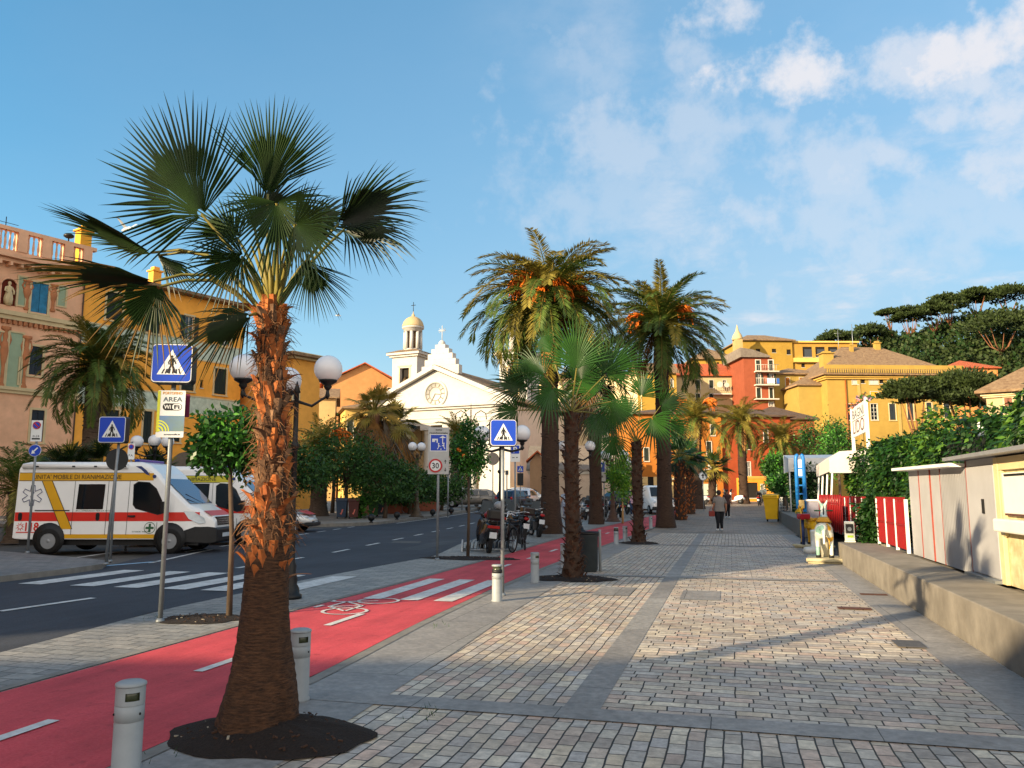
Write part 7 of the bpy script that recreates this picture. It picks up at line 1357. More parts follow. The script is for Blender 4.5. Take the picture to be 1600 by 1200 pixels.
# ---- ball bollards, bins, planters on the far pavement --------------------------------------
for i, (px, py, lab) in enumerate(((580, 817, 'black ball bollard nearest the wheelie bins'), (620, 812, 'black ball bollard between the bins and the double globe lamp'), (676, 807, 'black ball bollard right of the double globe lamp'), (705, 804, 'black ball bollard nearest the silver-grey car'), (731, 801, 'black ball bollard seen just behind the citrus tree stem'))):
    p = G(px, py, .12); t = thing('ball_bollard', lab, 'bollard', tuple(p), 0, 'black ball bollards on the far kerb'); MB().sphere((0, 0, .27), .185, 20).build('ball', IRON, t); MB().lathe([(.11, 0), (.11, .03), (.07, .06), (.07, .1)], n=14).build('foot', IRON, t)
def wheelie(label, p, col, s=1., rz=0., lidcol=None, band=None, group='wheelie bins', cat='bin', name='wheelie_bin'):
    t = thing(name, label, cat, tuple(p), rz, group); m_ = M('bin_'+col[1:], col, .45, .08, 3); secs = []
    for z, w_, d0, d1 in ((.1, .22, -.2, .2), (.55, .25, -.24, .24), (.9, .28, -.28, .28), (.91, .30, -.30, .31), (.98, .30, -.30, .31)): secs.append([(-w_*s, d0*s, z*s), (w_*s, d0*s, z*s), (w_*s, d1*s, z*s), (-w_*s, d1*s, z*s)])
    b = MB(); loft(b, secs); b.build('body', m_, t, bevel=.015); b = MB(); loft(b, [[(-.31*s, -.32*s, .985*s), (.31*s, -.32*s, .985*s), (.31*s, .33*s, .985*s), (-.31*s, .33*s, .985*s)], [(-.31*s, -.32*s, 1.02*s), (.31*s, -.32*s, 1.02*s), (.31*s, .33*s, 1.05*s), (-.31*s, .33*s, 1.05*s)], [(-.24*s, -.24*s, 1.06*s), (.24*s, -.24*s, 1.06*s), (.24*s, .28*s, 1.09*s), (-.24*s, .28*s, 1.09*s)]]); b.build('lid', M('bin_'+(lidcol or col)[1:], lidcol or col, .45, .08, 3), t, bevel=.012)
    for x in (-.2, .2): MB().lathe([(.1*s, -.03), (.1*s, .03)], (x*s, .2*s, .1*s), 14, ax='x').build('wheel', RUBBER, t)
    MB().tube([(-.2*s, .36*s, .98*s), (.2*s, .36*s, .98*s)], .018*s, 6).build('handle', m_, t)
    if band: MB().poly([(-.08*s, -.255*s, .3*s), (.0, -.256*s, .22*s), (.1*s, -.262*s, .5*s), (.03*s, -.262*s, .5*s), (0, -.258*s, .34*s)]).build('reflector', M('bin_reflector', '#c96a5a', .3, .3, 9), t)
    return t
for px, py, col, lab, lid in ((533, 811, '#26384e', 'blue-grey wheelie bin, leftmost of the four on the far pavement', '#3a4656'), (552, 811, '#4a2420', 'dark brown wheelie bin between the blue-grey bin and the plant', '#57302a'), (583, 808, '#2c5a2a', 'green wheelie bin beside the potted plant', '#37692f'), (596, 807, '#26303a', 'dark wheelie bin against the right side of the green bin', '#2c3640')):
    wheelie(lab, G(px, py, .12), col, 1.12, HEAD+.2, lid, True, 'wheelie bins on the far pavement')
wheelie('big yellow wheelie bin at the end of the short grey wall', V(2.3, 48.6, terrain(V(2.3, 48.6))), '#d9ab08', 1.45, -.15, '#e0b40e', None, None)
p = G(568, 810, .12); t = hedge('potted_plant', 'leafy potted plant squeezed between the brown and green bins', 'plant', (p.x-.4, p.x+.4, p.y-.4, p.y+.4, p.z, p.z+1.0), 500, .3, [L2, L4], 111, .2, .1, False)
for i, (px, py, w_, lab) in enumerate(((613, 803, 1.3, 'terracotta box planter with low shrubs left of the double globe lamp'), (636, 802, 1.1, 'terracotta box planter tucked behind the double globe lamp post'), (668, 799, 1.7, 'long terracotta planter between the lamp and the silver-grey car'))):
    p = G(px, py, .12); t = thing('planter', lab, 'planter', tuple(p), HEAD, 'terracotta planters on the far pavement'); MB().box(-w_/2, w_/2, -.3, .3, .03, .6).box(-w_/2-.03, w_/2+.03, -.33, .33, .6, .68).build('box', M('terracotta', '#7e4632', .8, .15, 6), t, bevel=.01); b = MB(); leaves(b, random.Random(i), (0, 0, .85), (w_*.5, .3, .3), 700, .2, 2, 14, .35); b.build('foliage', [L4, L3], t)
t = thing('chain_post', 'thin bent barrier post with hose on the far pavement', 'barrier', tuple(G(618, 803, .12)), HEAD); MB().tube([(-.3, 0, .0), (0, 0, .75), (.1, 0, .6), (.6, 0, .05), (1.2, 0, .02)], .02, 6).build('bar', STEEL, t)
# ---- bicycle rack -----------------------------------------------------------------------------
pa, pb = G(722, 862), G(806, 862); L_ = (pb-pa).length; t = thing('bicycle_rack', 'low galvanised bicycle rack in front of the parked scooter', 'bike rack', tuple(pa), math.atan2(pb.y-pa.y, pb.x-pa.x)); b = MB().tube([(0, 0, .05), (L_, 0, .05)], .02, 8).tube([(0, .45, .05), (L_, .45, .05)], .02, 8); b.build('rail', STEEL, t)
for k in range(14):
    x = .1+k*(L_-.2)/13; MB().tube([(x, 0, .05), (x+.02, .02, .26), (x+.1, .2, .32), (x+.02, .42, .26), (x, .45, .05)], .012, 6).build('hoop', STEEL, t)
for x in (0, L_-.02): MB().prism([(-.12, 0), (.5, 0), (.42, .2), (.3, .32), (.1, .32), (-.05, .2)], x-.02, x+.02, ax='x').build('end_plate', M('pale_steel', '#a6abae', .5, .08), t)
# a parcel by the near tree
o = MB().box(-.07, .07, -.045, .045, 0, .03).build('takeaway_box', WHITE, None, .008, loc=tuple(G(300, 970))); o.rotation_euler.z = .4; tag(o, 'crushed white takeaway box left by the small tree', 'litter')
# ---- white cabins on the right -------------------------------------------------------------------
CAB = M('cabin_white', '#a6a6a8', .6, .07, 2.2, grime=.35); CABY = M('kiosk_cream', '#cdbb8e', .7, .1, 3, grime=.5); SEAM = M('rust_red_paint', '#8a3a2c', .6, .2, 9); ROOFM = M('sheet_roof', '#8d8f93', .5, .15, 6, metal=.3)
XS = 3.3
def yz(px, py):                                    # where the cabin front (plane x = XS) is seen at a pixel
    d = ray(px, py); t_ = XS/d.x; return d.y*t_, CAMH+d.z*t_
yA, zA = yz(1418, 735); yB, zB = yz(1508, 722); yC, zC = yz(1555, 718)
t = thing('beach_cabins', 'row of white beach cabins with red seams and sloping thin roof', 'cabin', (XS, yA, WT), 0); LB = yA-yB; hA = zA-WT; hB = zB-WT-.08
b = MB(); fr = [0, .23, .44, .62, 1.0]; ys_ = [-LB*u for u in fr]
for i, (a, c) in enumerate(zip(ys_, ys_[1:])):
    ha, hc = hA+(hB-hA)*fr[i], hA+(hB-hA)*fr[i+1]; off = .0 if i % 2 else .01; m_ = MB(); m_.poly([(off, a-.012, 0), (off, c+.012, 0), (off, c+.012, hc), (off, a-.012, ha)])
    nr = 16
    for k in range(nr): y0_, y1_ = a-.012+(c-a+.024)*k/nr, a-.012+(c-a+.024)*(k+.5)/nr; m_.poly([(off-.006, y0_, .02), (off-.006, y1_, .02), (off-.006, y1_, min(ha, hc)-.03), (off-.006, y0_, min(ha, hc)-.03)]) if i == 3 else None
    m_.box(off+.001, off+.03, min(a, c)+.012, max(a, c)-.012, 0, min(ha, hc)); m_.build('door', CAB, t)
for i, u in enumerate(fr[1:-1]): MB().box(-.012, .05, -LB*u-.006, -LB*u+.006, 0, hA+(hB-hA)*u).build('seam', SEAM, t)
MB().poly([(0.05, 0, 0), (1.7, 0, 0), (1.7, 0, hA), (.05, 0, hA)][::-1]).build('end_wall', CAB, t); MB().poly([(.06, 0, 0), (.06, -LB, 0), (.06, -LB, hB), (.06, 0, hA)]).build('back_panel', CAB, t)
b = MB(); rf = [(-.22, .35, hA+.0), (-.22, -LB-.02, hB+.02), (1.9, -LB-.02, hB-.1), (1.9, .35, hA-.1)]; b.poly([(x, y, z+.05) for x, y, z in rf]); b.poly(rf[::-1])
for i in range(4): j = (i+1) % 4; b.poly([rf[i], rf[j], (rf[j][0], rf[j][1], rf[j][2]+.05), (rf[i][0], rf[i][1], rf[i][2]+.05)])
b.build('roof', WHITE, t)
t = thing('cabin', 'taller white cabin with one plain door and a tree shadow on it', 'cabin', (XS, yB-.01, WT), 0); LC_ = yB-.02-yC; h_ = zB-WT+.02
MB().box(0, 1.9, -LC_, 0, 0, h_).build('wall', CAB, t, bevel=.008); d_ = MB().box(-.022, -.003, -LC_+.06, -.07, .05, h_-.1).build('door', CAB, t, bevel=.004); MB().box(-.045, -.0225, -LC_*.62, -LC_*.58, h_*.54, h_*.66).build('handle', BLACK, d_); MB().box(-.014, -.002, -.025, -.008, 0, h_).build('seam', SEAM, t); MB().box(-.12, .1, -LC_-.03, -.0, -.002, .035).build('threshold', STEEL, t); MB().box(-.25, 2.2, -LC_-2.6, .22, h_+.002, h_+.05).build('roof', ROOFM, t); MB().box(.3, .62, -LC_-.5, -LC_-.1, h_+.052, h_+.16).build('roof_block', WHITE, t, bevel=.02)
t = thing('kiosk', 'cream beach kiosk with a boarded white hatch at the right edge', 'kiosk', (XS, yC-.01, WT), 0); k1 = 2.4; h_ -= .02
MB().box(.02, 1.8, -k1, 0, 0, h_).build('wall', M('crumbling_render', '#c2b080', .9, .3, 5, bump=.8, col2='#d9cba2', grime=.5), t); MB().box(-.035, .019, -.16, 0, 0, h_).build('frame', CABY, t, bevel=.006); MB().box(-.03, .019, -k1, -.17, h_-.16, h_-.002).build('lintel', CABY, t); MB().box(-.03, .019, -.24, -.165, h_*.38, h_-.165).build('jamb', CABY, t)
ht = MB().box(-.02, .018, -1.6, -.25, h_*.56, h_-.2).build('hatch', M('hatch_white', '#dcd8d0', .5, .05, 3, grime=.25), t, bevel=.006); MB().box(-.03, -.0205, -1.55, -.3, h_*.545, h_*.56).build('hatch_rail', M('rusty_iron', '#4f3026', .8, .3, 20), ht); MB().box(-.03, -.0205, -1.5, -.36, h_-.24, h_-.215).build('hatch_rail', IRON, ht); MB().box(-.16, .015, -1.6, -.25, h_*.42, h_*.52).build('counter', M('hatch_white', '#dcd8d0'), t, bevel=.02)
# ---- red fence ---------------------------------------------------------------------------------
FRED = M('fence_red', '#861318', .45, .12, 5); t = thing('red_fence', 'red sheet fence with white posts between the cabins and the bush', 'fence', (3.25, 0, WT), 0)
y0_, y1_ = yA+.1, yA+9.5; n_ = 9
for i in range(n_+1):
    y = y0_+(y1_-y0_)*i/n_; MB().box(-.03, .03, y-.02, y+.02, 0, 1.02).build('post', WHITE, t)
    if i < n_:
        yn = y0_+(y1_-y0_)*(i+1)/n_; b = MB().box(.0, .02, y+.035, yn-.035, .06, .96); nn = 10
        for k in range(nn): yy = y+.06+(yn-y-.12)*k/(nn-1); b.box(-.014, -.002, yy-.012, yy+.012, .06, 1.06)
        b.box(-.02, -.0145, y+.035, yn-.035, .5, .54); b.build('panel', FRED, t)
t = thing('red_fence', 'red slatted gate with curved top bars behind the animal rides', 'fence', (3.0, 24.5, WT), 0)
for k in range(14): y = k*.42; MB().tube([(0, y, 0), (0, y, .9), (.03, y, 1.1)], .022, 6).build('slat', FRED, t)
MB().box(-.015, .015, 0, 5.5, .82, .87).build('rail', FRED, t); MB().box(.04, .06, 0, 5.5, .05, .8).build('panel', FRED, t)
# ---- sign board, canopy, uprights and odds along the terrace edge ----------------------------------
t = thing('name_board', 'tall white lettered board on two posts above the creeper', 'sign', (4.55, 0, WT), 0)
ya, za = 24.3, 0; yb_, zb = 21.4, 0
pY1 = lambda px: (lambda d: d.y*4.55/d.x)(ray(px, 700)); ya, yb_ = pY1(1334), pY1(1357); zt1, zb1 = _hz(V(4.55, ya), 640)-WT, _hz(V(4.55, ya), 684)-WT
for y in (ya, yb_): MB().box(-.05, .05, y-.06, y+.06, 0, zt1+.1).build('post', WHITE, t)
bd = MB().box(-.03, .03, yb_+.065, ya-.065, zb1, zt1).build('board', WHITE, t); my = (ya+yb_)/2; hb = zt1-zb1
def tside(name, s_, z, h, mat, width): return text(name, s_, h, mat, bd, Matrix.Translation((-.034, my, z)) @ Matrix.Rotation(-pi/2, 4, 'Z') @ Matrix.Rotation(pi/2, 4, 'X'), width)
tside('lettering', 'BAGNI', zt1-hb*.25, hb*.3, M('letter_grey', '#5a5a60', .6), (ya-yb_)*.78); tside('lettering', 'LIDO', zt1-hb*.70, hb*.42, M('letter_red_grey', '#6a4a48', .6), (ya-yb_)*.78); MB().box(-.036, -.031, yb_+.1, ya-.1, zt1-hb*.47, zt1-hb*.45).build('rule', SGREY, bd)
b = MB(); leaves(b, random.Random(4), (0, my, zt1+.12), (.15, (ya-yb_)*.5, .14), 260, .14, 3, 12, .3); b.build('flower_garland', [L4, M('pink_petal', '#b98aa0', .6), M('orange_petal', '#c9793a', .6)], t)
t = thing('canopy', 'white fabric canopy roof over the far terrace', 'canopy', (3.2, 44, .3), 0); za = _hz(V(3.4, 47), 716)-.3; zb = _hz(V(3.4, 47), 737)-.3
b = MB().poly([(.0, 3, zb), (6.5, 3, zb), (6.5, 3, za), (.0, 3, za)]).poly([(0, 3, za), (6.5, 3, za), (6.5, 7, za+.35), (0, 7, za+.35)]).poly([(0, 7, zb), (0, 3, zb), (0, 3, za), (0, 7, za+.35)]); b.build('fabric', M('canopy_white', '#e6e4e0', .7, .04, 3), t)
for x in (.05, 3.2, 6.4): MB().tube([(x, 3.05, 0), (x, 3.05, zb)], .04, 8).build('post', WHITE, t)
t = thing('canopy', 'pale fabric awning pavilion with swooping edge behind the rides', 'canopy', (3.4, 30, WT), 0); b = MB(); pr = [(0, 1.9), (0, 2.35), (.35, 2.6), (2.2, 2.7)]
for i in range(3): (x0, z0), (x1, z1) = pr[i], pr[i+1]; b.poly([(x0, 0, z0), (x0, 4.4, z0-.1), (x1, 4.4, z1-.1), (x1, 0, z1)])
b.poly([(0, 0, 1.85), (2.2, 0, 1.85), (2.2, 0, 2.7), (.35, 0, 2.6), (0, 0, 2.35)]); b.build('fabric', M('awning_pale', '#c9c2bc', .8, .06, 3), t)
for y in (.05, 1.5, 3, 4.35): MB().tube([(.0, y, 0), (.02, y, 1.0), (.1, y, 1.95)], .035, 8).build('post', WHITE, t)
MB().box(1.2, 1.26, .05, 4.3, .0, 1.85).build('curtain', M('curtain_grey', '#a8a09a', .9, .1), t)
BLUEP = M('blue_upright_paint', '#1f6fb8', .4, .1); p = G(1256, 815, 0); p = V(2.95, 36.5); t = thing('blue_upright', 'pair of tall blue uprights joined by a rounded head, standing at the wall', 'structure', (p.x, p.y, terrain(p)), 0); ht_ = zof(p, 710)
for x in (-.15, .15): MB().tube([(x, 0, 0), (x, 0, ht_-.2), (x*.8, 0, ht_-.06), (x*.4, 0, ht_)], [.08, .08, .08, .06], 10).build('upright', BLUEP, t)
b = MB()
for k in range(7): b.box(-.09, .09, -.04, .04, .5+k*.36, .56+k*.36)
b.build('rungs', BLUEP, t); MB().box(-.11, .11, -.02, .02, ht_*.72, ht_*.93).build('white_plate', WHITE, t); MB().box(-.12, .1, -.16, -.07, 1.0, 1.35).build('control_box', M('beige_box', '#b9a06a', .6), t, bevel=.015)
p = V(3.3, 32.5, WT); t = thing('cabinet', 'grey-violet box cabinet with pale lid beside the blue uprights', 'cabinet', tuple(p), 0); MB().box(-.45, .5, -.5, .6, 0, .85).build('body', M('cabinet_grey', '#8d8a98', .6, .2, 4), t, bevel=.01); MB().box(-.5, .55, -.55, .65, .852, .92).build('lid', WHITE, t, bevel=.01)
p = G(1256, 857); t = thing('viewing_post', 'dark blue post with a red head at the paving edge', 'post', tuple(p), .3); MB().tube([(0, 0, 0), (0, 0, .86)], .045, 10).build('post', M('navy_post', '#1d2f5c', .4, .1), t); MB().box(-.13, .2, -.12, .12, .86, 1.02).lathe([(.05, -.1), (.07, .0), (.05, .1)], (-.1, -.16, .93), 12, ax='y').build('head', M('red_head', '#9a1f2a', .4, .1), t, bevel=.03)
for k in range(3):
    t = thing('plastic_chair', ('bottom', 'middle', 'topmost')[k]+' white plastic chair of the stack behind the yellow bin', 'chair', (2.95, 51.6, terrain(V(3, 52))), .3, 'stacked white plastic chairs')
    b = MB(); z = k*.16
    for x in (-.22, .22):
        for y in (-.2, .22): b.tube([(x, y, 0 if k == 0 else z+.25), (x*.9, y*.9, z+.44)], .022, 6)
    b.build('leg_frame', WHITE, t); b = MB().box(-.24, .24, -.24, .24, z+.44, z+.47); b.build('seat', WHITE, t); b = MB()
    for x in (-.18, -.06, .06, .18): b.box(x-.03, x+.03, .22, .25, z+.47, z+.95)
    b.box(-.24, .24, .215, .255, z+.95, z+1.02); b.build('backrest', WHITE, t)
wheelie('dark wheelie bin with a bright green lid beyond the white chairs', tuple(G(1226, 797)), '#23272a', 1.2, 0, '#1f8a4a', None, None)
# ---- coin-operated animal rides -----------------------------------------------------------------------
def skin(name, joints, edges, mat, parent, sub=2):
    me = bpy.data.meshes.new(name); me.from_pydata([j[:3] for j in joints], edges, []); o = bpy.data.objects.new(name, me); COL.objects.link(o); o.parent = parent
    o.modifiers.new('skin', 'SKIN'); sv = me.skin_vertices if me.skin_vertices else None
    if not sv:
        bpy.context.view_layer.objects.active = o
    for i, j in enumerate(joints):
        r = j[3]; me.skin_vertices[0].data[i].radius = (r, r) if not isinstance(r, tuple) else r
    me.skin_vertices[0].data[0].use_root = True
    u = o.modifiers.new('sub', 'SUBSURF'); u.levels = sub; u.render_levels = sub
    for m_ in (mat if isinstance(mat, list) else [mat]): me.materials.append(m_)
    o.modifiers['skin'].use_smooth_shade = True; return o
def spotmat(name, c1, c2, c3):
    m = bpy.data.materials.new(name); m.use_nodes = True; N = m.node_tree.nodes; L = m.node_tree.links.new; t = N.new('ShaderNodeTexCoord'); n = N.new('ShaderNodeTexNoise'); n.inputs['Scale'].default_value = 3.4; n.inputs['Detail'].default_value = 1; L(t.outputs['Object'], n.inputs[0]); r = N.new('ShaderNodeValToRGB'); r.color_ramp.interpolation = 'CONSTANT'; e = r.color_ramp.elements; e[0].color = (*lin(c2), 1); e[1].position = .42; e[1].color = (*lin(c1), 1); k = e.new(.62); k.color = (*lin(c3), 1); L(n.outputs[0], r.inputs[0]); L(r.outputs[0], N['Principled BSDF'].inputs['Base Color']); N['Principled BSDF'].inputs['Roughness'].default_value = .3; return m
def ride(label, p, rz, mat, s=1., gold=True):
    t = thing('animal_ride', label, 'kiddie ride', tuple(p), rz, 'coin-operated animal rides'); t.scale = (s, s, s)
    pf = MB().box(-.55, .75, -.42, .42, .05, .13).box(-.5, .7, -.38, .38, 0, .049).build('platform', M('ride_platform', '#b5aa86', .5, .15, 6), t, bevel=.02)
    J = [(0, 0, .86, .17), (.32, 0, .84, .15), (.55, 0, .92, .15), (.72, 0, 1.12, .085), (.82, 0, 1.3, .085), (.97, 0, 1.27, .075), (1.1, 0, 1.2, .05), (-.2, 0, .88, .16), (-.3, 0, .84, .1), (-.42, 0, .7, .035), (-.46, 0, .45, .025)]
    E = [(0, 1), (1, 2), (2, 3), (3, 4), (4, 5), (5, 6), (0, 7), (7, 8), (8, 9), (9, 10)]
    for s_ in (-1, 1):
        k = len(J); J += [(-.2, s_*.13, .7, .1), (-.12, s_*.15, .52, .062), (-.26, s_*.15, .33, .045), (-.22, s_*.15, .15, .05)]; E += [(7, k), (k, k+1), (k+1, k+2), (k+2, k+3)]
        k = len(J); J += [(.54, s_*.13, .68, .08), (.56, s_*.14, .45, .05), (.55, s_*.14, .28, .04), (.58, s_*.14, .15, .048)]; E += [(2, k), (k, k+1), (k+1, k+2), (k+2, k+3)]
        k = len(J); J += [(.78, s_*.07, 1.4, .03), (.76, s_*.1, 1.48, .018)]; E += [(4, k), (k, k+1)]
    bd = skin('body', J, E, mat, t)
    MB().lathe([(.1, .13), (.1, .6), (.07, .75)], (.12, 0, 0), 12).build('pedestal', M('ride_pedestal', '#cfcab4', .4, .1), t); b = MB()
    for s_ in (-1, 1):
        for x in (-.22, .58): b.lathe([(.06, .131), (.06, .18), (.04, .22)], (x, s_*.145, 0), 10)
        b.sphere((.96, s_*.06, 1.33), .018, 8)
    b.build('hooves', VBLK, bd); sd_ = MB(); loft(sd_, [[(x, -w_, z-.1), (x, -w_*.7, z), (x, w_*.7, z), (x, w_, z-.1)] for x, w_, z in ((-.18, .16, 1.07), (-.02, .19, 1.05), (.2, .18, 1.03), (.32, .15, 1.09))]); sd_.build('saddle', M('ride_saddle', '#c9962a', .4, .15), t, bevel=.02); MB().tube([(.74, -.22, 1.22), (.74, .22, 1.22)], .018, 8).build('handle', M('ride_handle', '#2f5a3a', .4), t)
    b = MB()
    for k in range(9): b.sphere((.62+.025*k, 0, 1.12+.035*k), .05, 6, sq=(.8, .4, 1.1))
    b.build('mane', M('ride_mane', '#2a211a', .6), bd)
    c = MB().box(.05, .4, -.72, -.43, 0, .28).build('coin_box', M('coin_box_cream', '#cdc9a0', .4, .08), t, bevel=.01); MB().box(.08, .38, -.70, -.45, .282, .52).build('box_middle', M('coin_box_pale', '#d5d8cc', .4, .08), c, bevel=.01); MB().box(.1, .34, -.69, -.46, .522, .98).build('box_head', M('coin_box_white', '#cfd2cc', .35, .06), c, bevel=.015); MB().box(.085, .099, -.66, -.49, .7, .92).build('panel', VBLK, c); MB().lathe([(.05, 0), (.05, .02)], (.075, -.575, .8), 14, ax='x').build('dial', STEEL, c); MB().box(.09, .0995, -.65, -.52, .6, .65).build('label', M('ride_label', '#a8c83a', .5), c)
    return t
p = G(1290, 879); ride('white ride-on pony with yellow patches on a cream platform, seen from behind', p, YD-.12, spotmat('ride_spots', '#d9ddd0', '#8fb8a8', '#cfa02e'), .98)
p = G(1284, 858); p = V(2.4, 25.6); ride('yellow ride-on animal half hidden behind the white pony', p, YD+.5, M('ride_yellow', '#d9a81a', .3, .15, 3), .85)
p = V(2.2, 23.6); t = thing('ride_step', 'round white step with black spots in front of the yellow ride', 'kiddie ride', tuple(p), 0); MB().lathe([(.3, 0), (.32, .1), (.28, .16), (.1, .18), (.09, .55), (.12, .6), (.05, .64)], n=20).build('base', spotmat('step_spots', '#dedbd0', '#d6d2c4', '#2a2722'), t)
# ---- people -----------------------------------------------------------------------------------------
SKIN_ = M('skin', '#a8745a', .55, .08, 9); HAIR = M('dark_hair', '#1d1512', .6, .25, 30, bump=.4); 
def person(label, p, rz, top, legs, shoes='#d8d8d8', bag=None, s=1., stride=.12, arm='out', hair_long=False, heavy=1., sleeve=.5):
    t = thing('person', label, 'person', tuple(p), rz); t.scale = (s, s, s); hv = heavy
    J = [(0, 0, .95, (.16*hv, .11*hv)), (0, 0, 1.12, (.135*hv, .1*hv)), (0, .01, 1.28, (.16*hv, .11*hv)), (0, .0, 1.41, (.14, .085)), (0, 0, 1.48, .055), (0, -.02, 1.56, .06), (0, -.02, 1.64, .09), (0, -.02, 1.71, .075)]; E = [(i, i+1) for i in range(7)]
    for s_, st in ((-1, stride), (1, -stride)):
        k = len(J); J += [(s_*.09, 0, .84, .098*hv), (s_*.1, -st*.6, .48, .062*hv), (s_*.1, st*.1-st*.3, .1, .042), (s_*.1, -st*.2-.02, .045, .04), (s_*.105, -st*.2-.15, .03, .03)]; E += [(0, k), (k, k+1), (k+1, k+2), (k+2, k+3), (k+3, k+4)]
        ax_ = .30 if (arm == 'out' and s_ < 0) else .24
        k = len(J); J += [(s_*.17, 0, 1.4, .062), (s_*ax_, .02, 1.15, .048), (s_*(ax_+.03), -.08*(1 if s_ > 0 else .6), .93, .034), (s_*(ax_+.03), -.1, .85, (.022, .034))]; E += [(3, k), (k, k+1), (k+1, k+2), (k+2, k+3)]; hk = k+3
        for fi, (dx, ln_) in enumerate(((-.027, .06), (-.009, .072), (.009, .068), (.026, .055))): q_ = len(J); J += [(s_*(ax_+.03)+.004, -.1+dx, .81, .008), (s_*(ax_+.025), -.105+dx, .81-ln_*.8, .007)]; E += [(hk, q_), (q_, q_+1)]
        q_ = len(J); J += [(s_*(ax_+.015), -.135, .83, .009), (s_*(ax_+.005), -.15, .79, .008)]; E += [(hk, q_), (q_, q_+1)]
    body = skin('body', J, E, SKIN_, t, 2)
    # face on the -y side: nose, eyes, mouth, ears
    b = MB().sphere((0, -.118, 1.635), .016, 8, sq=(.8, 1.2, 1.4)); b.build('nose', SKIN_, body); b = MB()
    for s_ in (-1, 1): b.sphere((s_*.032, -.1, 1.66), .01, 8)
    b.build('eyes', HAIR, body); MB().box(-.022, .022, -.108, -.1, 1.592, 1.6).build('mouth', M('lips', '#8a4238', .5), body); b = MB()
    for s_ in (-1, 1): b.sphere((s_*.09, -.01, 1.64), .024, 8, sq=(.4, .8, 1.3))
    b.build('ears', SKIN_, body)
    h = MB().sphere((0, .0, 1.69), .1, 14, sq=(1.0, 1.05, .95)); 
    if hair_long: h.sphere((0, .05, 1.55), .085, 12, sq=(1.0, .6, 1.6)); h.tube([(0, .07, 1.6), (0, .1, 1.45), (0, .1, 1.3)], [.07, .06, .03], 8)
    else: h.sphere((0, .03, 1.65), .095, 12, sq=(1.02, .9, 1.0))
    h.build('hair', HAIR, body)
    tm, lm = M('cloth_'+top[1:], top, .9, .15, 14, bump=.2), M('cloth_'+legs[1:], legs, .9, .2, 14, bump=.2); n = 16
    def tubexy(prof, cx, m_, name, cy=0.):           # elliptical garment rings: (z, rx, ry, dx, dy)
        b = MB(); vs = []
        for (z, rx, ry, dx, dy) in prof: vs += [(cx+dx+rx*cos(2*pi*k/n), cy+dy+ry*sin(2*pi*k/n), z) for k in range(n)]
        b.add(vs, [(i*n+k, i*n+(k+1) % n, (i+1)*n+(k+1) % n, (i+1)*n+k) for i in range(len(prof)-1) for k in range(n)], 0, True); return b
    b = tubexy([(.84, .205*hv, .15*hv, 0, 0), (.95, .2*hv, .145*hv, 0, 0), (1.12, .172*hv, .128*hv, 0, 0), (1.28, .195*hv, .14*hv, 0, .01), (1.39, .205, .135, 0, 0), (1.46, .135, .1, 0, 0), (1.50, .075, .07, 0, 0)], 0, tm, 'top')
    for s_ in (-1, 1):
        ax_ = .30 if (arm == 'out' and s_ < 0) else .24; b.tube([(s_*.14, 0, 1.42), (s_*.18, 0, 1.39), (s_*(.18+(ax_-.18)*sleeve*1.1), .012, 1.39-.24*sleeve)], [.085, .095, .08], 12)
    b.build('shirt', tm, body); b = tubexy([(.84, .13*hv, .14*hv, 0, 0)], 0, lm, '') ; b = MB()
    for s_, st in ((-1, stride), (1, -stride)): b.tube([(s_*.07, 0, .97), (s_*.09, 0, .84), (s_*.1, -st*.3, .66), (s_*.1, -st*.6, .48), (s_*.1, -st*.42, .3), (s_*.1, -st*.22, .1)], [.125*hv, .122*hv, .098*hv, .078*hv, .068, .056], 14)
    b.build('trousers', lm, body); b = MB()
    for s_, st in ((-1, stride), (1, -stride)): b.sphere((s_*.1, -st*.2-.05, .045), .075, 12, sq=(.62, 1.75, .62))
    b.build('shoes', M('shoe_'+shoes[1:], shoes, .6, .1), body)
    return t
p = G(1125, 829); w1 = person('person in grey T-shirt and dark trousers walking away on the promenade', p, HEAD+pi+.1, '#7b7672', '#15171d', heavy=1.22, s=1.0, sleeve=.8)
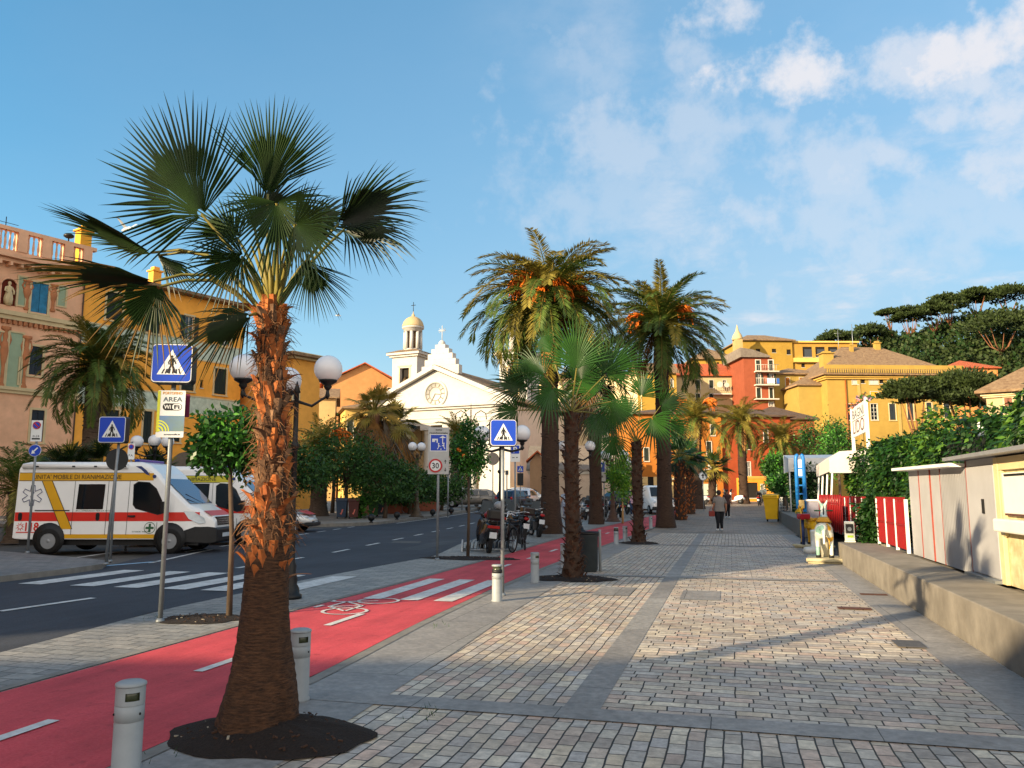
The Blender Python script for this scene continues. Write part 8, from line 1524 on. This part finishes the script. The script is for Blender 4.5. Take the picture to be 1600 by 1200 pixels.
bg_ = thing('handbag', 'red-brown handbag held by the person in grey', 'bag', tuple(p+W(-.36, -.08, .62)), HEAD); MB().box(-.13, .13, -.05, .05, 0, .24).build('body', M('red_leather', '#7a2a22', .5, .15), bg_, bevel=.03); MB().tube([(-.09, 0, .22), (-.06, 0, .36), (.06, 0, .36), (.09, 0, .22)], .012, 6).build('handle', M('red_leather', '#7a2a22'), bg_)
p = G(1137, 809); person('person in dark top and black leggings, just beyond the walker in grey', p, HEAD+.1, '#4a3230', '#16161a', hair_long=True, s=1.0, arm='in', stride=.08)
p = G(989, 806); person('person in pink and white T-shirt and jeans walking away by the motorcycles', p, HEAD+pi, '#c9a4b8', '#2c4464', hair_long=True, s=1.0, arm='in')
p = G(883, 808); person('person in pale blue shirt seen between the palm trunks', p, HEAD+pi+.3, '#9fb0c6', '#8a90a4', s=1.0, arm='in', stride=.06)
# ---- birds ------------------------------------------------------------------------------------------
def gull(label, p, rz, s, up=.35):
    t = thing('seagull', label, 'bird', tuple(p), rz); t.scale = (s, s, s); bw = M('gull_white', '#d8d8d8', .7, .06); MB().lathe([(.005, -.3), (.05, -.24), (.085, -.1), (.09, .05), (.06, .17), (.05, .22), (.055, .27), (.03, .32), (.008, .36)], n=12, ax='x').build('body', bw, t)
    for s_ in (-1, 1): MB().poly([(.12, s_*.05, .02), (-.1, s_*.05, .02), (-.05, s_*.4, up*.9), (.1, s_*.4, up)][::s_]).poly([(.1, s_*.4, up), (-.05, s_*.4, up*.9), (-.16, s_*.8, up*.75)][::s_]).build('wing', M('gull_grey', '#a9adb2', .7, .1), t)
    MB().poly([(-.26, -.03, 0), (-.42, -.08, .0), (-.42, .08, .0), (-.26, .03, 0)]).build('tail', bw, t); MB().lathe([(.012, .35), (.002, .42)], n=6, ax='x').build('beak', M('gull_beak', '#c9a02a', .5), t)
gull('white seagull with raised wings above the palazzo balustrade', A(199, 358, 40), HEAD+2.6, 1.3, .35); gull('tiny seagull gliding in the sky left of the bell tower', A(528, 493, 90), HEAD+.4, 1.0, .12)
